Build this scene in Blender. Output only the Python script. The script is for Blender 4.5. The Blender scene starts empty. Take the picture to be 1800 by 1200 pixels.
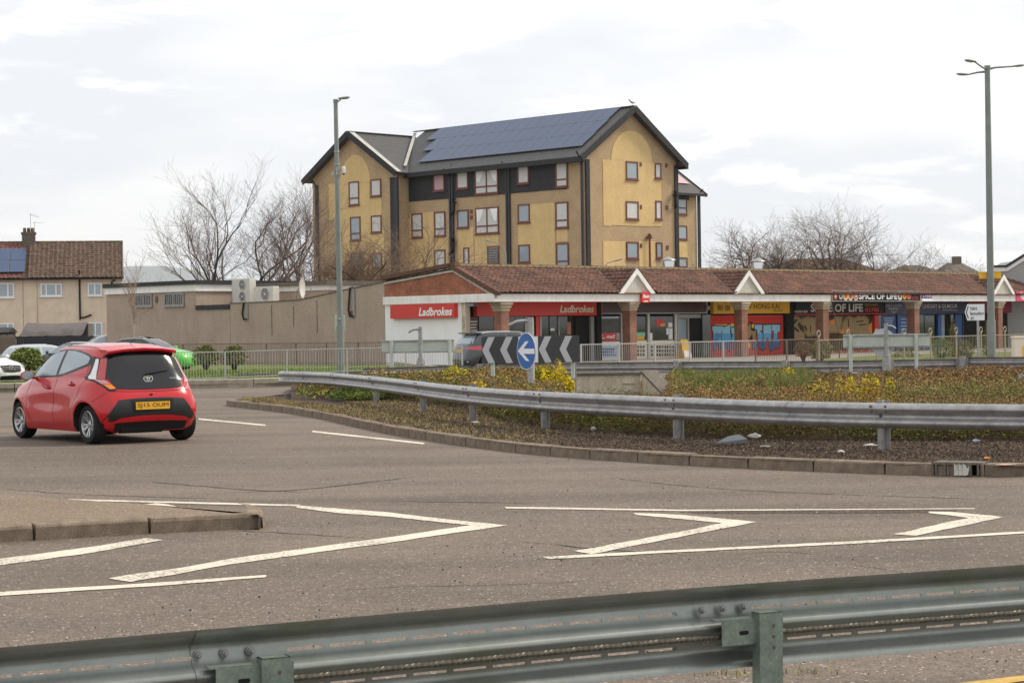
import bpy, math, random
import numpy as np
from mathutils import Vector, Matrix
from mathutils.bvhtree import BVHTree
R = math.radians
random.seed(7)
rng = np.random.default_rng(11)
SC = bpy.context.scene
COL = SC.collection
# ---------------------------------------------------------------- camera
FPX, EYE = 3500.0, 1.67
_p = math.atan(22 / FPX); _s = math.sin(R(.85)); _c = math.cos(R(.85))
D_ = Vector((0, math.cos(_p), -math.sin(_p)))
Rw = Vector((1, 0, 0)); Uw = Rw.cross(D_)
R_ = _c * Rw - _s * Uw
U_ = _s * Rw + _c * Uw
CAMP = Vector((0, 0, EYE))
cd = bpy.data.cameras.new('camera'); cam = bpy.data.objects.new('camera', cd); COL.objects.link(cam)
cam.matrix_world = Matrix(((R_.x, U_.x, -D_.x, 0), (R_.y, U_.y, -D_.y, 0), (R_.z, U_.z, -D_.z, EYE), (0, 0, 0, 1)))
cd.sensor_width = 36; cd.lens = 70; cd.clip_start = .1; cd.clip_end = 20000
SC.camera = cam
# ---------------------------------------------------------------- world, sun, exposure
SUN_AZ, SUN_EL = R(68), R(42)      # azimuth clockwise from +Y
w = bpy.data.worlds.new('World'); SC.world = w; w.use_nodes = True
nt = w.node_tree; nt.nodes.clear(); N = nt.nodes.new; Lk = nt.links.new
out = N('ShaderNodeOutputWorld'); bg = N('ShaderNodeBackground'); bg.inputs[1].default_value = .1
sky = N('ShaderNodeTexSky'); sky.sky_type = 'NISHITA'; sky.sun_disc = False
sky.sun_elevation = SUN_EL; sky.sun_rotation = SUN_AZ; sky.dust_density = 3; sky.air_density = 1
tc = N('ShaderNodeTexCoord')
def wnoise(scale, zs, detail, rough, lo, hi, off=0, dist=0.0):
    mp = N('ShaderNodeMapping'); mp.inputs['Scale'].default_value = (1, 1, zs); mp.inputs['Location'].default_value = (off, off * .7, 0)
    n = N('ShaderNodeTexNoise'); n.inputs['Scale'].default_value = scale; n.inputs['Detail'].default_value = detail
    n.inputs['Roughness'].default_value = rough; n.inputs['Distortion'].default_value = dist
    r = N('ShaderNodeMapRange'); r.inputs[1].default_value = lo; r.inputs[2].default_value = hi; r.interpolation_type = 'SMOOTHSTEP'
    Lk(tc.outputs['Generated'], mp.inputs[0]); Lk(mp.outputs[0], n.inputs['Vector']); Lk(n.outputs[0], r.inputs[0])
    return r.outputs[0]
def wmix(fac, a, b):
    m = N('ShaderNodeMix'); m.data_type = 'RGBA'
    for s, v in ((m.inputs[0], fac), (m.inputs[6], a), (m.inputs[7], b)):
        if isinstance(v, (int, float, tuple)): s.default_value = v
        else: Lk(v, s)
    return m.outputs[2]
# thin high veil over the blue, then broken bright cumulus
veil = wmix(.93, sky.outputs[0], (9.2, 9.5, 10.0, 1))
big = wnoise(4.5, 3.0, 4, .5, .42, .66, 3.1)
veil = wmix(big, veil, (10.8, 10.75, 10.5, 1))
cl = wnoise(11, 4.2, 9, .58, .50, .66, 7.7, .35)
low = wnoise(8, 3.5, 4, .5, .42, .60, 1.3)
mm = N('ShaderNodeMath'); mm.operation = 'MULTIPLY'; Lk(cl, mm.inputs[0]); Lk(low, mm.inputs[1])
final = wmix(mm.outputs[0], veil, (13.6, 13.4, 12.8, 1))
Lk(final, bg.inputs[0]); Lk(bg.outputs[0], out.inputs[0])
sd = bpy.data.lights.new('sun', 'SUN'); sd.energy = 3.3; sd.angle = R(12); sd.color = (1, .90, .76)
sun = bpy.data.objects.new('sun', sd); COL.objects.link(sun)
sv = Vector((math.sin(SUN_AZ) * math.cos(SUN_EL), math.cos(SUN_AZ) * math.cos(SUN_EL), math.sin(SUN_EL)))
sun.rotation_euler = sv.to_track_quat('Z', 'Y').to_euler()
vs = SC.view_settings; vs.view_transform = 'Standard'; vs.look = 'None'; vs.exposure = .06; vs.gamma = 1; vs.use_curve_mapping = False
# ---------------------------------------------------------------- picture measurements -> places in the world
def ray(px, py): return D_ * FPX + R_ * (px - 900) + U_ * (600 - py)
def gp(px, py, z=0.0):
    d = ray(px, py); t = (z - EYE) / d.z; p = CAMP + d * t; return Vector((p.x, p.y, z))
def atY(px, py, Y):
    d = ray(px, py); return CAMP + d * (Y / d.y)
# ---------------------------------------------------------------- mesh builder
class MB:
    def __init__(s): s.v = []; s.f = []; s.m = []
    def add(s, vs, fs, m=0):
        n = len(s.v); s.v += [tuple(v) for v in vs]
        s.f += [tuple(i + n for i in f) for f in fs]; s.m += [m] * len(fs); return s
    def poly(s, pts, m=0): return s.add(pts, [tuple(range(len(pts)))], m)
    def hexa(s, c, m=0):   # 8 corners, bottom 4 then top 4
        return s.add(c, [(3, 2, 1, 0), (4, 5, 6, 7), (0, 1, 5, 4), (1, 2, 6, 5), (2, 3, 7, 6), (3, 0, 4, 7)], m)
    def box(s, x0, x1, y0, y1, z0, z1, m=0):
        return s.hexa([(x0, y0, z0), (x1, y0, z0), (x1, y1, z0), (x0, y1, z0), (x0, y0, z1), (x1, y0, z1), (x1, y1, z1), (x0, y1, z1)], m)
    def bbox(s, x0, x1, y0, y1, z0, z1, b=.01, m=0):   # box with chamfered vertical and top edges
        def ring(i, z): return [(x0 + i, y0 + b, z), (x0 + b, y0 + i, z), (x1 - b, y0 + i, z), (x1 - i, y0 + b, z), (x1 - i, y1 - b, z), (x1 - b, y1 - i, z), (x0 + b, y1 - i, z), (x0 + i, y1 - b, z)]
        rs = [ring(0, z0), ring(0, z1 - b), ring(b * .7, z1)]
        return s.loft(rs, m, caps=True)
    def loft(s, rings, m=0, caps=False, closed=True):
        k = len(rings[0]); vs = [p for r in rings for p in r]; fs = []
        for i in range(len(rings) - 1):
            for j in range(k if closed else k - 1):
                a = i * k + j; b = i * k + (j + 1) % k; fs.append((a, b, b + k, a + k))
        if caps: fs += [tuple(range(k - 1, -1, -1)), tuple(range((len(rings) - 1) * k, len(rings) * k))]
        return s.add(vs, fs, m)
    def prism(s, pts, off, m=0):   # polygon (3d points) extruded by vector off
        off = Vector(off); k = len(pts); a = [Vector(p) for p in pts]
        return s.add(a + [p + off for p in a], [tuple(range(k - 1, -1, -1)), tuple(range(k, 2 * k))] + [(i, (i + 1) % k, (i + 1) % k + k, i + k) for i in range(k)], m)
    def tube(s, pts, r, n=8, m=0, caps=True):
        pts = [Vector(p) for p in pts]; rs = r if isinstance(r, (list, tuple)) else [r] * len(pts); rings = []
        up = None
        for i, p in enumerate(pts):
            d = (pts[min(i + 1, len(pts) - 1)] - pts[max(i - 1, 0)]).normalized()
            if up is None: up = Vector((0, 0, 1)) if abs(d.z) < .9 else Vector((1, 0, 0))
            a = d.cross(up).normalized(); b = a.cross(d); up = b
            rings.append([p + (a * math.cos(2 * math.pi * k / n) + b * math.sin(2 * math.pi * k / n)) * rs[i] for k in range(n)])
        return s.loft(rings, m, caps)
    def lathe(s, prof, c=(0, 0, 0), n=20, m=0, axis='z', caps=True):  # prof: (r, h)
        rings = []
        for r, h in prof:
            ring = []
            for k in range(n):
                a = 2 * math.pi * k / n; x, y = r * math.cos(a), r * math.sin(a)
                q = (x, y, h) if axis == 'z' else ((x, h, y) if axis == 'y' else (h, x, y))
                ring.append((q[0] + c[0], q[1] + c[1], q[2] + c[2]))
            rings.append(ring)
        return s.loft(rings, m, caps)
    def bar(s, p, q, wx, wz, m=0, upv=(0, 0, 1)):   # rectangular bar from p to q
        p = Vector(p); q = Vector(q); d = (q - p).normalized(); u = Vector(upv)
        if abs(d.dot(u)) > .98: u = Vector((1, 0, 0))
        a = d.cross(u).normalized() * wx / 2; b = a.cross(d).normalized() * wz / 2
        return s.hexa([p - a - b, p + a - b, p + a + b, p - a + b, q - a - b, q + a - b, q + a + b, q - a + b], m)
    def grid(s, P, nu, nv, m=0, skip=None):
        vs = [P(i, j) for j in range(nv + 1) for i in range(nu + 1)]
        fs = [(j * (nu + 1) + i, j * (nu + 1) + i + 1, (j + 1) * (nu + 1) + i + 1, (j + 1) * (nu + 1) + i) for j in range(nv) for i in range(nu) if not (skip and skip(i, j))]
        return s.add(vs, fs, m)
RM = {}
def rmat(o): return RM.get(o.name, Matrix.Identity(4)) if o else Matrix.Identity(4)
def link(o, parent=None):
    COL.objects.link(o)
    if parent is not None: o.parent = parent
    RM[o.name] = rmat(parent)
    return o
def mkmesh(name, mb, mats, smooth=False, inv=None, sharp=None):
    me = bpy.data.meshes.new(name)
    vs = [inv @ Vector(v) for v in mb.v] if inv is not None else mb.v
    me.from_pydata(vs, [], mb.f)
    for m in (mats if isinstance(mats, (list, tuple)) else [mats]): me.materials.append(m)
    if any(mb.m): me.polygons.foreach_set('material_index', mb.m)
    if smooth:
        me.polygons.foreach_set('use_smooth', [True] * len(me.polygons))
        me.set_sharp_from_angle(angle=R(sharp or 38))
    me.update(); return me
def obj(name, mb, mats, parent=None, world=False, smooth=False, sharp=None, kind=None, label=None):
    if len(getattr(mb, 'words', ())) > 1:
        ws, mb.words = mb.words, ()
        for w_ in ws: o = obj(name, w_, mats, parent, world)
        return o
    inv = rmat(parent).inverted() if (world and parent) else None
    o = link(bpy.data.objects.new(name, mkmesh(name, mb, mats, smooth, inv, sharp)), parent)
    if kind: o['kind'] = kind
    if label: o['label'] = label
    return o
def inst(name, me, parent, loc, rz=0, world=False):
    o = bpy.data.objects.new(name, me)
    if world and parent:
        M_ = rmat(parent).inverted() @ (Matrix.Translation(loc) @ Matrix.Rotation(rz, 4, 'Z'))
        o.location = M_.translation; o.rotation_euler = M_.to_euler()
    else: o.location = loc; o.rotation_euler = (0, 0, rz)
    return link(o, parent)
def tag(o, label, cat, group=None):
    o['label'] = label; o['category'] = cat
    if group: o['group'] = group
    return o
def thing(name, label=None, cat=None, loc=(0, 0, 0), rz=0, group=None, kind=None):
    o = bpy.data.objects.new(name, None); COL.objects.link(o); o.empty_display_size = .2
    o.location = loc; o.rotation_euler = (0, 0, rz)
    RM[o.name] = Matrix.Translation(loc) @ Matrix.Rotation(rz, 4, 'Z')
    if label: tag(o, label, cat, group)
    if kind: o['kind'] = kind
    return o
def dup(root, loc, rz, label=None, group=None):
    def rec(o, par):
        c = o.copy(); COL.objects.link(c)
        if par is not None: c.parent = par
        for ch in kids.get(o.name, []): rec(ch, c)
        return c
    kids = {}
    for o in bpy.data.objects:
        if o.parent: kids.setdefault(o.parent.name, []).append(o)
    r = rec(root, None); r.location = loc; r.rotation_euler = (0, 0, rz)
    if label: r['label'] = label
    if group: r['group'] = group
    return r
def npmesh(name, V, F, mats, mi=None, parent=None, kind='stuff', smooth=False):
    me = bpy.data.meshes.new(name); k = F.shape[1]
    me.vertices.add(len(V)); me.vertices.foreach_set('co', np.asarray(V, dtype=np.float32).ravel())
    me.loops.add(F.size); me.loops.foreach_set('vertex_index', np.asarray(F, dtype=np.int32).ravel())
    me.polygons.add(len(F)); me.polygons.foreach_set('loop_start', np.arange(0, F.size, k, dtype=np.int32))
    for m in mats: me.materials.append(m)
    if mi is not None: me.polygons.foreach_set('material_index', np.asarray(mi, dtype=np.int32))
    if smooth: me.polygons.foreach_set('use_smooth', np.ones(len(F), dtype=bool))
    me.update(calc_edges=True); me.validate()
    o = link(bpy.data.objects.new(name, me), parent)
    if kind: o['kind'] = kind
    return o
_dg = None
def text_mb(s, P, right, wd, ht, up=(0, 0, 1), shear=0, bold=0.0, depth=.004, sp=1.0):
    cu = bpy.data.curves.new('t', 'FONT'); cu.body = s; cu.size = 1; cu.shear = shear; cu.offset = bold; cu.space_character = sp; cu.resolution_u = 3
    o = bpy.data.objects.new('t', cu); COL.objects.link(o)
    dg = bpy.context.evaluated_depsgraph_get(); me = bpy.data.meshes.new_from_object(o.evaluated_get(dg))
    vs = [v.co.copy() for v in me.vertices]; fs = [tuple(p.vertices) for p in me.polygons]
    bpy.data.objects.remove(o); bpy.data.curves.remove(cu); bpy.data.meshes.remove(me)
    mb = MB()
    if not vs: return mb
    x0 = min(v.x for v in vs); x1 = max(v.x for v in vs); y0 = min(v.y for v in vs); y1 = max(v.y for v in vs)
    P = Vector(P); right = Vector(right).normalized(); up = Vector(up).normalized(); nrm = right.cross(up)
    Q = [P + right * ((v.x - x0) / (x1 - x0) * wd) + up * ((v.y - y0) / (y1 - y0) * ht) + nrm * depth for v in vs]
    mb.add(Q, fs)
    # one mesh per word
    par = list(range(len(vs)))
    def fd(i):
        while par[i] != i: par[i] = par[par[i]]; i = par[i]
        return i
    for f in fs:
        for i in f[1:]: par[fd(i)] = fd(f[0])
    isl = {}
    for k, f in enumerate(fs): isl.setdefault(fd(f[0]), []).append(k)
    it = []
    for ks in isl.values():
        vv = [vs[i] for k in ks for i in fs[k]]; it.append([-round(min(v.y for v in vv) + .15), min(v.x for v in vv), max(v.x for v in vv), ks])
    it.sort(key=lambda t: (t[0], t[1])); words = []
    for t in it:
        if words and words[-1][0] == t[0] and t[1] - words[-1][2] < .17 * sp: words[-1][2] = max(words[-1][2], t[2]); words[-1][3] += t[3]
        else: words.append([t[0], t[1], t[2], list(t[3])])
    mb.words = []
    for wd_ in words:
        m_ = MB(); ids = sorted({i for k in wd_[3] for i in fs[k]}); mp = {i: j for j, i in enumerate(ids)}; m_.add([Q[i] for i in ids], [tuple(mp[i] for i in fs[k]) for k in wd_[3]]); mb.words.append(m_)
    return mb
# ---------------------------------------------------------------- materials
def M(name, col, rough=.7, metal=0, var=0.0, vs=3.0, bump=0.0, bs=60.0, col2=None, spec=.5, coat=0.0, lo=.35, hi=.65, fine=0.0, fs=120.0, streak=0.0):
    m = bpy.data.materials.new(name); m.use_nodes = True; t = m.node_tree; b = t.nodes['Principled BSDF']
    b.inputs['Roughness'].default_value = rough; b.inputs['Metallic'].default_value = metal
    b.inputs['Specular IOR Level'].default_value = spec if (rough < .65 and name not in ('black',)) or metal > .3 else spec * .45; b.inputs['Coat Weight'].default_value = coat; b.inputs['Coat Roughness'].default_value = .05
    c4 = (*col, 1); b.inputs['Base Color'].default_value = c4
    if not (var or bump or col2 or fine or streak): return m
    tc = t.nodes.new('ShaderNodeTexCoord'); cur = None
    def noise(scale, sc=None, detail=5):
        n = t.nodes.new('ShaderNodeTexNoise'); n.inputs['Scale'].default_value = scale; n.inputs['Detail'].default_value = detail; n.inputs['Roughness'].default_value = .6
        if sc:
            mp = t.nodes.new('ShaderNodeMapping'); mp.inputs['Scale'].default_value = sc; t.links.new(tc.outputs['Object'], mp.inputs[0]); t.links.new(mp.outputs[0], n.inputs['Vector'])
        else: t.links.new(tc.outputs['Object'], n.inputs['Vector'])
        return n.outputs[0]
    def rampmix(src, a, bb, lo, hi):
        r = t.nodes.new('ShaderNodeMapRange'); r.inputs[1].default_value = lo; r.inputs[2].default_value = hi; t.links.new(src, r.inputs[0])
        x = t.nodes.new('ShaderNodeMix'); x.data_type = 'RGBA'; t.links.new(r.outputs[0], x.inputs[0])
        for s_, v in ((x.inputs[6], a), (x.inputs[7], bb)):
            if isinstance(v, tuple): s_.default_value = v
            else: t.links.new(v, s_)
        return x.outputs[2]
    def mul(a, src, k, lo=.3, hi=.7):
        r = t.nodes.new('ShaderNodeMapRange'); r.inputs[1].default_value = lo; r.inputs[2].default_value = hi; r.inputs[3].default_value = 1 - k; r.inputs[4].default_value = 1 + k * .6; t.links.new(src, r.inputs[0])
        x = t.nodes.new('ShaderNodeVectorMath'); x.operation = 'SCALE'; t.links.new(r.outputs[0], x.inputs['Scale'])
        if isinstance(a, tuple): x.inputs[0].default_value = a[:3]
        else: t.links.new(a, x.inputs[0])
        return x.outputs[0]
    cur = c4
    if col2: cur = rampmix(noise(vs), cur, (*col2, 1), lo, hi)
    if var: cur = mul(cur, noise(vs * 1.7), var)
    if fine: cur = mul(cur, noise(fs, detail=2), fine)
    if streak: cur = mul(cur, noise(1.0, (3.5, 3.5, .25)), streak)
    if not isinstance(cur, tuple): t.links.new(cur, b.inputs['Base Color'])
    if bump:
        bn = t.nodes.new('ShaderNodeBump'); bn.inputs['Strength'].default_value = bump; bn.inputs['Distance'].default_value = .02
        t.links.new(noise(bs), bn.inputs['Height']); t.links.new(bn.outputs[0], b.inputs['Normal'])
    return m
def brickmat(name, c1, c2, mortar, bw=.225, bh=.075, ms=.01, bump=.4, offset=.5):
    m = bpy.data.materials.new(name); m.use_nodes = True; t = m.node_tree; b = t.nodes['Principled BSDF']; b.inputs['Roughness'].default_value = .85
    tc = t.nodes.new('ShaderNodeTexCoord'); sp = t.nodes.new('ShaderNodeSeparateXYZ'); t.links.new(tc.outputs['Object'], sp.inputs[0])
    ad = t.nodes.new('ShaderNodeMath'); ad.operation = 'ADD'; t.links.new(sp.outputs[0], ad.inputs[0]); t.links.new(sp.outputs[1], ad.inputs[1])
    cb = t.nodes.new('ShaderNodeCombineXYZ'); t.links.new(ad.outputs[0], cb.inputs[0]); t.links.new(sp.outputs[2], cb.inputs[1])
    br = t.nodes.new('ShaderNodeTexBrick'); t.links.new(cb.outputs[0], br.inputs['Vector'])
    br.inputs['Color1'].default_value = (*c1, 1); br.inputs['Color2'].default_value = (*c2, 1); br.inputs['Mortar'].default_value = (*mortar, 1)
    br.inputs['Scale'].default_value = 1; br.inputs['Brick Width'].default_value = bw; br.inputs['Row Height'].default_value = bh; br.inputs['Mortar Size'].default_value = ms; br.offset = offset
    n = t.nodes.new('ShaderNodeTexNoise'); n.inputs['Scale'].default_value = 1.5; n.inputs['Detail'].default_value = 6; t.links.new(tc.outputs['Object'], n.inputs['Vector'])
    r = t.nodes.new('ShaderNodeMapRange'); r.inputs[1].default_value = .3; r.inputs[2].default_value = .7; r.inputs[3].default_value = .7; r.inputs[4].default_value = 1.15; t.links.new(n.outputs[0], r.inputs[0])
    x = t.nodes.new('ShaderNodeVectorMath'); x.operation = 'SCALE'; t.links.new(br.outputs[0], x.inputs[0]); t.links.new(r.outputs[0], x.inputs['Scale']); t.links.new(x.outputs[0], b.inputs['Base Color'])
    bn = t.nodes.new('ShaderNodeBump'); bn.inputs['Strength'].default_value = bump; bn.inputs['Distance'].default_value = .02; bn.invert = True
    t.links.new(br.outputs['Fac'], bn.inputs['Height']); t.links.new(bn.outputs[0], b.inputs['Normal'])
    return m
def asphaltmat(name, base, tracks=True):
    m = bpy.data.materials.new(name); m.use_nodes = True; t = m.node_tree; b = t.nodes['Principled BSDF']; b.inputs['Roughness'].default_value = .8; b.inputs['Specular IOR Level'].default_value = .35
    L = t.links.new; nn = t.nodes.new; tc = nn('ShaderNodeTexCoord')
    def noise(scale, detail=4, rough=.6, sc=None, dist=0):
        n = nn('ShaderNodeTexNoise'); n.inputs['Scale'].default_value = scale; n.inputs['Detail'].default_value = detail; n.inputs['Roughness'].default_value = rough; n.inputs['Distortion'].default_value = dist
        if sc:
            mp = nn('ShaderNodeMapping'); mp.inputs['Scale'].default_value = sc; mp.inputs['Rotation'].default_value = (0, 0, R(-8)); L(tc.outputs['Object'], mp.inputs[0]); L(mp.outputs[0], n.inputs['Vector'])
        else: L(tc.outputs['Object'], n.inputs['Vector'])
        return n.outputs[0]
    def rng_(src, lo, hi, a, bb, smooth=False):
        r = nn('ShaderNodeMapRange'); r.inputs[1].default_value = lo; r.inputs[2].default_value = hi; r.inputs[3].default_value = a; r.inputs[4].default_value = bb; L(src, r.inputs[0]); return r.outputs[0]
    def sc(v, f):
        x = nn('ShaderNodeVectorMath'); x.operation = 'SCALE'; L(f, x.inputs['Scale'])
        if isinstance(v, tuple): x.inputs[0].default_value = v
        else: L(v, x.inputs[0])
        return x.outputs[0]
    v = sc(base, rng_(noise(.45, 6, .6), .3, .7, .86, 1.12))
    if tracks: v = sc(v, rng_(noise(1, 4, .55, (.07, .55, 1)), .38, .62, .80, 1.18))       # polished tyre tracks run across the view
    v = sc(v, rng_(noise(9, 3), .3, .7, .9, 1.1))
    vo = nn('ShaderNodeTexVoronoi'); vo.inputs['Scale'].default_value = 75; L(tc.outputs['Object'], vo.inputs['Vector'])
    sx = nn('ShaderNodeSeparateColor'); L(vo.outputs['Color'], sx.inputs[0])
    v = sc(v, rng_(sx.outputs[0], 0, 1, .62, 1.4))
    pw = nn('ShaderNodeMath'); pw.operation = 'GREATER_THAN'; pw.inputs[1].default_value = .985; L(sx.outputs[1], pw.inputs[0])
    mx = nn('ShaderNodeMix'); mx.data_type = 'RGBA'; L(pw.outputs[0], mx.inputs[0]); L(v, mx.inputs[6]); mx.inputs[7].default_value = (.42, .38, .33, 1)
    # cracks: thin lines of a distorted noise, only in places
    cr = noise(.5, 5, .5, None, .6); a = rng_(cr, .497, .5, 0, 1); a2 = rng_(cr, .5, .503, 1, 0)
    cm = nn('ShaderNodeMath'); cm.operation = 'MULTIPLY'; L(a, cm.inputs[0]); L(a2, cm.inputs[1])
    pm = nn('ShaderNodeMath'); pm.operation = 'MULTIPLY'; L(cm.outputs[0], pm.inputs[0]); L(rng_(noise(.25, 2), .52, .6, 0, .75), pm.inputs[1])
    m2 = nn('ShaderNodeMix'); m2.data_type = 'RGBA'; L(pm.outputs[0], m2.inputs[0]); L(mx.outputs[2], m2.inputs[6]); m2.inputs[7].default_value = (.035, .03, .027, 1)
    L(m2.outputs[2], b.inputs['Base Color'])
    bn = nn('ShaderNodeBump'); bn.inputs['Strength'].default_value = .55; bn.inputs['Distance'].default_value = .006
    L(vo.outputs['Distance'], bn.inputs['Height']); L(bn.outputs[0], b.inputs['Normal'])
    return m
def paintmat():
    m = bpy.data.materials.new('road_paint'); m.use_nodes = True; t = m.node_tree; b = t.nodes['Principled BSDF']; b.inputs['Roughness'].default_value = .7
    L = t.links.new; nn = t.nodes.new; tc = nn('ShaderNodeTexCoord')
    n = nn('ShaderNodeTexNoise'); n.inputs['Scale'].default_value = 28; n.inputs['Detail'].default_value = 6; n.inputs['Roughness'].default_value = .75; L(tc.outputs['Object'], n.inputs['Vector'])
    n2 = nn('ShaderNodeTexNoise'); n2.inputs['Scale'].default_value = 1.2; n2.inputs['Detail'].default_value = 4; L(tc.outputs['Object'], n2.inputs['Vector'])
    ad = nn('ShaderNodeMath'); ad.operation = 'MULTIPLY_ADD'; ad.inputs[1].default_value = .35; L(n2.outputs[0], ad.inputs[0]); L(n.outputs[0], ad.inputs[2])
    r = nn('ShaderNodeMapRange'); r.inputs[1].default_value = .71; r.inputs[2].default_value = .79; L(ad.outputs[0], r.inputs[0])
    x = nn('ShaderNodeMix'); x.data_type = 'RGBA'; L(r.outputs[0], x.inputs[0]); x.inputs[6].default_value = (.64, .575, .47, 1); x.inputs[7].default_value = (.17, .145, .12, 1); L(x.outputs[2], b.inputs['Base Color'])
    return m
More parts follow.
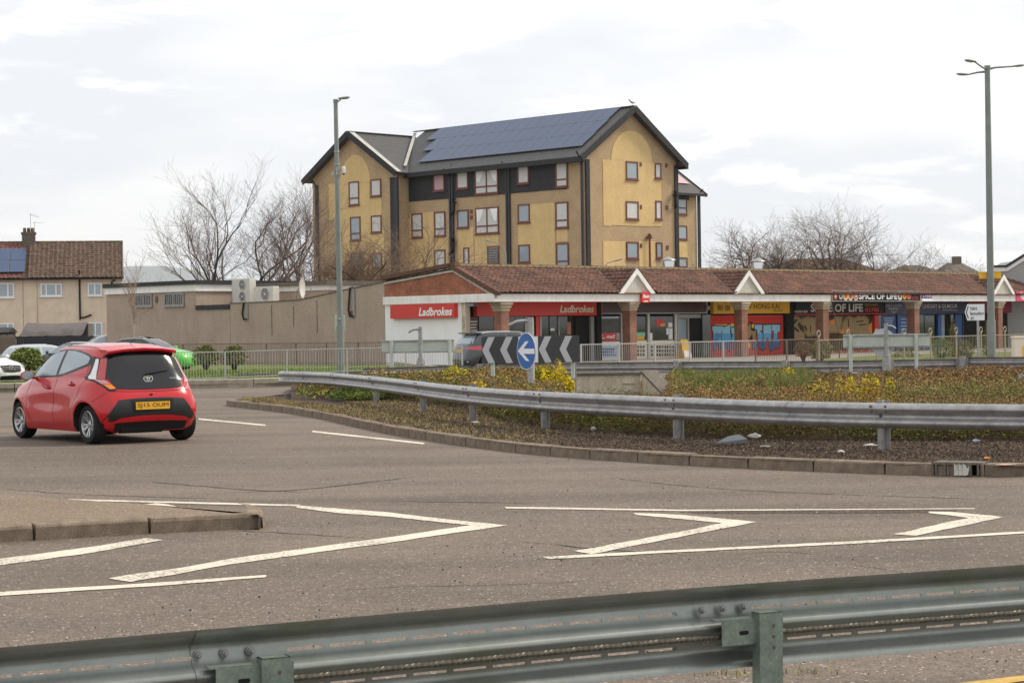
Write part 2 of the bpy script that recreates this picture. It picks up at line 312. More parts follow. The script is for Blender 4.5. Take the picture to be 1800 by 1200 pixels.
MT = dict(
 asphalt=asphaltmat('asphalt', (.140, .108, .083)), asphalt2=asphaltmat('old_footway_asphalt', (.19, .138, .093), False), paint=paintmat(),
 paving=M('paving', (.27, .24, .21), .9, var=.25, vs=.6, fine=.2, fs=20), grass=M('turf', (.10, .15, .03), .95, col2=(.16, .16, .05), vs=2, var=.3, fine=.4, fs=60),
 kerb=M('kerb_concrete', (.30, .235, .175), .9, var=.35, vs=4, fine=.35, fs=90, bump=.5, bs=90, col2=(.22, .17, .125)), kerb_pale=M('kerb_pale', (.38, .33, .26), .9, var=.25, vs=3, fine=.2, fs=50),
 soil=M('soil', (.07, .046, .033), .95, col2=(.115, .082, .058), vs=6, var=.4, fine=.7, fs=55, bump=1, bs=40),
 verge=M('dry_verge', (.22, .165, .075), .95, col2=(.12, .085, .055), vs=1.5, var=.3, fine=.6, fs=45, bump=1, bs=40),
 galv=M('galvanised', (.40, .39, .385), .42, .55, var=.25, vs=5, fine=.12, fs=60, streak=.18), galvd=M('galvanised_post', (.34, .34, .33), .55, .5, var=.3, vs=6, fine=.2, fs=40),
 green_galv=M('weathered_green_galvanised', (.275, .295, .275), .36, .6, col2=(.185, .215, .13), vs=2.2, var=.14, lo=.52, hi=.8, fine=.06, fs=50),
 green_post=M('green_post', (.21, .26, .22), .45, .4, var=.25, vs=8, fine=.2, fs=60),
 bolt=M('bolt_steel', (.14, .12, .10), .5, .7), cable=M('cable', (.12, .105, .08), .5, .5, var=.4, vs=90), rail=M('painted_rail', (.46, .45, .42), .5, .2, var=.2, vs=3),
 rail_rust=M('rusty_rail', (.22, .16, .12), .8, .1, var=.4, vs=9), rail_beige=M('beige_rail', (.36, .32, .23), .7, .1, var=.3, vs=4),
 roughcast=M('roughcast', (.50, .36, .215), .95, var=.14, vs=.5, fine=.35, fs=14, bump=.6, bs=22), yellow=M('yellow_render', (.68, .49, .235), .9, var=.10, vs=.5, fine=.08, fs=10, streak=.05),
 charcoal=M('charcoal_cladding', (.043, .043, .046), .7, var=.25, vs=3, fine=.2, fs=20), darkpipe=M('dark_pipe_box', (.03, .032, .04), .6, var=.3, vs=4), brown=M('brown_frame', (.16, .045, .028), .5),
 net=M('net_curtain', (.62, .62, .60), .8, var=.18, vs=7), net2=M('pink_curtain', (.52, .36, .38), .8), glassd=M('window_glass', (.30, .36, .40), .06, 0, spec=.8), glassb=M('dark_glass', (.02, .024, .026), .04, spec=.8),  # glassd: reflected sky is put into its pale blue-grey base
 metalroof=M('metal_roof', (.075, .072, .07), .5, .2, var=.2, vs=2), flash=M('lead_flashing', (.45, .43, .39), .6, var=.2, vs=2), pv=M('solar_cells', (.042, .072, .15), .32, 0, var=.15, vs=5, spec=.35), pvf=M('solar_frame', (.16, .18, .21), .4, .6),
 tile=M('roof_tile', (.20, .100, .070), .85, col2=(.13, .072, .055), vs=.9, var=.35, fine=.45, fs=7, bump=.3, bs=30), tile_moss=M('mossy_ridge', (.10, .06, .045), .95, col2=(.24, .19, .10), vs=6, var=.3, lo=.5, hi=.6, bump=.8, bs=20),
 tile2=M('house_tile', (.125, .085, .065), .9, col2=(.17, .11, .08), vs=1.5, var=.3, fine=.45, fs=5), tile3=M('red_house_tile', (.19, .09, .07), .9, var=.3, vs=1.5, fine=.4, fs=5),
 harl=M('beige_harling', (.72, .59, .46), .95, var=.12, vs=.8, fine=.14, fs=16, bump=.4, bs=22, streak=.05), tan=M('tan_harled_wall', (.44, .345, .275), .95, var=.14, vs=.35, fine=.22, fs=14, bump=.5, bs=20, streak=.07),
 white=M('white_paint', (.84, .82, .78), .6, var=.08, vs=1.5, streak=.1), whitew=M('white_wall', (.88, .875, .86), .7, var=.05, vs=1, streak=.04), upvc=M('upvc', (.78, .78, .77), .35), grey=M('grey_paint', (.32, .32, .31), .6, var=.1, vs=3),
 black=M('black', (.012, .012, .013), .5), blackm=M('matt_black', (.018, .018, .018), .9), darkin=M('dark_interior', (.02, .018, .017), .9),
 brick=brickmat('brown_brick', (.30, .105, .055), (.22, .075, .042), (.24, .19, .15)), buff=brickmat('buff_brick', (.52, .42, .27), (.44, .34, .21), (.33, .28, .22)),
 hung=brickmat('hung_tile', (.46, .165, .09), (.33, .115, .065), (.17, .07, .042), .17, .115, .010, .3),
 red=M('sign_red', (.62, .035, .025), .4), redd=M('shutter_red', (.60, .045, .03), .55), maroon=M('sign_maroon', (.045, .008, .012), .35), wine=M('wine_fascia', (.22, .008, .035), .4), pink=M('sign_pink', (.75, .06, .17), .4),
 ysign=M('sign_yellow', (.75, .42, .02), .5), ybright=M('highway_yellow', (.85, .50, .03), .5), navy=M('sign_navy', (.008, .018, .075), .4), blue=M('shop_blue', (.01, .075, .26), .45), cream=M('cream_letter', (.78, .70, .56), .5),
 wletter=M('white_letter', (.85, .85, .84), .5), gletter=M('grey_letter', (.55, .53, .50), .5), purple=M('sign_purple', (.16, .05, .30), .5), lblue=M('pale_blue_poster', (.42, .52, .72), .6), goldg=M('gold_spray', (.30, .21, .085), .6), goldl=M('gold_spray_light', (.55, .40, .16), .6), orangeg=M('orange_spray', (.7, .22, .03), .6), bgraf=M('blue_spray', (.09, .36, .62), .6), bgrafl=M('pale_blue_spray', (.26, .52, .66), .6), bgrafd=M('deep_blue_spray', (.02, .10, .26), .6), ygraf=M('yellow_spray', (.80, .55, .05), .6),
 signblue=M('sign_blue', (.005, .115, .42), .35), chev=M('chevron_charcoal', (.045, .047, .052), .55, var=.1, vs=4), chevw=M('chevron_grey', (.50, .51, .53), .5), signback=M('sign_back', (.50, .55, .49), .5, .15, var=.1, vs=3), signwhite=M('sign_white', (.78, .80, .82), .4),
 postgrey=M('post_grey', (.36, .36, .35), .55, .3, var=.2, vs=6), lampgreen=M('lamp_column', (.235, .26, .24), .55, .3, var=.15, vs=2, streak=.1), lamphead=M('lamp_head', (.30, .30, .29), .5), lens=M('lamp_lens', (.7, .7, .68), .2),
 conc=M('weathered_concrete', (.66, .58, .45), .95, col2=(.26, .21, .16), vs=2.3, lo=.55, hi=.75, var=.15, fine=.2, fs=30, streak=.22, bump=.4, bs=30), concd=M('dark_concrete', (.17, .145, .12), .95, var=.3, vs=5, fine=.4, fs=40),
 wood=M('fence_wood', (.20, .155, .12), .9, var=.3, vs=3, streak=.25), wooddark=M('dark_board', (.05, .05, .06), .8, var=.3, vs=3, streak=.2), tarp=M('brown_tarp', (.115, .095, .085), .5, var=.35, vs=1.5, bump=.4, bs=5), timber=M('edging_timber', (.17, .13, .08), .9, var=.35, vs=5, fine=.3, fs=60),
 bark=M('bark', (.075, .06, .05), .95, var=.3, vs=6), bark2=M('twig', (.16, .12, .10), .95), bark3=M('warm_twig', (.21, .145, .10), .95), rock=M('rock', (.27, .245, .22), .95, col2=(.16, .15, .12), vs=2, var=.25, fine=.3, fs=25, bump=.8, bs=8),
 hill=M('far_hill', (.22, .25, .25), 1, var=.2, vs=.002), carred=M('red_car_paint', (.50, .003, .010), .25, 0, spec=.3, coat=.7), tyre=M('tyre', (.018, .018, .018), .85), alloy=M('alloy', (.42, .42, .43), .3, .75), plasticb=M('black_trim', (.012, .012, .013), .35), glosb=M('gloss_black', (.006, .006, .007), .15, spec=.6, coat=0),  # hill: base colour paled to carry part of the distance haze
 tailred=M('tail_lamp_red', (.45, .015, .02), .12, spec=.8, coat=.8), tailpink=M('tail_lamp_clear_pink', (.62, .25, .25), .12, spec=.8, coat=.8), tailwhite=M('tail_lamp_white', (.80, .78, .76), .15, coat=.8), amber=M('amber_lens', (.85, .25, .015), .2, coat=.5), platey=M('plate_yellow', (.80, .42, .02), .5), platew=M('plate_white', (.75, .75, .73), .5),
 chrome=M('chrome', (.62, .62, .62), .12, .95), bodygrey=M('dark_grey_paint', (.045, .05, .055), .25, .3, coat=.8), bodysilver=M('silver_paint', (.50, .52, .54), .3, .5, coat=.6), bodyblue=M('steel_blue_paint', (.16, .24, .34), .3, .3, coat=.6), bodywhite=M('white_car_paint', (.74, .74, .73), .25, coat=.7), bodygreen=M('green_car_paint', (.10, .56, .06), .28, coat=.7),
 cardboard=M('litter_paper', (.50, .48, .44), .8, var=.1, vs=20), slate=M('grey_slab', (.14, .15, .17), .7), gull=M('gull_grey', (.35, .35, .35), .8), acw=M('ac_casing', (.60, .58, .53), .6, var=.1, vs=3),
)
MT['leafs'] = [M('leaf_rust', (.25, .125, .045), .85), M('leaf_straw', (.38, .25, .10), .85), M('leaf_olive', (.15, .15, .04), .8), M('leaf_brown', (.12, .065, .04), .85), M('leaf_green', (.12, .19, .04), .75), M('flower_yellow', (.80, .60, .015), .7), M('leaf_lime', (.32, .34, .05), .8)]
MT['grassb'] = [M('blade_straw', (.36, .27, .12), .9), M('blade_green', (.14, .20, .04), .85), M('blade_brown', (.19, .13, .07), .9)]
MT['shrub'] = [M('shrub_green', (.075, .12, .03), .7), M('shrub_light', (.20, .24, .06), .7), M('shrub_brown', (.20, .13, .07), .8)]
# ================================================================ GROUND, ROAD, KERBS
def sheet(name, pts, z, mat, kind='structure', parent=None, tri=True):
    mb = MB(); mb.poly([(p[0], p[1], z) for p in pts]); return obj(name, mb, mat, parent, kind=kind)
sheet('ground', [(-6200, -50), (6200, -50), (6200, 9650), (-6200, 9650)], -.25, MT['grass'])
sheet('road', [(-90, -12), (90, -12), (90, 150), (-90, 150)], 0.0, MT['asphalt'])
kerbL = [(-60, 57.0), (-24, 59.2), (-14.8, 59.6), (-9.8, 60.5), (-7.15, 61.2), (-4, 63), (-2.3, 66.5), (-2.0, 72), (-3.6, 82), (-5, 89)]
sheet('grass_verge', kerbL + [(-6.6, 92.6), (-18, 104.5), (-24, 104.5), (-24, 84), (-60, 84)], .12, MT['grass'])
sheet('footway', [(-60, 129), (-60, 91.5), (-20, 91.5), (-14, 97), (-3.2, 91.3), (4, 84), (26, 86), (60, 92), (60, 145), (-60, 145)], .06, MT['paving'])
sheet('lawn', [gp(1425, 633, .1), gp(1470, 636, .1), gp(1800, 634, .1), gp(1900, 634, .1), (33, 103), (24, 103), (17.2, 97)], .1, MT['grass'])
def resample(pts, step):
    pts = [Vector((p[0], p[1], 0)) for p in pts]; outp = []; acc = 0; i = 0
    L = [0]
    for a, b in zip(pts, pts[1:]): L.append(L[-1] + (b - a).length)
    n = int(L[-1] / step)
    for k in range(n + 1):
        s = k * step
        while i < len(L) - 2 and L[i + 1] < s: i += 1
        f = (s - L[i]) / max(1e-6, L[i + 1] - L[i]); outp.append(pts[i].lerp(pts[i + 1], min(f, 1)))
    return outp
def smooth_path(pts, it=3):
    pts = [Vector((p[0], p[1], 0)) for p in pts]
    for _ in range(it):
        q = [pts[0]]
        for a, b in zip(pts, pts[1:]): q += [a.lerp(b, .25), a.lerp(b, .75)]
        q.append(pts[-1]); pts = q
    return pts
def kerb_run(name, path, mat, L=.91, wd=.15, ht=.13, z0=0.0, side=1):
    root = thing(name, kind='structure')
    tot = sum(((b if isinstance(b, Vector) else Vector((*b[:2], 0))) - (a if isinstance(a, Vector) else Vector((*a[:2], 0)))).length for a, b in zip(path, path[1:])); L = (tot - 1e-4) / max(1, round(tot / L)); P = resample(path, L)
    for v in range(3):
        mb = MB(); b = .025; l = L - .014; j = [0, .006, -.005][v]
        prof = [(0, -.04), (0, ht - .03 + j), (side * .012, ht - .008), (side * .035, ht), (side * wd, ht + j), (side * wd, -.04)]
        e = .008
        rings = [[(e if k in (1, 2, 3) else 0, y, z) for k, (y, z) in enumerate(prof)], [(.02, y, z + (.003 if z > 0 else 0)) for y, z in prof], [(l - .02, y, z + (.003 if z > 0 else 0)) for y, z in prof], [(l - (e if k in (1, 2, 3) else 0), y, z) for k, (y, z) in enumerate(prof)]]
        mb.loft(rings, 0, True)
        me = mkmesh('kerb_stone', mb, mat)
        for i in range(v, len(P) - 1, 3):
            d = P[i + 1] - P[i]
            inst('kerb_stone', me, root, (P[i].x, P[i].y, z0 + random.uniform(-.006, .006)), math.atan2(d.y, d.x) + random.uniform(-.006, .006))
    return root
# near kerb of the planted island (read along its foot)
kpx = [(398, 713), (430, 717), (500, 724.5), (567, 735.6), (622, 749), (700, 765.5), (778, 778), (822, 784), (907, 795.5), (971, 801), (1055, 808), (1104, 810.6), (1155, 814.5), (1267, 820.5), (1388, 826.5), (1498, 830.5), (1567, 833.5), (1640, 835.5), (1720, 836.8), (1799, 837.4), (1880, 837), (2050, 834)]
KP = [gp(x, y) for x, y in kpx]
KP.append(KP[-1] + Vector((14, .4, 0))); KPs = smooth_path(KP, 2)
# the gully grating replaces two stones
g0, g1 = gp(1638, 836), gp(1727, 838)
ia = min(range(len(KPs)), key=lambda i: (KPs[i] - g0).length); ib = min(range(len(KPs)), key=lambda i: (KPs[i] - g1).length)
kerb_run('island_kerb', KPs[:ia + 1] + [g0 + (g1 - g0).normalized() * .35], MT['kerb']); kerb_run('island_kerb', KPs[ib:], MT['kerb'])
tipback = [KP[0], Vector((-6.55, 47.0, 0)), Vector((-6.1, 48.6, 0)), Vector((-4.9, 51, 0)), Vector((-1, 56, 0)), Vector((6, 58.6, 0)), Vector((16, 59, 0)), Vector((40, 57.5, 0))]
kerb_run('island_kerb', smooth_path(tipback, 2), MT['kerb'], side=-1)
# gully inlet set in the kerb
gu = thing('kerb_inlet', 'cast iron kerb drain inlet with litter caught in its bars', 'drain', tuple(g0), math.atan2((g1 - g0).y, (g1 - g0).x))
Lg = (g1 - g0).length
mb = MB(); mb.box(0, Lg, .16, .30, -.04, .15); mb.box(0, Lg, 0, .30, .128, .152); mb.box(0, Lg, 0, .16, -.03, .008)
for x in (0, .035): mb.box(x, x + .02, 0, .05, 0, .13)
for x in (Lg * .24, Lg * .30, Lg * .68, Lg * .74, Lg - .06, Lg - .02): mb.box(x, x + .022, 0, .05, 0, .13)
obj('frame', mb, MT['concd'], gu)
mb = MB(); mb.box(0, Lg, .155, .158, .005, .128); obj('throat', mb, MT['black'], gu)
mb = MB()
for k in range(5):
    x = Lg * .46 + k * .025; mb.add([(x, -.03 + .02 * (k % 2), .01), (x + .05, -.02, .02), (x + .06 - .02 * (k % 2), .02, .11 + .01 * k), (x - .01, .0, .15 - .02 * k % 3 * .01)], [(0, 1, 2, 3)])
lit = obj('crumpled_bag', mb, MT['cardboard'], None); lit.location = tuple(g0); lit.rotation_euler = (0, 0, gu.rotation_euler.z)
tag(lit, 'crumpled white plastic bag stuck in the kerb drain inlet', 'litter')
# far pale kerb on the left, tall haunch under the railing
kerb_run('far_kerb', smooth_path(kerbL[0:], 2), MT['kerb_pale'], L=2.4, wd=.3, ht=.27, side=1)
# island ground: dead grass at the tip running into dark mulch
def soilz(x, y): return .115 + .05 * math.sin(x * .9) * math.sin(y * .7)
rim = [(p.x, p.y) for p in KPs] + [(40, 40)] + [(p.x, p.y) for p in reversed(smooth_path(tipback, 2))]
mbi = MB(); mbi.poly([(x, y, .112) for x, y in rim])
isl = obj('island_soil', mbi, MT['soil'], kind='structure')
# near-left splitter island
sp_top = [gp(-80, 867, .1), gp(0, 871, .1), gp(120, 880, .1), gp(250, 889, .1), gp(340, 895, .1), gp(415, 900, .1), gp(448, 905, .1), gp(456, 910, .1)] + [p + Vector((-.02, .13, 0)) for p in (gp(452, 928.7), gp(262, 938), gp(0, 953), gp(-150, 962))]
mb = MB(); mb.prism([(p.x, p.y, .0) for p in sp_top], (0, 0, .118)); obj('traffic_island_top', mb, MT['asphalt2'], kind='structure')
spk = [gp(-150, 962), gp(0, 953), gp(262, 938), gp(462, 928)]
kerb_run('traffic_island_kerb', [spk[0], spk[1], spk[2], spk[3]], MT['kerb'], L=.905, wd=.14, ht=.125)
mb = MB(); e0 = gp(463, 928); pts = [e0, gp(466, 922), gp(462, 914), gp(446, 909)]
mb.loft([[(p.x, p.y, -.02), (p.x - .01, p.y + .01, .09), (p.x - .05, p.y + .05, .118), (p.x - .16, p.y + .10, .124)] for p in pts], closed=False)
obj('traffic_island_nose', mb, MT['kerb'], kind='structure')
# ---------------------------------------------------------------- painted road markings
def marking(name, px, jag=True):
    P = [gp(x, y) for x, y in px]; mb = MB(); outp = []
    for a, b in zip(P, P[1:] + P[:1]):
        n = max(1, int((b - a).length / .10)); nr = Vector((-(b - a).y, (b - a).x, 0)).normalized()
        for k in range(n):
            outp.append(a.lerp(b, k / n) + nr * (random.uniform(-.010, .010) if k else 0))
    mb.poly([(p.x, p.y, .005) for p in outp]); return obj(name, mb, MT['paint'], kind='structure')
marking('lane_line', [(43, 875.3), (527, 887.3), (525, 890.3), (45, 878)])
marking('painted_chevron', [(527, 889), (600, 894.5), (680, 900.5), (757, 909.5), (840, 918.5), (892, 923.5), (850, 930), (767, 941.5), (680, 955), (600, 965), (400, 993), (320, 1008), (230, 1023), (191, 1017), (233, 1009.5), (320, 998), (400, 983), (600, 955.5), (680, 945), (767, 932), (826, 923.5), (757, 916), (680, 908), (600, 902.5), (520, 892.5)])
marking('edge_line', [(-80, 1046), (0, 1041), (280, 1024), (468, 1011), (468, 1014.8), (280, 1030), (0, 1047.5), (-80, 1053)])
marking('painted_chevron', [(-90, 997), (0, 982.5), (160, 961.5), (257, 945.7), (287, 949.5), (250, 956), (160, 972), (0, 994), (-90, 1009)])
marking('lane_line', [(886, 891.2), (930, 891.5), (1200, 896), (1400, 895.3), (1713, 893.5), (1713, 895), (1400, 897), (1200, 898.6), (930, 894.6), (890, 894)])
marking('painted_chevron', [(1113, 901.5), (1200, 905.3), (1297, 914), (1330, 917.7), (1200, 943), (1040, 974), (1008, 968.5), (1033, 965), (1200, 934), (1270, 919.5), (1200, 912.7), (1120, 905.5)])
marking('painted_chevron', [(1632, 899.3), (1673, 900), (1747, 906.7), (1763, 909.3), (1700, 923), (1610, 941.7), (1568, 939), (1593, 935), (1660, 919), (1703, 910.8), (1670, 906), (1633, 902)])
marking('edge_line', [(953, 979), (1046, 974), (1200, 966.5), (1500, 951.5), (1800, 934.3), (1900, 929), (1900, 933), (1800, 938), (1500, 956), (1200, 970.5), (1046, 979), (964, 983)])
marking('lane_dash', [(349, 735.2), (467, 746.3), (467, 748.8), (349, 737.6)])
marking('lane_dash', [(549, 757), (700, 773), (748, 778.8), (744, 781), (549, 759.7)])
marking('worn_paint_patch', [(252, 887), (275, 884.5), (296, 887), (312, 891), (285, 891.5)])
mb = MB(); P = [gp(1640, 1207), gp(1800, 1188), (5, 8.6, 0), (5, 8.45, 0), gp(1800, 1198), gp(1700, 1212)]
mb.poly([(p[0], p[1], .006) for p in P]); obj('yellow_line', mb, M('yellow_paint', (.55, .36, .10), .8, var=.3, vs=20), kind='structure')
# bitumen seams, a broken patch and old repairs in the surface
def wiggle(name, px, w0, mat, z=.003):
    P = resample(smooth_path([gp(x, y) for x, y in px], 2), .12); mb = MB(); L_, R2 = [], []
    for i, p in enumerate(P):
        d = (P[min(i + 1, len(P) - 1)] - P[max(i - 1, 0)]).normalized(); n = Vector((-d.y, d.x, 0)); j = n * random.uniform(-.02, .02); ww = w0 * random.uniform(.25, 1.2) * min(1, i / 6, (len(P) - 1 - i) / 6)
        L_.append((p + j + n * ww).to_tuple()[:2] + (z,)); R2.append((p + j - n * ww).to_tuple()[:2] + (z,))
    k = len(P); mb.add(L_ + R2, [(i, i + 1, k + i + 1, k + i) for i in range(k - 1)]); obj(name, mb, mat, kind='structure')
tar = M('bitumen_seam', (.055, .045, .038), .7, var=.4, vs=8, fine=.5, fs=60)
for px, w0 in (([(395, 866), (520, 862), (620, 851), (700, 841), (752, 836)], .045), ([(250, 846), (330, 852), (430, 861), (560, 866)], .03), ([(880, 950), (960, 955), (1050, 966), (1180, 972), (1260, 980)], .018), ([(640, 880), (860, 883), (1010, 884)], .022), ([(1060, 838), (1250, 860), (1560, 872), (1820, 880)], .014), ([(0, 858), (110, 868), (260, 873), (420, 877)], .016), ([(560, 1040), (700, 1030), (900, 1028), (1100, 1018)], .008), ([(1250, 975), (1400, 968), (1520, 985)], .010), ([(1640, 1015), (1500, 990), (1420, 985)], .006), ([(330, 936), (420, 932), (560, 940), (700, 950)], .012)): wiggle('road_seam', px, w0, tar)
pm_ = M('broken_asphalt', (.145, .112, .088), .95, col2=(.10, .08, .064), vs=9, var=.4, fine=.8, fs=32, bump=1, bs=40)
for px in ([(1200, 897.5), (1400, 896.5), (1600, 896), (1700, 897), (1650, 901), (1400, 902), (1210, 903)],):
    P = smooth_path([gp(x, y) for x, y in px + [px[0]]], 2)[:-1]; P = [p + Vector((random.uniform(-.05, .05), random.uniform(-.05, .05), 0)) for p in P]; mb = MB(); mb.poly([(p.x, p.y, .0025) for p in P]); obj('worn_road_patch', mb, pm_, kind='structure')
# ---------------------------------------------------------------- far hill
hl = MB(); Yh = 9000
hp = [(-400, 505), (40, 500), (150, 480), (215, 468.5), (245, 467), (290, 467.5), (340, 474), (400, 489), (470, 505), (700, 530), (1200, 552), (2300, 560)]
def hz_(x):
    for (a, ya), (b, yb) in zip(hp, hp[1:]):
        if a <= x <= b: f = (x - a) / (b - a); return ya + (yb - ya) * (f * f * (3 - 2 * f) * .3 + f * .7)
    return 560
nx = 90; XS = [-400 + 2700 * i / nx for i in range(nx + 1)]
def hP(i, j):
    p = atY(XS[i], hz_(XS[i]), Yh + 500); b = atY(XS[i], 600, Yh + 500)
    f = j / 8; zt = max(p.z, 5)
    return (b.x * (1 - .1 * (1 - f)), Yh - 900 + 1400 * f, -20 + (zt + 20) * (math.sin(f * math.pi / 2) ** 1.3) + 3 * math.sin(i * 1.3 + j * 2.1) * (0 < j < 8))
hl.grid(hP, nx, 8); obj('hills', hl, MT['hill'], smooth=True, kind='structure', sharp=90)
# ================================================================ ORIENTED BUILDING FRAMES
TH = R(45.5); E1 = Vector((math.cos(TH), math.sin(TH), 0)); E2 = Vector((-math.sin(TH), math.cos(TH), 0))
def on(root, axis, val, px, py):
    inv = rmat(root).inverted(); o = inv @ CAMP; d = inv.to_3x3() @ ray(px, py); t = (val - o[axis]) / d[axis]
    return o + d * t
def wbox(mb, ax, val, c0, c1, z0, z1, t0, t1, m=0):   # slab on the wall plane; t measured outwards (-axis direction)
    if ax == 0: mb.box(val - t1, val - t0, c0, c1, z0, z1, m)
    else: mb.box(c0, c1, val - t1, val - t0, z0, z1, m)
def window(par, ax, val, r, style='tall', fmat=None, pmat=None, fw=.10, ws=None, name='window', out=.05):
    x0, y0, x1, y1 = r; A = on(par, ax, val, x0, (y0 + y1) / 2); B = on(par, ax, val, x1, (y0 + y1) / 2)
    C = on(par, ax, val, (x0 + x1) / 2, y0); D = on(par, ax, val, (x0 + x1) / 2, y1); o = 1 - ax
    c0, c1 = sorted((A[o], B[o])); z1, z0 = C.z, D.z
    fmat = fmat or MT['brown']; pmat = pmat or MT['net']; mb = MB(); w_ = lambda *a: wbox(mb, ax, val, *a)
    w_(c0, c1, z1 - fw, z1, 0.001, out); w_(c0, c1, z0, z0 + fw, 0.001, out); w_(c0, c0 + fw, z0 + fw, z1 - fw, 0.001, out); w_(c1 - fw, c1, z0 + fw, z1 - fw, 0.001, out)
    wbox(mb, ax, val, c0 - .06, c1 + .06, z0 - .07, z0, 0.001, out + .05)
    h = z1 - z0; tr = None
    if style in ('tall', 'double'): tr = z0 + h * .3; w_(c0 + fw, c1 - fw, tr - fw / 2, tr + fw / 2, 0.001, out)
    cuts = []
    if style in ('double', 'two'): cuts = [(c0 + c1) / 2]
    if style == 'three': cuts = [c0 + (c1 - c0) * .27, c0 + (c1 - c0) * .72]
    for cx in cuts: w_(cx - fw / 2, cx + fw / 2, z0 + fw, z1 - fw, 0.001, out)
    f = obj(name, mb, fmat, par)
    xs = [c0 + fw] + cuts + [c1 - fw]; zs = [z0 + fw] + ([tr] if tr else []) + [z1 - fw]
    for i in range(len(xs) - 1):
        for j in range(len(zs) - 1):
            mb = MB(); a, b = xs[i] + (.04 if i else 0), xs[i + 1] - (.04 if i < len(xs) - 2 else 0)
            zz0, zz1 = zs[j] + (.04 if j else 0), zs[j + 1] - (.04 if j < len(zs) - 2 else 0)
            wbox(mb, ax, val, a, b, zz0, zz1, 0.0005, .012)
            obj('pane', mb, pmat, f)
    return f, (c0, c1, z0, z1)
def roofsheet(mb, O, U, S, nu, amp=.03, m=0):    # profiled sheet: O eave start, U along eave (vector), S up the slope (vector)
    O, U, S = map(Vector, (O, U, S)); n = U.cross(S).normalized()
    if n.z < 0: n = -n
    up, dn = [], []
    for i in range(nu * 4 + 1):
        f = i / (nu * 4); k = [0, 1, 1, 0][i % 4] * amp; p = O + U * f + n * k; up.append(p)
    vs = up + [p + S for p in up]; k = len(up)
    mb.add(vs, [(i, i + 1, i + 1 + k, i + k) for i in range(k - 1)], m)
# ================================================================ BLOCK OF FLATS
flats = thing('block_of_flats', 'five storey tan and yellow block of flats with solar panels on its dark roof', 'apartment block', (4.75, 132.5, 0), TH)
EZ = 13.25; RZ = 16.55; W_ = 9.9; BL = 16.9
mb = MB(); mb.box(0, W_, 0, 20, -1, EZ)
mb.prism([(0, 0, EZ), (W_, 0, EZ), (W_ / 2, 0, RZ - .15)], (0, 20, 0)); obj('wall', mb, MT['roughcast'], flats)
mb = MB(); mb.box(-1.2, 11, BL, 26.3, -1, EZ - .02); mb.prism([(-1.2, BL, EZ - .02), (-1.2, 26.3, EZ - .02), (-1.2, (BL + 26.3) / 2, RZ - .45)], (6, 0, 0)); obj('wing_wall', mb, MT['roughcast'], flats)
mb = MB(); mb.box(W_ - .5, 30.5, 15, 24, -1, EZ - .35); mb.prism([(30.5, 15, EZ - .35), (30.5, 24, EZ - .35), (30.5, 19.5, RZ - .5)], (-20, 0, 0)); obj('rear_wing_wall', mb, MT['roughcast'], flats)
# roofs
sl = (RZ - EZ) / (W_ / 2); ov = .55
mb = MB()
def slope(mb, O, U, S, th=.16):
    roofsheet(mb, O, U, S, max(4, int(Vector(U).length / .33)))
    n = Vector(U).cross(Vector(S)).normalized(); n = -n if n.z > 0 else n
    O = Vector(O) - Vector((0, 0, .012)); mb.prism([O, O + Vector(U), O + Vector(U) + Vector(S), O + Vector(S)], n * th)
slope(mb, (-ov, -ov, EZ - ov * sl + .12), (0, 21, 0), (W_ / 2 + ov, 0, (W_ / 2 + ov) * sl))
slope(mb, (W_ + ov, -ov, EZ - ov * sl + .12), (0, 21, 0), (-(W_ / 2 + ov), 0, (W_ / 2 + ov) * sl))
bm_ = (BL + 26.3) / 2; hw = (26.3 - BL) / 2; sl2 = (RZ - .35 - EZ) / hw
slope(mb, (-1.2 - ov, BL - ov, EZ - ov * sl2 + .1), (13, 0, 0), (0, hw + ov, (hw + ov) * sl2))
slope(mb, (-1.2 - ov, 26.3 + ov, EZ - ov * sl2 + .1), (13, 0, 0), (0, -(hw + ov), (hw + ov) * sl2))
slope(mb, (W_, 15 - ov, EZ - .35 - ov * .7), (21.2, 0, 0), (0, 4.5 + ov, (4.5 + ov) * .70))
slope(mb, (W_, 24 + ov, EZ - .35 - ov * .7), (21.2, 0, 0), (0, -(4.5 + ov), (4.5 + ov) * .70))
roof = obj('roof', mb, MT['metalroof'], flats)
mb = MB()   # ridge cappings, verge flashing
mb.bar((W_ / 2, -ov, RZ + .17), (W_ / 2, bm_, RZ + .17), .34, .05, 0); mb.bar((-1.2 - ov, bm_, RZ - .2), (W_ / 2, bm_, RZ - .2), .3, .06)
obj('ridge_capping', mb, MT['metalroof'], roof)
mb = MB(); z_e = EZ - ov * sl2 + .16
mb.bar((-1.2 - ov + .3, BL - ov, z_e), (-1.2 - ov + .3, bm_, RZ - .16), .5, .04); mb.bar((-.35, BL - ov + .55, EZ + .32), (W_ / 2, bm_ - .1, RZ + .05), .22, .05); obj('valley_flashing', mb, MT['flash'], roof)
mb = MB()   # deep dark barge boards and gutters
for s_, e_ in (((-ov, -ov - .02, EZ - ov * sl), (W_ / 2, -ov - .02, RZ)), ((W_ + ov, -ov - .02, EZ - ov * sl), (W_ / 2, -ov - .02, RZ))): mb.bar(s_, e_, .07, .42)
for s_, e_ in (((-1.2 - ov - .02, BL - ov, EZ - ov * sl2), (-1.2 - ov - .02, bm_, RZ - .35)), ((-1.2 - ov - .02, 26.3 + ov, EZ - ov * sl2), (-1.2 - ov - .02, bm_, RZ - .35))): mb.bar(s_, e_, .07, .42)
mb.bar((-ov - .05, -ov, EZ - .42), (-ov - .05, BL - ov, EZ - .42), .14, .3); mb.box(-ov, 0, -ov, BL, EZ - .55, EZ - .5)
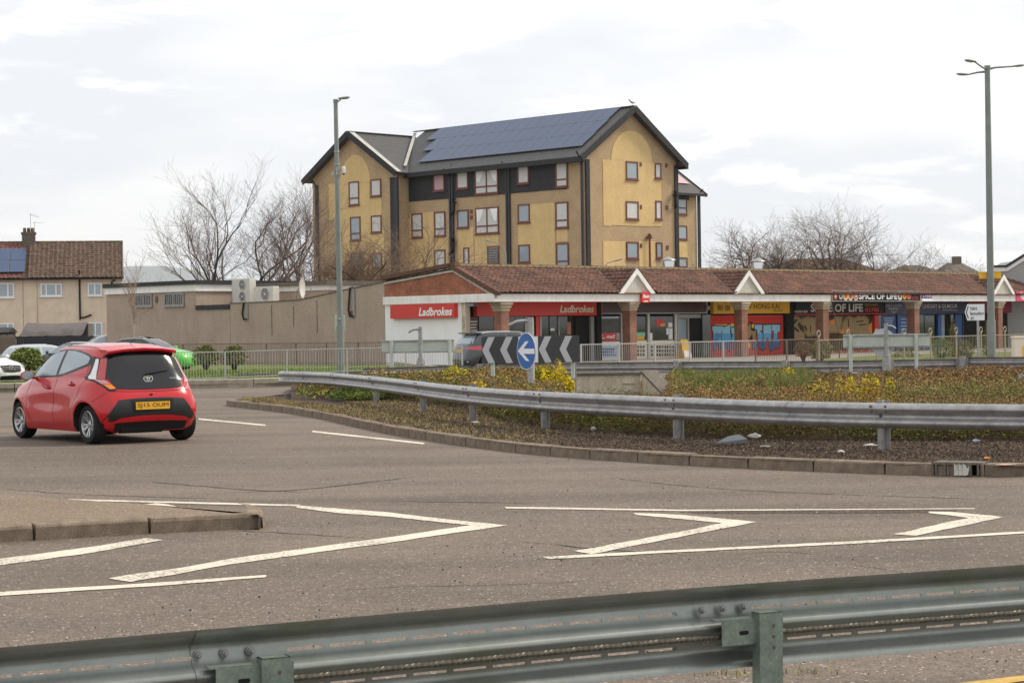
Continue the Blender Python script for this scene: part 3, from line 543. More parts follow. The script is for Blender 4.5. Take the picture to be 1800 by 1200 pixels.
mb.bar((W_ + ov + .05, -ov, EZ - .42), (W_ + ov + .05, 15, EZ - .42), .14, .3); mb.bar((W_, 15 - ov, EZ - .78), (31.2, 15 - ov, EZ - .78), .12, .2)
mb.bar((31.18, 15 - ov, EZ - .8), (31.18, 19.5, RZ - .6), .08, .3)
obj('bargeboard', mb, MT['charcoal'], roof)
# cladding, render panels
pA = on(flats, 0, 0, 717, 355); pB = on(flats, 0, 0, 997, 332)
mb = MB(); wbox(mb, 0, 0, pB.y, BL - .02, (pA.z + pB.z) / 2, EZ - .5, 0.002, .05); obj('dark_cladding', mb, MT['charcoal'], flats)
mb = MB(); wbox(mb, 1, 15, 25.3, 29.5, EZ - 1.2, EZ - .8, .002, .04); obj('dark_cladding', mb, MT['charcoal'], flats)
def panel(ax, val, x0, x1, y0, y1):
    A = on(flats, ax, val, x0, (y0 + y1) / 2); B = on(flats, ax, val, x1, (y0 + y1) / 2); m = (x0 + x1) / 2
    C = on(flats, ax, val, m, y0); D = on(flats, ax, val, m, y1); c0, c1 = sorted((A[1 - ax], B[1 - ax]))
    mb = MB(); wbox(mb, ax, val, c0, c1, D.z, C.z, .002, .028); obj('render_panel', mb, MT['yellow'], flats)
    return c0, c1, D.z, C.z
for r in ((719, 763, 374, 476), (765, 788, 416, 476), (806, 833, 400, 476), (835, 877, 409, 476), (911, 976, 358.5, 476), (979, 998, 400, 425)): panel(0, 0, *r)
def arch(ax, val, xl, xr, yt, yb, xs, ys, ye):
    A = on(flats, ax, val, xl, ys); B = on(flats, ax, val, xr, ys); T = on(flats, ax, val, (xl + xr) / 2, yt); o = 1 - ax
    c0, c1 = sorted((A[o], B[o])); m = (c0 + c1) / 2; zs = (A.z + B.z) / 2; pts = []
    for k in range(25):
        a = math.pi * k / 24; pts.append((m + math.cos(a) * (c1 - c0) / 2, zs + math.sin(a) * (T.z - zs)))
    P = [(val - .002, c, z) if ax == 0 else (c, val - .002, z) for c, z in pts]
    mb = MB(); mb.prism(P, (-.026, 0, 0) if ax == 0 else (0, -.026, 0)); obj('render_panel', mb, MT['yellow'], flats)
arch(1, 0, 1074, 1146, 230, 0, 0, 283, 0)
c = panel(1, 0, 1059.7, 1074.4, 281, 397); panel(1, 0, 1074.5, 1145.5, 283.2, 397); panel(1, 0, 1145.6, 1162, 287, 397.5); panel(1, 0, 1060, 1099.5, 424, 478); panel(1, 0, 1123, 1152, 424, 478); panel(1, 15, 1192, 1208, 424, 452)
arch(0, -1.2, 599, 651, 272, 0, 0, 322, 0)
panel(0, -1.2, 578, 598.5, 323, 386); panel(0, -1.2, 599, 651, 322.5, 500); panel(0, -1.2, 651.5, 672, 346, 500)
panel(0, -1.2, 672.5, 676, 400, 500)
# windows on the three faces
FW = []
for r, st in (((762, 306, 781.5, 336), 'one'), ((803, 300, 823, 332), 'one'), ((835, 297, 876, 341), 'double'), ((910, 290, 930, 323), 'one'), ((977, 284, 998, 329), 'tall'),
              ((724, 375, 743, 418), 'tall'), ((764, 372, 783, 415.5), 'tall'), ((804, 369, 824, 401), 'one'), ((836, 364.5, 877, 411), 'double'), ((910.5, 359, 931.5, 391.5), 'one'), ((977, 355, 999, 401), 'tall'),
              ((764, 439, 783.5, 478), 'tall'), ((815, 435, 825, 470), 'one'), ((857, 432.5, 877.5, 464), 'one'), ((911.5, 430, 932, 462), 'one'), ((978, 427, 1000, 473), 'tall')):
    up = r[1] < 345
    f, q = window(flats, 0, -.05 if up else -.03, r, st, pmat=MT['net2'] if r[0] == 762 else (MT['glassd'] if r[0] in (910.5, 911.5, 804, 978) else MT['net']))
    if r[0] == 857:
        mb = MB()
        for k in range(6): zz = q[2] + .15 + k * (q[3] - q[2] - .25) / 6; wbox(mb, 0, -.05, q[0] + .08, q[1] - .08, zz, zz + .10, .03, .045)
        obj('blind', mb, MT['glassb'], f)
    if r[0] in (835, 836):   # drawn-back curtains
        mb = MB()
        for s_ in (0, 1):
            ce = q[1] - .1 if s_ else q[0] + .1; d = -1 if s_ else 1
            mb.add([(-.067, ce, q[3] - .1), (-.067, ce + d * .75, q[3] - .1), (-.067, ce + d * .35, q[2] + .9), (-.067, ce + d * .1, q[2] + .85)], [(0, 1, 2, 3)])
        obj('curtain', mb, MT['whitew'], f)
for r, st in (((1100, 284, 1121, 316), 'one'), ((1151, 287, 1162, 314), 'one'), ((1100, 354, 1122, 386), 'one'), ((1152, 353, 1163, 386), 'one'), ((1101, 425, 1122, 455), 'one'), ((1153, 426, 1164, 454), 'one')):
    window(flats, 1, -.03, r, st, pmat=MT['glassd'] if r[0] in (1101, 1153, 1100) and r[1] != 354 else MT['net'])
for r, st in (((1191, 339, 1207, 377), 'tall'), ((1191, 396.5, 1207.6, 421), 'one'), ((1192, 453, 1208, 470), 'one')): window(flats, 1, 15, r, st, pmat=MT['glassd'])
for r, st in (((613.5, 319, 631.5, 361), 'tall'), ((652, 315, 670, 345.5), 'one'), ((616, 381, 634, 423), 'tall'), ((652.6, 378.6, 671, 409), 'one'), ((618, 444, 636, 486), 'tall'), ((654, 444, 671.6, 471.6), 'one')):
    window(flats, 0, -1.23, r, st, pmat=MT['glassd'] if r[0] in (616, 654, 618) else MT['net'])
# vents, pipes, corner strips
vm = None
def vent(ax, val, px, py):
    p = on(flats, ax, val, px, py); mb = MB(); wbox(mb, ax, val, p[1 - ax] - .11, p[1 - ax] + .11, p.z - .14, p.z + .14, .0, .05); obj('vent', mb, MT['brown'], flats)
for a in ((1, 0, 1125.5, 289), (1, 0, 1171, 291), (1, 0, 1126, 364), (1, 0, 1172, 365), (1, 0, 1126, 432), (1, 0, 1173, 435), (0, 0, 718.5, 381), (0, 0, 829, 372), (0, 0, 829, 382)): vent(*a)
def strip(ax, val, x0, x1, ytop, t=.12, mat='darkpipe', zb=-1):
    A = on(flats, ax, val, x0, ytop); B = on(flats, ax, val, x1, ytop); c0, c1 = sorted((A[1 - ax], B[1 - ax]))
    mb = MB(); wbox(mb, ax, val, c0, c1, zb, A.z, .03, .03 + t); obj('pipe_casing', mb, MT[mat], flats)
strip(0, 0, 790.5, 793, 300); strip(0, 0, 794.5, 797.5, 290); strip(0, 0, 890, 892.5, 283); strip(0, 0, 894, 897, 290); strip(0, 0, 1022, 1026, 280, .1)
strip(1, 0, 1027.5, 1034, 280, .1, 'charcoal'); strip(1, 0, 1184, 1190, 291, .08, 'charcoal'); strip(0, -1.2, 687, 694, 312, .08, 'charcoal'); strip(0, -1.2, 695, 701, 312, .14); strip(0, -1.2, 555.5, 560, 326, .1, 'charcoal'); strip(1, 15, 1224.5, 1229, 342, .1, 'charcoal')
def flue(ax, val, px, py, dx):
    p = on(flats, ax, val, px, py); q = on(flats, ax, val, px + dx, py + 10); mb = MB(); d = Vector((-.28, 0, 0)) if ax == 0 else Vector((0, -.28, 0))
    mb.tube([p + d, (p + d) - Vector((0, 0, .55)), q + d * .4 - Vector((0, 0, .4))], .09, 8); c = p + d; mb.lathe([(.05, .0), (.19, .02), (.19, .13), (.06, .15), (.06, .2), (.15, .22), (.15, .34), (.02, .36)], tuple(c), 10)
    obj('flue', mb, MT['black'], flats)
flue(0, 0, 803, 358, -9); flue(0, 0, 800, 427, -8); flue(1, 0, 1182, 345, 4)
p = on(flats, 1, 0, 1138, 420); mb = MB(); mb.tube([p + Vector((0, -.2, 0)), Vector((p.x + .05, -.2, 0))], .07, 8); mb.lathe([(.05, 0), (.2, .03), (.2, .18), (.07, .2), (.16, .28), (.02, .4)], (p.x, -.2, p.z), 10); obj('soil_pipe', mb, MT['brown'], flats)
# gutter swan-necks
for (ax, v, x0, y0, x1, y1) in ((0, 0, 780, 296, 792, 312), (0, 0, 882, 284, 891, 300), (1, 0, 1013, 266, 1021, 281), (1, 0, 1193, 279, 1188, 296), (0, -1.2, 549, 317, 556, 328), (1, 15, 1236, 333, 1227, 342)):
    a = on(flats, ax, v - .5, x0, y0); b = on(flats, ax, v - .1, x1, y1); mb = MB(); mb.tube([a, b], .05, 6); obj('downpipe_bend', mb, MT['black'], flats)
# solar panels: three rows lying 6 cm above the sheet
sv_ = Vector((1, 0, sl)).normalized(); nv_ = Vector((-sl, 0, 1)).normalized(); pw, ph = 1.0, 1.75
mbp = MB(); mbp.box(0, 1, 0, 1, 0, 1)
cell = MB()
def pv_mesh():
    mb = MB(); a = lambda u, s, h: Vector((0, 0, 0)) + Vector((0, 1, 0)) * u + sv_ * s + nv_ * h
    g = .012
    mb.hexa([a(g, g, 0), a(pw - g, g, 0), a(pw - g, ph - g, 0), a(g, ph - g, 0), a(g, g, .04), a(pw - g, g, .04), a(pw - g, ph - g, .04), a(g, ph - g, .04)], 0)
    mb.add([a(.04, .04, .043), a(pw - .04, .04, .043), a(pw - .04, ph - .04, .043), a(.04, ph - .04, .043)], [(0, 1, 2, 3)], 1); return mb
pvm = mkmesh('solar_panel', pv_mesh(), [MT['pvf'], MT['pv']])
for row, n in enumerate((16, 17, 18)):
    for k in range(n):
        s_ = 1.28 + row * ph; base = Vector((-ov, .35 + k * pw + row * .12, EZ - ov * sl + .12)) + sv_ * s_ + nv_ * .10
        inst('solar_panel', pvm, flats, base)
mb = MB()
for row in range(3):
    for k in range(0, 17): b_ = Vector((-ov, .35 + k * pw + row * .12, EZ - ov * sl + .12)) + sv_ * (1.28 + row * ph + .1) + nv_ * .15; mb.box(b_.x - .03, b_.x + .03, b_.y - .04, b_.y + .04, b_.z - .02, b_.z + .025)
obj('panel_clamps', mb, MT['flash'], flats, kind='stuff')
mb = MB(); P_ = [Vector((W_ + 14, 15 - ov, EZ - .75)) + Vector((0, 1, .7)) * s_ for s_ in (1.2, 4.2)]
mb.add([P_[0] + Vector((0, 0, .14)), P_[0] + Vector((6.6, 0, .14)), P_[1] + Vector((6.6, 0, .14)), P_[1] + Vector((0, 0, .14))], [(0, 1, 2, 3)]); obj('roof_light_sheet', mb, MT['net2'], roof)  # flat pale sheet over part of the rear wing slope
# gull on the ridge end
gl = thing('gull', 'single gull standing on the gable peak of the flats', 'bird', tuple(rmat(flats) @ Vector((W_ / 2, -.3, RZ + .19))), TH + R(150))
mb = MB(); mb.tube([(-.26, 0, .20), (-.16, 0, .20), (-.02, 0, .22), (.10, 0, .27), (.16, 0, .36), (.20, 0, .40), (.25, 0, .40), (.33, 0, .385)], [.01, .035, .075, .07, .045, .048, .03, .006], 8); obj('body', mb, MT['gull'], gl, smooth=True, sharp=80)
mb = MB(); mb.tube([(0, .02, .0), (0, .02, .17)], .008, 5); mb.tube([(0, -.02, .0), (0, -.02, .17)], .008, 5); obj('legs', mb, MT['ysign'], gl)
# ================================================================ SHOPPING TERRACE
C0 = Vector((-.79, 89.6, 0))
shops = thing('shopping_terrace', 'long single storey brick shopping terrace with tiled roof and white fascia', 'shops', tuple(C0), TH)
ap = on(shops, 0, 0, 797, 467); lf = on(shops, 0, 0, 676, 490.5); ft = on(shops, 1, 0, 886, 515); fb = on(shops, 1, 0, 886, 530.2)
RB, RZs = ap.y, ap.z; LB, LZ = lf.y, lf.z; FT, FB = ft.z, fb.z; AL = on(shops, 1, 0, 1790, 525).x + 14
AD = 2.1   # arcade depth
def ax_(px, py=560, b=0): return on(shops, 1, b, px, py).x
print('SHOPS', RB, RZs, LB, LZ, FT, FB, AL)
mb = MB(); mb.box(.25, AL, AD + .12, LB, -1, FT - .05); obj('wall', mb, MT['blackm'], shops)
mb = MB(); mb.box(.0, .25, AD, LB, -1, FB + .02); obj('end_wall', mb, MT['whitew'], shops)
mb = MB(); mb.prism([(0, -.05, FT - .02), (0, LB, FT - .02), (0, LB, LZ - .25), (0, RB, RZs - .28)], (.3, 0, 0)); obj('hung_tile_gable', mb, MT['hung'], shops)
mb = MB(); mb.box(.0, AL, .02, AD + .2, FT - .12, FT - .06); obj('soffit', mb, MT['white'], shops)
fas = MB(); xs = [-.14] + [ax_(x) for x in (1034, 1301, 1420, 1555, 1700, 1787)] ; 
for a, b in zip(xs, xs[1:]):
    m_ = MB(); m_.box(a + .004, b - .004, -.14, 0, FB, FT - .09); m_.box(a, b, -.17, 0, FT - .09, FT); obj('fascia_board', m_, MT['white'], shops)
m_ = MB(); m_.box(-.14, -.001, .003, LB, FB, FT - .02); obj('fascia_board', m_, MT['white'], shops)
# roof tiles
def tiles(mb, O, U, S, tw, tl, cond=None, amp=.028, m=0, seg=4):
    O, U, S = Vector(O), Vector(U), Vector(S); Lu, Ls = U.length, S.length; u, s = U.normalized(), S.normalized(); n = u.cross(s); n = -n if n.z < 0 else n
    nu = int(Lu / tw); ns = int(Ls / tl + .999); wv = [amp * (1 + math.cos(2 * math.pi * (k / seg) + .6)) / 1 for k in range(seg)] + [amp * (1 + math.cos(.6))]
    for j in range(ns):
        s0, s1 = j * tl, min((j + 1) * tl, Ls)
        for i in range(nu):
            if cond and not cond((i + .5) * tw, (s0 + s1) / 2): continue
            jt = random.uniform(-.006, .008)
            vs = []
            for k in range(seg + 1):
                x = (i + k / seg) * tw; h = wv[k] + jt
                vs += [O + u * x + s * s0 + n * (h - .0), O + u * x + s * s0 + n * (h + .035), O + u * x + s * (s1 + .02) + n * (h + .004)]
            fs = []
            for k in range(seg): a = k * 3; fs += [(a, a + 3, a + 4, a + 1), (a + 1, a + 4, a + 5, a + 2)]
            mb.add(vs, fs, m)
b0 = -.3; z0_ = FT + .01; km = (RZs - .02 - z0_) / (RB - b0); zmain = lambda b: z0_ + (b - b0) * km
GZ = RZs - .12
gab = [(ax_(1115), 1.32), (ax_(1312), 1.32), (ax_(1760), 1.32)]
Sv = Vector((0, RB - b0, RZs - .02 - z0_)); SL = Sv.length
def keep(a, s):
    b = b0 + s / SL * (RB - b0); z = zmain(b)
    return all(GZ - abs(a - .0 - ga) * (GZ - z0_) / hw <= z + .0 for ga, hw in gab)
mb = MB(); tiles(mb, (-.12, b0, z0_), (AL + .1, 0, 0), Sv, .30, .27, lambda a, s: keep(a - .12, s), seg=3)
def und(b): return zmain(b) - .02
for ga, hw in gab:
    bb = lambda da: b0 + (GZ - abs(da) * (GZ - z0_) / hw - z0_) / km
    for sgn in (-1, 1):
        Sg = Vector((-sgn * hw, 0, GZ - z0_)); Lg_ = Sg.length
        tiles(mb, (ga + sgn * hw, -.22, z0_ + .0), (0, RB + .3, 0), Sg, .3, .27, lambda bq, s, L=Lg_, hw=hw: -.22 + bq <= bb(hw * (1 - s / L)) + .1, seg=3)
obj('roof_tiles', mb, MT['tile'], shops, kind='stuff')
mb = MB()   # felt underlay / solid roof body so no light leaks
mb.prism([(.08, b0 + .02, z0_ - .03), (.08, RB, RZs - .08), (.08, LB, LZ - .06), (.08, LB, FT - .1), (.08, .1, FT - .1)], (AL, 0, 0)); obj('roof_deck', mb, MT['tile_moss'], shops)
mb = MB()
for ga, hw in gab:
    mb.prism([(ga - hw, -.1, z0_ - .02), (ga + hw, -.1, z0_ - .02), (ga, -.1, GZ - .04)], (0, RB - .1, 0))
obj('gable_roof_deck', mb, MT['tile_moss'], shops)
# ridge tiles, verge tiles
rt = MB(); rt.tube([(0, 0, 0), (.44, 0, 0)], .13, 8); rtm = mkmesh('ridge_tile', rt, MT['tile_moss'])
n = int(AL / .45)
for i in range(min(n, 130)): o = inst('ridge_tile', rtm, shops, (-.1 + i * .45, RB, RZs + random.uniform(-.015, .015) - .01))
vt = MB(); vt.box(-.06, .30, 0, .42, -.13, .05); vtm = mkmesh('verge_tile', vt, MT['tile'])
for (p0, p1) in (((b0, z0_), (RB, RZs)), ((LB + .1, LZ), (RB, RZs))):
    L = math.hypot(p1[0] - p0[0], p1[1] - p0[1]); n = int(L / .3); an = math.atan2(p1[1] - p0[1], p1[0] - p0[0])
    for i in range(n + 1):
        f = i * .3 / L; o = inst('verge_tile', vtm, shops, (-.1, p0[0] + (p1[0] - p0[0]) * f, p0[1] + (p1[1] - p0[1]) * f + random.uniform(0, .015))); o.rotation_euler = (an, 0, 0); o.scale = (1, .7, 1)
mb = MB(); mb.bar((-.03, b0 + .1, z0_ - .2), (-.03, RB, RZs - .24), .08, .09); mb.bar((-.03, LB, LZ - .21), (-.03, RB, RZs - .24), .08, .09); obj('bargeboard', mb, MT['flash'], shops)
mb = MB(); mb.bar((.3, LB + .06, LZ), (AL, LB + .06, LZ), .15, .1); obj('rear_gutter', mb, MT['black'], shops)
for ga, hw in gab:
    mb = MB()
    for sgn in (-1, 1): mb.prism([(ga + sgn * (hw + .04), -.24, z0_ - .03), (ga + sgn * (hw - .30), -.24, z0_ - .03), (ga, -.24, GZ - .26), (ga, -.24, GZ + .03)], (0, .1, 0))
    obj('gable_bargeboard', mb, MT['white'], shops)
    mb = MB()
    for k in range(-9, 10):
        q = ga + k * .12; zt = GZ - .12 - abs(k * .12) * (GZ - z0_) / hw
        if zt > FT + .05: mb.box(q - .056, q + .056, -.13, -.112, FT, zt)
    obj('gable_boarding', mb, M('cream_board', (.55, .53, .46), .7, var=.1) if 'cream_board' not in bpy.data.materials else bpy.data.materials['cream_board'], shops)
    for sgn in (-1, 1):
        mb = MB(); mb.bar((ga + sgn * (hw + .02), -.2, z0_ + .06), (ga, b0 + (GZ - z0_) / km, GZ + .06), .16, .03); obj('valley_lead', mb, MT['concd'], shops)
# brick columns with corbelled buff heads
for i, px in enumerate((882, 1107, 1303, 1446, 1606, 1753, 1880)):
    a = ax_(px, 570, .25); s = .25
    mb = MB(); mb.box(a - s, a + s, .02, .02 + 2 * s, -.2, FB - .42); c_ = obj('column', mb, MT['brick'], shops)
    mb = MB()
    for k in range(3): e = .03 + .05 * k; mb.box(a - s - e, a + s + e, .02 - e, .02 + 2 * s + e, FB - .418 + k * .14, FB - .422 + (k + 1) * .14 - (0 if k < 2 else .003))
    obj('column_head', mb, MT['buff'], c_)
# ---- shop fronts on the plane b = AD
def sf(name, mats, x0, x1, y0, y1, t0=.0, t1=.05, b=AD, par=None):
    A = on(shops, 1, b, x0, (y0 + y1) / 2); B = on(shops, 1, b, x1, (y0 + y1) / 2); m = (x0 + x1) / 2; C = on(shops, 1, b, m, y0); D = on(shops, 1, b, m, y1)
    mb = MB(); mb.box(A.x, B.x, b - t1, b - t0, D.z, C.z); return obj(name, mb, mats, par or shops)
def stext(name, s, mat, x0, x1, y0, y1, b, par=None, **k):
    A = on(shops, 1, b, x0, y1); B = on(shops, 1, b, x1, y1); C = on(shops, 1, b, x0, y0)
    mb = text_mb(s, (A.x, b, A.z), (1, 0, 0), B.x - A.x, C.z - A.z, **k); return obj(name, mb, mat, par or shops)
FL = 642   # foot of the fronts on the picture
def pane(x0, x1, y0=556, y1=FL, mat='glassb', t=.02): return sf('shop_window', MT[mat], x0, x1, y0, y1, .0, t)
# betting shop
s1 = sf('shop_sign', MT['red'], 831, 1051, 526, 555, .02, .28); stext('lettering', 'Ladbrokes', MT['cream'], 984, 1044, 536.5, 549.5, AD - .285, s1, shear=.25, bold=.025)
for a in ((842, 868), (893, 921), (951, 964), (966, 980), (982, 1008)): pane(*a)
sf('window_poster', MT['maroon'], 824.5, 840, 557, 620, .0, .03)
for k in range(7): sf('poster_text', MT['gletter'], 826 + (k % 2), 838 - (k % 3), 564 + k * 5.2, 566.4 + k * 5.2, .03, .034)
sf('door_poster', MT['red'], 941.5, 948, 556, 620, .02, .03); sf('door', MT['blackm'], 1011, 1034, 556, FL, .0, .03); sf('pilaster', MT['grey'], 1036, 1041, 556, FL, .0, .14)
sf('window_frame', MT['grey'], 868.5, 869.5, 556, FL, .0, .08); sf('window_frame', MT['gletter'], 922, 924, 556, FL, .0, .08); sf('window_frame', MT['gletter'], 948.5, 950, 556, FL, .0, .08); sf('window_frame', MT['grey'], 980.2, 981.8, 556, FL, .0, .08)
sf('notice', MT['upvc'], 967, 974, 577, 581, .021, .03)
sf('window_display', M('poster_skin', (.35, .16, .10), .6), 996, 1003, 566, 588, .02, .03)
sf('pilaster', MT['blackm'], 1042, 1050, 531, FL, .0, .3)
# newsagent
s2 = sf('shop_sign', MT['maroon'], 1052, 1237, 530, 550, .02, .22); sf('sign_trim', MT['gletter'], 1052, 1237, 550, 551.2, .2, .24, par=s2); sf('sign_trim', MT['gletter'], 1236, 1237.2, 531, 551, .2, .24, par=s2)
sf('window_frame', MT['gletter'], 1090, 1094, 552, FL, .0, .10); pane(1051, 1089, 556, 598, 'glassd'); sf('window_display', M('display_dark', (.05, .05, .045), .4, var=.6, vs=2), 1051.5, 1088.5, 560, 585, .021, .03)
pr = sf('newspaper_banner', MT['red'], 1051.5, 1083, 585, 599, .031, .045); stext('lettering', 'mail', MT['wletter'], 1066, 1081, 588, 594.5, AD - .05, pr, shear=.2, bold=.03); stext('lettering', 'daily\nrecord', MT['wletter'], 1052.5, 1063, 587, 595.5, AD - .05, pr, bold=.02)
sf('stall_riser', MT['upvc'], 1051.5, 1088.5, 600, FL, .0, .05); pb = sf('blue_notice', MT['lblue'], 1052.5, 1088, 608, 628, .051, .06)
for k, (a, b) in enumerate(((1054, 1079), (1054, 1078), (1054, 1081))): 
    for q in range(7): sf('notice_text', MT['navy'], a + q * (b - a) / 7, a + (q + .75) * (b - a) / 7, 612.2 + k * 4.8, 615 + k * 4.8, .06, .063, par=pb)
for a in ((1118, 1136), (1142, 1184)):
    pane(*a, 556, 598); sf('window_frame', MT['gletter'], a[1] + .5, a[1] + 4, 552, FL, .0, .10)
    sf('stall_riser', MT['cream'], a[0], a[1], 598, 640, .0, .05)
    for i in range(int((a[1] - a[0]) / 4.6)):
        for j in range(3): sf('riser_pane', MT['glassb'] if (i + j) % 3 else MT['navy'], a[0] + 1 + i * 4.6, a[0] + 4.2 + i * 4.6, 607 + j * 6.8, 612 + j * 6.8, .051, .06)
sf('stock_boxes', MT['ysign'], 1119, 1132, 591, 597, .021, .03); sf('stock_bottles', M('bottle_green', (.25, .55, .35), .4, var=.3, vs=9), 1118, 1133, 584, 591, .021, .03)
sf('window_notice', MT['red'], 1153, 1167, 561, 574, .021, .03); sf('window_notice', MT['ysign'], 1160, 1168, 569, 573, .031, .036)
for r in ((1174, 1181, 567, 575), (1170.5, 1176, 576.5, 588), (1174.5, 1181.5, 576.8, 596), (1141, 1146, 585, 598)): sf('window_notice', MT['upvc'], *r, .021, .03)
pane(1190, 1206, 560, FL, 'glassd'); sf('door_frame', MT['grey'], 1188, 1190, 552, FL, 0, .12); sf('door_frame', MT['grey'], 1207, 1209, 558, FL, 0, .1); sf('transom', MT['grey'], 1188, 1229, 552.5, 559, 0, .12); sf('doorway', MT['blackm'], 1209, 1229, 560, FL, 0, .05)
sf('pilaster', MT['bodygrey'], 1230, 1244, 553, FL, 0, .2)
ab = on(shops, 1, AD - .9, 1203, FL)
av = thing('advertising_board', 'yellow and white A-board standing outside the newsagent door', 'a-board', tuple(rmat(shops) @ Vector((ab.x, ab.y, .06))), TH)
for s_ in (1, -1):
    mb = MB(); mb.prism([(-.3, -.25 * s_, 0), (.3, -.25 * s_, 0), (.28, 0, .95), (-.28, 0, .95)], (0, .02, 0)); o = obj('board', mb, MT['ybright'], av)
mb = MB(); mb.prism([(-.27, -.262, .06), (.27, -.262, .06), (.265, -.195, .38), (-.265, -.195, .38)], (0, -.005, 0)); obj('panel', mb, MT['upvc'], av)
# take-away with blue graffiti
s3 = sf('shop_sign', MT['ysign'], 1248, 1382, 530, 551, .02, .24); stext('lettering', '新康', MT['black'], 1261, 1284, 535.5, 546.5, AD - .245, s3, sp=1.3); stext('lettering', 'NEW HONG KAI', MT['black'], 1300, 1370, 534, 543, AD - .245, s3); stext('lettering', 'TAKE AWAY', MT['maroon'], 1359, 1376, 544, 547.5, AD - .245, s3)
def shutter(x0, x1, y0, y1, mat, name='shutter'):
    A = on(shops, 1, AD, x0, (y0 + y1) / 2); B = on(shops, 1, AD, x1, (y0 + y1) / 2); C = on(shops, 1, AD, (x0 + x1) / 2, y0); D = on(shops, 1, AD, (x0 + x1) / 2, y1)
    mb = MB(); n = int((C.z - D.z) / .085)
    for k in range(n):
        z = D.z + k * .085; mb.add([(A.x, AD - .03, z), (B.x, AD - .03, z), (B.x, AD - .055, z + .04), (A.x, AD - .055, z + .04), (B.x, AD - .03, z + .082), (A.x, AD - .03, z + .082)], [(0, 1, 2, 3), (3, 2, 4, 5)])
    mb.box(A.x, B.x, AD - .029, AD, D.z, C.z); return obj(name, mb, mat, shops), A.x, B.x, D.z, C.z
sh1, a0, a1, q0, q1 = shutter(1244, 1300, 554, 634, MT['redd']); sh2, a2, a3, _, _ = shutter(1304, 1376, 554, 634, MT['redd'])
sf('stall_riser', MT['grey'], 1244, 1376, 634, FL, .0, .08)
def spray(par, px, mat, t): # a flat sprayed shape given on the picture
    P = [on(shops, 1, AD - t, x, y) for x, y in px]; mb = MB(); mb.poly(P); return obj('graffiti', mb, mat, par)
def Z(x, y): return (1230 + x / 8.57, 500 + y / 8.57)
def grow(px, d):
    cx = sum(p[0] for p in px) / len(px); cy = sum(p[1] for p in px) / len(px); o_ = []
    for x, y in px:
        l = math.hypot(x - cx, y - cy) or 1; o_.append((x + (x - cx) / l * d, y + (y - cy) / l * d))
    return o_
spray(sh1, [Z(*p) for p in ((235, 600), (420, 598), (470, 592), (540, 592), (540, 640), (235, 640))], MT['ygraf'], .058)
G1 = [[(190, 625), (355, 625), (355, 700), (325, 710), (325, 960), (270, 975), (262, 720), (250, 715), (245, 985), (200, 985), (205, 700), (190, 690)],
      [(360, 640), (410, 625), (440, 600), (465, 620), (455, 720), (470, 760), (460, 985), (425, 990), (405, 900), (375, 1000), (335, 990), (330, 740)],
      [(475, 650), (538, 640), (538, 960), (500, 965), (490, 850), (470, 830), (500, 760), (480, 730)]]
G2 = [[(830, 605), (940, 605), (940, 690), (900, 695), (950, 740), (940, 985), (895, 960), (880, 880), (860, 970), (790, 960), (815, 850), (880, 840), (865, 690), (828, 690)],
      [(960, 612), (1080, 605), (1075, 950), (1040, 960), (1030, 800), (1005, 800), (1000, 960), (945, 990), (960, 800)],
      [(1088, 605), (1210, 605), (1210, 700), (1170, 710), (1170, 840), (1205, 840), (1200, 950), (1145, 960), (1070, 1000), (1055, 950), (1110, 840), (1115, 700), (1088, 690)]]
for par, G in ((sh1, G1), (sh2, G2)):
    for g in G:
        spray(par, grow([Z(*p) for p in g], 2.0), MT['black'], .059); spray(par, [Z(*p) for p in g], MT['bgrafl'], .061)
        def clipy(poly, y):   # keep the part lower in the picture than y
            o_ = []
            for a, b in zip(poly, poly[1:] + poly[:1]):
                if a[1] >= y: o_.append(a)
                if (a[1] >= y) != (b[1] >= y): f = (y - a[1]) / (b[1] - a[1]); o_.append((a[0] + f * (b[0] - a[0]), y))
            return o_
        spray(par, [Z(*p) for p in clipy(g, 735)], MT['bgraf'], .063); spray(par, [Z(*p) for p in clipy(g, 860)], MT['bgrafd'], .065)
spray(sh2, [Z(*p) for p in ((715, 610), (760, 560), (800, 570), (820, 600), (810, 660), (860, 680), (860, 760), (830, 850), (760, 850), (715, 800))], MT['black'], .066)
spray(sh2, [Z(*p) for p in ((725, 640), (750, 580), (775, 600), (770, 680), (800, 700), (850, 690), (840, 830), (800, 840), (790, 740), (740, 830), (722, 780))], MT['goldg'], .068)
spray(sh2, [Z(*p) for p in ((785, 610), (800, 595), (822, 600), (810, 650), (785, 655))], MT['ygraf'], .069); spray(sh2, [Z(*p) for p in ((720, 860), (745, 870), (770, 950), (725, 950))], MT['ygraf'], .069)
sf('pilaster', MT['blackm'], 1377, 1391, 531, FL, 0, .2)
lp = on(shops, 1, AD - .25, 1244, 541); mb = MB(); mb.lathe([(.02, -.12), (.13, -.1), (.14, .1), (.02, .13)], tuple(lp), 10); obj('wall_lamp', mb, MT['kerb_pale'], shops)
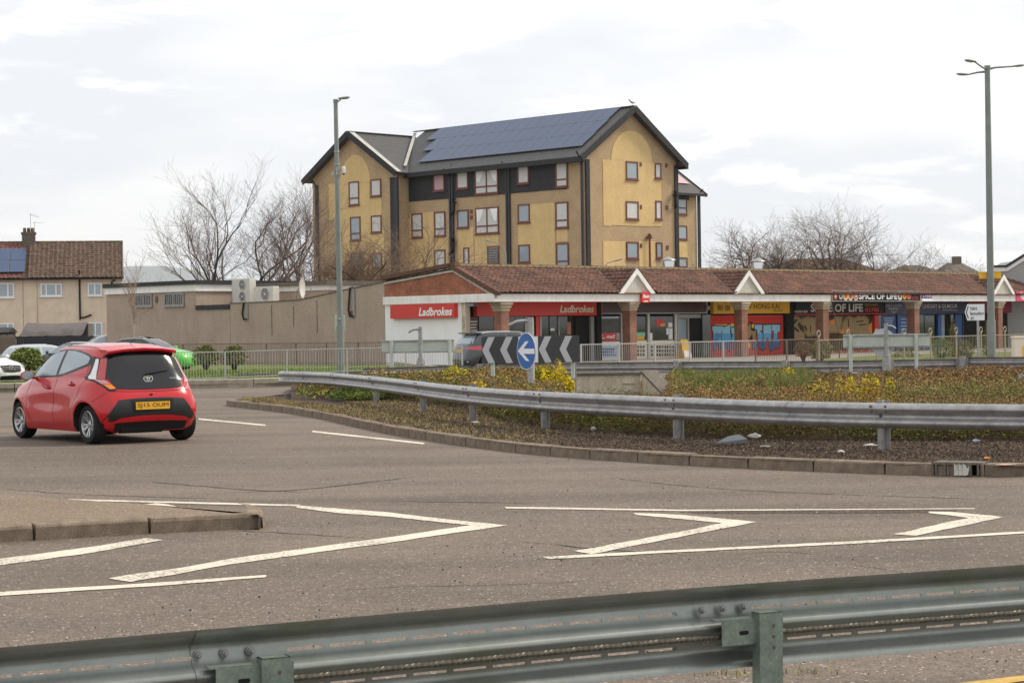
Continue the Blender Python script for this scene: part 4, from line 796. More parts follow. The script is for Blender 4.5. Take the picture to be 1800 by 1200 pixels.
# kebab shop
s4 = sf('shop_sign', MT['black'], 1392, 1548, 529, 552, .02, .24); sf('sign_trim', MT['redd'], 1390, 1550, 551.5, 553, .2, .26, par=s4)
stext('lettering', 'SPICE OF LIFE', MT['gletter'], 1425, 1517, 534, 548.5, AD - .25, s4, bold=.03); stext('lettering', 'KEBABS', MT['gletter'], 1397, 1420, 545.5, 549.5, AD - .25, s4, bold=.02)
stext('lettering', 'DELIVERY', M('sign_olive', (.35, .33, .05), .5), 1520, 1544, 533.5, 538, AD - .25, s4); stext('lettering', '01786', MT['redd'], 1521, 1545, 540.5, 548, AD - .25, s4, bold=.03)
shg = M('shutter_bronze', (.10, .06, .03), .5, .3, var=.3, vs=3); sh3, *_ = shutter(1391, 1454, 555, 616, shg); sh4, *_ = shutter(1455, 1533, 555, 616, shg)
def W(x, y): return (1370 + x / 6.667, 500 + y / 6.667)
for par, G in ((sh3, [[(145, 410), (190, 370), (235, 385), (240, 440), (205, 460), (240, 530), (290, 560), (290, 640), (160, 640), (150, 560), (190, 540), (150, 480)], [(250, 410), (320, 385), (420, 395), (425, 590), (330, 600), (300, 560), (290, 480), (255, 470)]]),
               (sh4, [[(570, 400), (620, 440), (650, 380), (730, 380), (715, 560), (580, 560)], [(725, 470), (780, 400), (820, 370), (870, 400), (860, 570), (725, 570)], [(880, 400), (930, 370), (960, 380), (1000, 370), (1045, 410), (1040, 470), (1060, 560), (1050, 600), (870, 600)]])):
    for g in G:
        spray(par, grow([W(*p) for p in g], 1.1), MT['goldl'], .059); spray(par, grow([W(*p) for p in g], .3), MT['black'], .061); spray(par, grow([W(*p) for p in g], -.6), MT['goldg'], .063)
for g in ([(600, 420), (640, 400), (650, 470), (590, 470)], [(700, 540), (750, 510), (760, 570), (700, 570)], [(790, 500), (820, 500), (820, 570), (790, 570)], [(1040, 480), (1085, 440), (1090, 590), (1050, 560)]): spray(sh4, [W(*p) for p in g], MT['orangeg'], .065)
for g in ([(160, 440), (200, 400), (215, 415), (180, 460)], [(180, 490), (235, 540), (225, 560), (175, 520)], [(290, 480), (310, 480), (330, 540), (315, 545)], [(360, 480), (370, 480), (370, 560), (360, 560)]): spray(sh3, [W(*p) for p in g], MT['black'], .067)
for g in ([(800, 400), (812, 400), (818, 500), (806, 500)], [(900, 430), (985, 420), (985, 432), (900, 442)], [(930, 470), (1020, 460), (1020, 472), (930, 482)]): spray(sh4, [W(*p) for p in g], MT['black'], .067)
sf('stall_riser', MT['redd'], 1391, 1533, 617, FL, 0, .08); sf('pilaster', MT['redd'], 1534, 1541, 554, FL, 0, .16); sf('pilaster', MT['bodygrey'], 1542, 1546, 554, FL, 0, .12)
s5 = thing('fascia_sign', 'long black banner sign with white lettering mounted on the white fascia', 'sign', tuple(rmat(shops) @ Vector((ax_(1463, 520, -.2), -.2, FB))), TH)
x_ = [on(s5, 1, 0, q, 520) for q in (1463, 1617)]; zt = on(s5, 1, 0, 1540, 512.5).z; zb = on(s5, 1, 0, 1540, 528.5).z
mb = MB(); mb.box(x_[0].x, x_[1].x, 0, .05, zb, zt); obj('panel', mb, MT['black'], s5)
mb = MB(); mb.box(x_[0].x - .04, x_[1].x + .04, -.03, .05, zt, zt + .04); mb.box(x_[0].x - .04, x_[1].x + .04, -.03, .05, zb - .04, zb); mb.box(x_[0].x - .04, x_[0].x, -.03, .05, zb, zt); mb.box(x_[1].x, x_[1].x + .04, -.03, .05, zb, zt); obj('frame', mb, MT['galv'], s5)
def s5t(s, mat, x0, x1, y0, y1, **k):
    A = on(s5, 1, -.004, x0, y1); B = on(s5, 1, -.004, x1, y1); C = on(s5, 1, -.004, x0, y0); obj('lettering', text_mb(s, (A.x, -.004, A.z), (1, 0, 0), B.x - A.x, C.z - A.z, **k), mat, s5)
s5t('SPICE OF LIFE', MT['wletter'], 1510, 1577, 515, 526, bold=.03); s5t('DELIVERY', MT['grassb'][1], 1603, 1613, 515, 518.5); s5t('01786', MT['redd'], 1602, 1614, 521, 526)
for i, px in enumerate((1468.5, 1478, 1486.5, 1495, 1504.5, 1582, 1590, 1597.5)):
    p = on(s5, 1, -.005, px, 520.3); 
    for r, mt, t in ((.235, MT['maroon'] if i in (0, 1, 6, 7) else MT['cream'], .008), (.18, [MT['redd'], MT['gletter'], MT['ysign'], MT['orangeg']][i % 4], .012), (.09, [MT['cream'], MT['maroon'], MT['redd'], MT['redd']][i % 4], .016)):
        mb = MB(); mb.lathe([(0, -t), (r, -t), (r, -t + .004)], (p.x, 0, p.z), 16, axis='y', caps=False); obj('food_roundel', mb, mt, s5)
# pharmacy
s6 = sf('shop_sign', MT['navy'], 1550, 1694, 529, 552, .02, .24)
stext('lettering', 'LINDSAY & GILMOUR', MT['gletter'], 1622, 1683, 534.5, 541.5, AD - .25, s6, bold=.01); stext('lettering', 'Stirling Pharmacy', MT['gletter'], 1657, 1683, 543, 547.5, AD - .25, s6)
stext('lettering', 'LINDSAY & GILMOUR', MT['gletter'], 1557, 1585, 535, 539.5, AD - .25, s6); stext('lettering', 'PHARMACY', MT['gletter'], 1562, 1580, 540.5, 544, AD - .25, s6, bold=.02)
p = on(shops, 1, AD - .25, 1571, 543); mb = MB(); mb.tube([p + Vector((.28 * math.cos(a), 0, .2 * math.sin(a) - .02)) for a in [math.pi + math.pi * k / 10 for k in range(11)]], .025, 5); mb.tube([p + Vector((0, 0, -.2)), p + Vector((0, 0, .1))], .02, 5); obj('emblem', mb, MT['gletter'], s6)
sf('shopfront_panel', MT['navy'], 1546, 1592, 553, FL, 0, .05); pq = sf('window_graphic', MT['blue'], 1549, 1573, 556, 590, .051, .06)
for k in range(4): sf('graphic_text', MT['lblue'], 1552 + k, 1570 - k, 558 + k * 3, 559.2 + k * 3, .061, .064, par=pq)
pq = sf('window_graphic', MT['blue'], 1580, 1594, 556, 590, .051, .06)
for k in range(5): sf('graphic_text', MT['lblue'], 1582, 1592, 560 + k * 6, 561.5 + k * 6, .061, .064, par=pq)
sf('pilaster', MT['blue'], 1575, 1579, 553, FL, 0, .14); pane(1615, 1624, 553); pane(1625, 1642, 554, 600); sf('pilaster', MT['blue'], 1646, 1652, 553, FL, 0, .14); pane(1653, 1660, 553, 600, 'glassd'); pane(1662, 1676, 553); sf('door', MT['blue'], 1678, 1690, 553, FL, 0, .06); sf('door_frame', MT['navy'], 1690.5, 1692, 553, FL, 0, .1)
sf('stall_riser', MT['blue'], 1615, 1645, 610, FL, 0, .08)
# supermarket
s7 = sf('shop_sign', MT['wine'], 1696, 1900, 528, 549, .02, .24); sf('pilaster', MT['wine'], 1694, 1697, 531, 546, .2, .3); sf('shopfront', MT['blackm'], 1695, 1900, 550, FL, 0, .05)
sf('sign_trim', MT['gletter'], 1786, 1787, 533, 548, .245, .25, par=s7)
fs_ = thing('fascia_sign', 'bright pink supermarket sign with white letters at the right end of the fascia', 'sign', tuple(rmat(shops) @ Vector((ax_(1787, 520, -.2), -.2, FB))), TH)
a_ = on(fs_, 1, 0, 1786.5, 520).x; zt = on(fs_, 1, 0, 1790, 511.5).z; zb = on(fs_, 1, 0, 1790, 529).z
mb = MB(); mb.box(a_, a_ + 6, 0, .12, zb, zt); obj('panel', mb, MT['pink'], fs_); A = on(fs_, 1, -.004, 1794, 529)
obj('lettering', text_mb('lg', (A.x, -.004, zb + .08), (1, 0, 0), .62, zt - zb - .14, bold=.03), MT['wletter'], fs_)
ps = thing('hanging_sign', 'small purple and white sign on the fascia above the pharmacy', 'sign', tuple(rmat(shops) @ Vector((ax_(1621, 520, -.2), -.2, FB))), TH)
a_ = on(ps, 1, 0, 1621, 520).x; b_ = on(ps, 1, 0, 1638, 520).x; zt = on(ps, 1, 0, 1630, 516).z; zb = on(ps, 1, 0, 1630, 524.5).z
mb = MB(); mb.box(a_, b_, 0, .05, zb, zt); obj('panel', mb, MT['purple'], ps); mb = MB(); mb.box(a_, b_, 0, .05, zb - .16, zb - .003); obj('lower_panel', mb, MT['whitew'], ps)
obj('lettering', text_mb('L NHS', (a_ + .07, -.004, zb + .07), (1, 0, 0), b_ - a_ - .14, zt - zb - .14, bold=.03), MT['wletter'], ps)
# newspaper projecting sign
ns = thing('projecting_sign', 'small red newspaper sign projecting from the fascia under the first gable', 'sign', tuple(rmat(shops) @ Vector((ax_(1128, 520, -.3), -.3, FB - .1))), TH)
a_ = on(ns, 1, 0, 1128.5, 520).x; b_ = on(ns, 1, 0, 1142, 520).x; zt = on(ns, 1, 0, 1135, 513).z; zb = on(ns, 1, 0, 1135, 531.5).z
mb = MB(); mb.prism([(a_, 0, zb), (b_, 0, zb), (b_, 0, zt - .08), (b_ - .1, 0, zt), (a_ + .1, 0, zt), (a_, 0, zt - .08)], (0, .12, 0)); obj('panel', mb, MT['red'], ns)
obj('lettering', text_mb('Sun', (a_ + .05, -.004, zb + .22), (1, 0, 0), b_ - a_ - .1, .17, bold=.04, shear=.2), MT['wletter'], ns); mb = MB(); mb.box(a_ + .13, b_ - .13, -.003, 0, zb + .03, zb + .09); obj('small_panel', mb, MT['cream'], ns)
# end wall sign and pier
A = on(shops, 0, 0, 692, 550); B = on(shops, 0, 0, 805, 550); t_ = on(shops, 0, 0, 750, 534.5).z; b_ = on(shops, 0, 0, 750, 559).z
es = thing('wall_sign', 'red box sign with white slanted lettering on the white end wall', 'sign', tuple(rmat(shops) @ Vector((0, B.y, b_))), TH)
mb = MB(); mb.box(-.22, -.01, 0, A.y - B.y, 0, t_ - b_); obj('panel', mb, MT['red'], es)
p0 = on(shops, 0, -.225, 736, 555.5); p1 = on(shops, 0, -.225, 795, 555.5); zz = on(shops, 0, -.225, 736, 541).z
obj('lettering', text_mb('Ladbrokes', (-.224, p0.y - B.y, p0.z - b_), (0, -1, 0), p0.y - p1.y, zz - p0.z, shear=.25, bold=.028), MT['wletter'], es)
mb = MB(); mb.box(.001, .3, AD - .25, AD - .001, -1, FB - .02); obj('pier', mb, MT['conc'], shops)
mb = MB(); mb.box(.02, .28, AD - .75, AD - .27, FB - .18, FB - .03); obj('floodlight', mb, MT['galvd'], shops)
# steel flue cowls behind the ridge
def cowl(px0, px1, ytop, ybot, lab, Yo=5.5):
    P = on(shops, 1, Yo, (px0 + px1) / 2, ybot); Q = rmat(shops) @ P; k = Q.y / 3500; h = (ybot - ytop) * k; r = (px1 - px0) / 2 * k
    t = thing('flue_cowl', lab, 'roof vent', (Q.x, Q.y, Q.z - .6)); mb = MB()
    mb.lathe([(r * .72, -1), (r * .72, .6 + h * .28)], n=16, caps=False); mb.lathe([(r * .8, .6 + h * .28), (r * .8, .6 + h * .62)], n=16); mb.lathe([(r * .72, .6 + h * .3 - .5), (r * .74, .6 + h * .34 - .5)], n=16); obj('duct', mb, MT['chrome'], t)
    mb = MB(); mb.lathe([(r * .9, .6 + h * .66), (r * 1.02, .6 + h * .68), (r * .95, .6 + h * .74), (.02, .6 + h)], n=16); obj('cap', mb, MT['galv'], t)
cowl(1162, 1188, 451, 471, 'steel flue cowl on the roof in front of the flats gable'); cowl(1319, 1345, 453, 474, 'steel flue cowl on the roof in front of the bare trees')
# ================================================================ SAFETY BARRIERS
WP = [(0, 0), (.012, -.004), (.055, -.028), (.078, -.052), (.082, -.075), (.070, -.095), (.032, -.118), (.012, -.135), (.008, -.155), (.012, -.175), (.032, -.192), (.070, -.215), (.082, -.235), (.078, -.258), (.055, -.282), (.012, -.306), (0, -.31)]
def path_frames(P):
    F = []
    for i, p in enumerate(P):
        d = (P[min(i + 1, len(P) - 1)] - P[max(i - 1, 0)]); d.z = 0; d.normalize(); F.append((p, d, Vector((d.y, -d.x, 0))))   # n to the right of travel
    return F
def cum(P):
    L = [0]
    for a, b in zip(P, P[1:]): L.append(L[-1] + (b - a).length)
    return L
def at(P, L, s):
    for i in range(len(P) - 1):
        if L[i + 1] >= s or i == len(P) - 2:
            f = (s - L[i]) / max(1e-6, L[i + 1] - L[i]); return P[i].lerp(P[i + 1], f), (P[i + 1] - P[i]).normalized()
def barrier(root, P, ztop, side, mat, panel=3.2, flat0=None):
    """beam panels lapped at each joint; side +1 puts the humps to the right of travel"""
    L = cum(P); n = max(1, round(L[-1] / panel)); joints = [L[-1] * k / n for k in range(n + 1)]
    for k in range(n):
        s0, s1 = joints[k] - (.12 if k else 0), joints[k + 1] + .12 * (k < n - 1); m = max(6, int((s1 - s0) / .35)); rings = []
        for j in range(m + 1):
            p, d = at(P, L, max(0, min(L[-1], s0 + (s1 - s0) * j / m))); nn = Vector((d.y, -d.x, 0)) * side; off = .004 * (k % 2)
            rings.append([p + nn * (o + off) + Vector((0, 0, ztop + z)) for o, z in WP] + [p + nn * (o + off - .004) + Vector((0, 0, ztop + z)) for o, z in reversed(WP)])
        mb = MB(); mb.loft(rings, 0, True); obj('beam', mb, mat, root, smooth=True, sharp=60)
    return L, joints
def px_s(P, L, px):   # distance along a path whose picture column is px
    best = None
    for k in range(int(L[-1] * 20)):
        s = k / 20; p, _ = at(P, L, s); d = p + Vector((0, 0, .5)) - CAMP; x = 900 + FPX * d.dot(R_) / d.dot(D_)
        if best is None or abs(x - px) < best[0]: best = (abs(x - px), s)
    return best[1]
bolt = MB(); bolt.lathe([(.018, 0), (.018, .012), (.01, .02), (0, .021)], n=8, axis='y', caps=False); boltm = mkmesh('bolt', bolt, MT['bolt'])
def flat_path(px, z): 
    P = [gp(x, y, z) for x, y in px]; P = [Vector((p.x, p.y, 0)) for p in P]; return P
# island barrier
P1 = smooth_path(flat_path([(493, 652), (535, 653), (578, 654.4), (633, 659), (700, 665.5), (789, 676), (878, 683.5), (967, 688.8), (1060, 692.6), (1190, 697.8), (1300, 702), (1420, 705.5), (1550, 708), (1800, 710.5), (2050, 711)], .70) + [Vector((19, 22.6, 0))], 2)
b1 = thing('crash_barrier', 'galvanised steel crash barrier curving along the planted roundabout behind the kerb', 'crash barrier')
L1, J1 = barrier(b1, P1, .70, 1, MT['galv'])
def section_post(mb, p, d, z0, z1, w=.06, dp=.10, t=.008):   # Z section
    a = d; b = Vector((-d.y, d.x, 0)); P = lambda u, v, z: p + a * u + b * v + Vector((0, 0, z))
    for (u0, u1, v0, v1) in ((-w, 0, 0, t), (-t / 2, t / 2, 0, dp), (0, w, dp - t, dp)):
        mb.hexa([P(u0, v0, z0), P(u1, v0, z0), P(u1, v1, z0), P(u0, v1, z0), P(u0, v0, z1), P(u1, v0, z1), P(u1, v1, z1), P(u0, v1, z1)])
for px in (534, 589, 656, 737, 824, 950, 1184, 1550, 1985):
    s = px_s(P1, L1, px); p, d = at(P1, L1, s); nb = Vector((-d.y, d.x, 0)); mb = MB()
    section_post(mb, p + nb * .02, d, -.1, .735, .062, .10, .012)
    po = obj('post', mb, MT['galvd'], b1)
    for u in (-.10, .10):
        for z, o in ((.66, .066), (.60, .05), (.465, .05), (.425, .07)):
            q = p + d * u; q = q + Vector((d.y, -d.x, 0)) * o; b_ = inst('bolt', boltm, b1, (q.x, q.y, z), math.atan2(d.y, d.x) + math.pi); 
    q = p + Vector((d.y, -d.x, 0)) * .012; inst('bolt', boltm, b1, (q.x, q.y, .545), math.atan2(d.y, d.x) + math.pi)
# far barrier seen from behind, posts on this side
def backbarrier(px, posts, lab, ztop=.70):
    P = smooth_path(flat_path(px, ztop), 2); r = thing('crash_barrier', lab, 'crash barrier'); L, J = barrier(r, P, ztop, -1, MT['galv'])
    for x in posts:
        p, d = at(P, L, px_s(P, L, x)); mb = MB(); nb = Vector((d.y, -d.x, 0)); q = p + nb * .1
        c = [q - d * .07 - nb * .0, q + d * .07, q + d * .07 + nb * .1, q - d * .07 + nb * .1]; mb.hexa([v - Vector((0, 0, .2)) for v in c] + [v + Vector((0, 0, ztop + .03)) for v in c]); obj('post', mb, MT['galvd'], r)
        mb = MB(); q = p + nb * .05; c = [q - d * .11 - nb * .04, q + d * .11 - nb * .04, q + d * .11 + nb * .05, q - d * .11 + nb * .05]; mb.hexa([v + Vector((0, 0, ztop - .29)) for v in c] + [v + Vector((0, 0, ztop - .02)) for v in c]); obj('bracket', mb, MT['galvd'], r)
backbarrier([(640, 647), (760, 643.5), (860, 641), (1010, 637), (1200, 635.5), (1420, 634.5), (1549, 632.5), (1694, 630)], (838, 1194, 1381, 1563, 1688), 'far crash barrier behind the bed, running past the blue arrow sign')
backbarrier([(1690, 627.5), (1800, 627), (1950, 626)], (1697, 1900), 'short length of crash barrier overlapping the far one at the right edge')
# near barrier, seen from behind: slotted web, wire rope and channel brackets
NZ = .60
A0 = gp(-60, 1143, NZ); B0 = gp(1860, 988, NZ); m0 = gp(600, 1085, NZ); m1 = gp(1200, 1033, NZ)
PN = [Vector((p.x, p.y, 0)) for p in (A0, m0, m1, B0)]; PN = smooth_path(PN, 2); LN = cum(PN)
nb_ = thing('crash_barrier', 'nearest crash barrier seen from behind with slotted web, wire rope and green algae', 'crash barrier')
NP = [(.0, .0), (.004, -.012), (.030, -.034), (.060, -.050), (.068, -.062), (.066, -.078), (.060, -.093), (.055, -.105), (.040, -.122), (.010, -.140), (.0, -.150), (.0, -.163), (.012, -.178), (.042, -.196), (.058, -.208), (.062, -.223), (.063, -.233), (.068, -.250), (.060, -.262), (.030, -.280), (.004, -.300), (.0, -.312)]
NP = [(o, z * 1.1) for o, z in NP]
sj = [px_s(PN, LN, 348), px_s(PN, LN, 1215)]
segs = [(0, sj[0] + .03), (sj[0] - .03, sj[1] + .03), (sj[1] - .03, LN[-1])]
for k, (s0, s1) in enumerate(segs):
    mb = MB(); per = .172; land = .028; rings = []; ss = []; s = s0
    solid_until = s0 + (.30 if k else 0)
    while s < s1:
        ss.append(s); ss.append(min(s + land, s1)); s += per
    ss.append(s1); ss = sorted(set(ss)); off = -.005 * (k % 2)
    ring = lambda s: [at(PN, LN, s)[0] + Vector((-at(PN, LN, s)[1].y, at(PN, LN, s)[1].x, 0)) * (o + off) + Vector((0, 0, NZ + z)) for o, z in NP]
    RR = [ring(s) for s in ss]; kk = len(NP); vs = [p for r in RR for p in r]; fs = []
    for i in range(len(ss) - 1):
        gap = (ss[i + 1] - ss[i]) > land + .01 and ss[i] > solid_until
        for j in range(kk - 1):
            if gap and j in (6, 15): continue
            a = i * kk + j; fs.append((a, a + 1, a + kk + 1, a + kk))
    mb.add(vs, fs); mb.add([p + Vector((-(PN[-1] - PN[0]).normalized().y, (PN[-1] - PN[0]).normalized().x, 0)) * .004 for p in vs], [f[::-1] for f in fs])
    obj('beam', mb, MT['green_galv'], nb_, smooth=True, sharp=50)
dN = (PN[-1] - PN[0]).normalized(); bN = Vector((dN.y, -dN.x, 0))   # bN points to the camera
mb = MB(); rings = []
for i in range(160):
    p, d = at(PN, LN, LN[-1] * i / 159); 
    rings.append(p + bN * .03 + Vector((0, 0, NZ - .203)))
mb.tube(rings, .010, 8)
for st in range(3):
    hel = []
    for i in range(900):
        s = LN[-1] * i / 899; p, d = at(PN, LN, s); a = s * 2 * math.pi / .075 + st * 2.09
        hel.append(p + bN * (.03 + .007 * math.cos(a)) + Vector((0, 0, NZ - .203 + .007 * math.sin(a))))
    mb.tube(hel, .0048, 5)
obj('wire_rope', mb, MT['cable'], nb_, smooth=True)
nut = MB(); nut.lathe([(.018, 0), (.018, .003), (.012, .004), (.012, .016), (.007, .017), (.007, .032), (0, .033)], n=6, axis='y', caps=False); nutm = mkmesh('bolt', nut, MT['galvd'])
for px in (467, 1337):
    s = px_s(PN, LN, px); p, d = at(PN, LN, s); ang = math.atan2(d.y, d.x)
    F = lambda u, v, z: p + dN * u + bN * v + Vector((0, 0, z))
    mb = MB(); t = .006; zt = NZ - .112   # C-section post, open to the right
    for (u0, u1, v0, v1) in ((-.055, .055, .075, .075 + t), (-.055, -.055 + t, .02, .075), (.055 - t, .055, .02, .075)):
        mb.hexa([F(u0, v0, -.1), F(u1, v0, -.1), F(u1, v1, -.1), F(u0, v1, -.1), F(u0, v0, zt), F(u1, v0, zt), F(u1, v1, zt), F(u0, v1, zt)])
    mb.hexa([F(-.055, .015, zt - .004), F(.055, .015, zt - .004), F(.055, .081, zt - .004), F(-.055, .081, zt - .004), F(-.055, .015, zt), F(.055, .015, zt), F(.055, .081, zt), F(-.055, .081, zt)])
    po = obj('post', mb, MT['green_post'], nb_)
    for k in range(3):
        q = F(.012, .0815, zt - .055 - k * .045); m2 = MB(); m2.lathe([(0, -.001), (.008, -.001), (.008, 0)], n=10, axis='y', caps=False); h = obj('bolt_hole', m2, MT['bolt'], nb_); h.location = q; h.rotation_euler = (0, 0, ang)
    mb = MB()  # channel bracket behind the post, to its left
    for (u0, u1, v0, v1, z0, z1) in ((-.22, .075, .052, .056, zt - .13, zt - .025), (-.245, .075, .0, .056, zt - .025, zt - .020), (-.22, .075, .0, .056, zt - .130, zt - .125)):
        mb.hexa([F(u0, v0, z0), F(u1, v0, z0), F(u1, v1, z0), F(u0, v1, z0), F(u0, v0, z1), F(u1, v0, z1), F(u1, v1, z1), F(u0, v1, z1)])
    br = obj('bracket', mb, MT['green_post'], nb_)
    mb = MB(); ring = [F(-.115 + (.014 if math.cos(a) > 0 else -.014) + .009 * math.cos(a), .0565, zt - .078 + .009 * math.sin(a)) for a in [2 * math.pi * k / 16 for k in range(16)]]; mb.poly(ring); obj('slot', mb, MT['black'], br)
    for k in range(3): q = F(-.26 + k * .10, -.042, NZ - .098); inst('bolt', nutm, nb_, tuple(q), ang + math.pi)
    for k in range(2): q = F(-.24 + k * .11, -.052, NZ - .228); inst('bolt', nutm, nb_, tuple(q), ang + math.pi)
# ================================================================ PEDESTRIAN RAILINGS
def railing(name, lab, pts, mat, h0=.12, step=.1, posts=2.0, ring=False, pm=None, barr=.008, rust_from=None, matr=None):
    """pts: (x, y, ztop, zbottom)"""
    root = thing(name, lab, 'railing'); P = [Vector((p[0], p[1], 0)) for p in pts]; L = cum(P)
    def zz(s):
        for i in range(len(pts) - 1):
            if L[i + 1] >= s or i == len(pts) - 2: f = (s - L[i]) / (L[i + 1] - L[i]); return pts[i][2] * (1 - f) + pts[i + 1][2] * f, pts[i][3] * (1 - f) + pts[i + 1][3] * f
    bmz = {}
    def bmesh_(mat_):
        if mat_.name not in bmz:
            b = MB(); b.tube([(0, 0, 0), (0, 0, 1)], barr, 5); bmz[mat_.name] = mkmesh('bar', b, mat_)
        return bmz[mat_.name]
    n = max(1, round(L[-1] / posts))
    nbars = 0
    for k in range(n + 1):
        s = L[-1] * k / n; p, d = at(P, L, s); zt, zb = zz(s); mt = matr if (rust_from is not None and s > rust_from) else mat
        mb = MB(); mb.box(-.025, .025, -.025, .025, zb - .25, zt + .02); 
        if ring: mb.box(-.025, .025, -.025, .025, zt + .02, zt + .14)
        po = obj('post', mb, mt, root); po.location = (p.x, p.y, 0); po.rotation_euler = (0, 0, math.atan2(d.y, d.x))
        if ring:
            mb = MB(); mb.tube([(.11 * math.cos(a), 0, zt + .25 + .11 * math.sin(a)) for a in [2 * math.pi * q / 16 for q in range(17)]], .025, 6); obj('ring_finial', mb, mt, po)
        if k < n:
            s2 = L[-1] * (k + 1) / n; q, _ = at(P, L, s2); zt2, zb2 = zz(s2)
            for a, b, nm in ((zt, zt2, 'top_rail'), (zb, zb2, 'bottom_rail')):
                mb = MB(); mb.bar(p + Vector((0, 0, a)), q + Vector((0, 0, b)), .04, .035); obj(nm, mb, mt, root)
            m = int((s2 - s) / step)
            for j in range(1, m):
                if nbars > 298: break
                f = j / m; r = p.lerp(q, f); a = zt * (1 - f) + zt2 * f; b = zb * (1 - f) + zb2 * f
                o = inst('bar', bmesh_(mt), root, (r.x, r.y, b)); o.scale = (1, 1, a - b); nbars += 1
                if ring and j % 5 == 3:
                    mb = MB(); mb.tube([(.07 * math.cos(t_), 0, .07 * math.sin(t_)) for t_ in [2 * math.pi * q_ / 10 for q_ in range(11)]], .012, 4); o = obj('scroll', mb, mt, root); o.location = (r.x, r.y, (a + b) / 2 - .05); o.rotation_euler = (0, 0, math.atan2(d.y, d.x))
    return root
def pxY(px, py, Y, zoff=0): p = atY(px, py, Y); return p
fa = []
for px, yt, yb, Y in ((288, 619.8, 667, 63.5), (327, 619.3, 665.5, 64), (431, 617.3, 662.5, 64.8), (533, 613.5, 657, 65.6), (632, 612, 650, 66.4), (728, 610, 645, 67.2), (812, 608, 643, 68)):
    t = atY(px, yt, Y); b = atY(px, yb, Y); fa.append((t.x, t.y, t.z, b.z))
railing('pedestrian_railing', 'light grey pedestrian railing on the pale kerb behind the red car', fa, MT['rail'], posts=1.95, step=.098)
B1 = Vector((2.35, 68, 0)); B2 = B1 + E1 * 13.6
railing('pedestrian_railing', 'grey railing turning to rust brown in front of the newsagent and take-away', [(B1.x, B1.y, 1.10, .12), (B2.x, B2.y, 1.10, .12)], MT['rail'], step=.105, rust_from=9, matr=MT['rail_rust'])
B3 = B2 + E1 * 18
railing('pedestrian_railing', 'beige railing with ring finials in front of the pharmacy', [(B2.x + .1, B2.y + .1, 1.06, .12), (B3.x, B3.y, 1.10, .12)], MT['rail_beige'], step=.115, ring=True)
q0 = rmat(shops) @ Vector((-1.3, 5.5, 0)); q1 = rmat(shops) @ Vector((-1.3, 24, 0))
railing('pedestrian_railing', 'thin brown railing standing in front of the long tan wall', [(q0.x, q0.y, 1.13, .16), (q1.x, q1.y, 1.13, .16)], MT['rail_rust'], step=.13, posts=2.4)
# ================================================================ LAMP COLUMNS, SIGNS
def basez(px, py, Y): return atY(px, py, Y)
def column(mb, b, h, r0, r1, zsw=None, n=12):
    if zsw: mb.lathe([(r0 * 1.25, 0), (r0 * 1.25, zsw), (r0, zsw + .08), (r1, h)], tuple(b), n)
    else: mb.lathe([(r0, 0), (r1, h)], tuple(b), n)
# left tall lamp
b = atY(599.5, 650, 70); top = atY(590, 181, 70); bz = b.z - .35; lm = thing('street_lamp', 'tall grey street lamp with a single head in front of the tan wall', 'street lamp', (b.x, b.y, bz))
tx, ty, tz = top.x - b.x, 0, top.z - bz
mb = MB(); mb.tube([(0, 0, 0), (0, 0, 1.9)], .13, 12); mb.tube([(0, 0, 1.9), (tx * .3, 0, tz * .35), (tx, 0, tz)], [.10, .10, .072], 12); mb.tube([(tx, 0, tz), (tx, 0, tz + .12)], .085, 12); obj('pole', mb, MT['lampgreen'], lm, smooth=True)
hd = atY(603, 172, 70); hx, hz = hd.x - b.x, hd.z - bz
mb = MB(); mb.tube([(tx, 0, tz), (tx + .10, 0, tz + .05), (tx + .22, 0, hz - .02)], .025, 8); obj('arm', mb, MT['lampgreen'], lm)
def head(root, c, L, ang=0, tilt=R(6), w=.11, name='lamp_head'):
    mb = MB(); rings = []
    for x, s_ in ((-.05, .45), (0, .8), (.12, 1), (L * .6, 1.05), (L * .92, .8), (L, .4)): rings.append([(x, w * s_ * math.cos(a), .045 * s_ * math.sin(a) + .01 + x * math.tan(tilt)) for a in [2 * math.pi * k / 12 for k in range(12)]])
    mb.loft(rings, 0, True); M_ = Matrix.Translation(c) @ Matrix.Rotation(ang, 4, 'Z'); mb.v = [tuple(M_ @ Vector(v)) for v in mb.v]; h = obj(name, mb, MT['lamphead'], root, smooth=True, sharp=60)
    mb = MB(); mb.add([tuple(M_ @ Vector((x, y, -.04 + x * math.tan(tilt)))) for x, y in ((.1, -w * .7), (L * .85, -w * .6), (L * .85, w * .6), (.1, w * .7))], [(0, 1, 2, 3)]); obj('lens', mb, MT['lens'], h)
head(lm, (tx + .14, 0, hz - .03), .36)
cz = lambda py: atY(596, py, 70).z - bz
for py in (268, 290, 307):
    mb = MB(); mb.lathe([(.10, 0), (.10, .05)], (tx * .7, 0, cz(py)), 12); obj('clamp_band', mb, MT['galv'], lm)
mb = MB(); mb.box(-.02, .02, -.1, .0, 0, .3); mb.box(-.2, -.12, -.06, .06, .0, .12)
mb.v = [(v[0] + tx * .7, v[1], v[2] + cz(308)) for v in mb.v]; obj('bracket', mb, MT['galv'], lm)
cm = thing('security_camera', 'white dome security camera clamped to the tall left lamp column', 'camera', (b.x + tx * .7 + .13, b.y, bz + cz(300)))
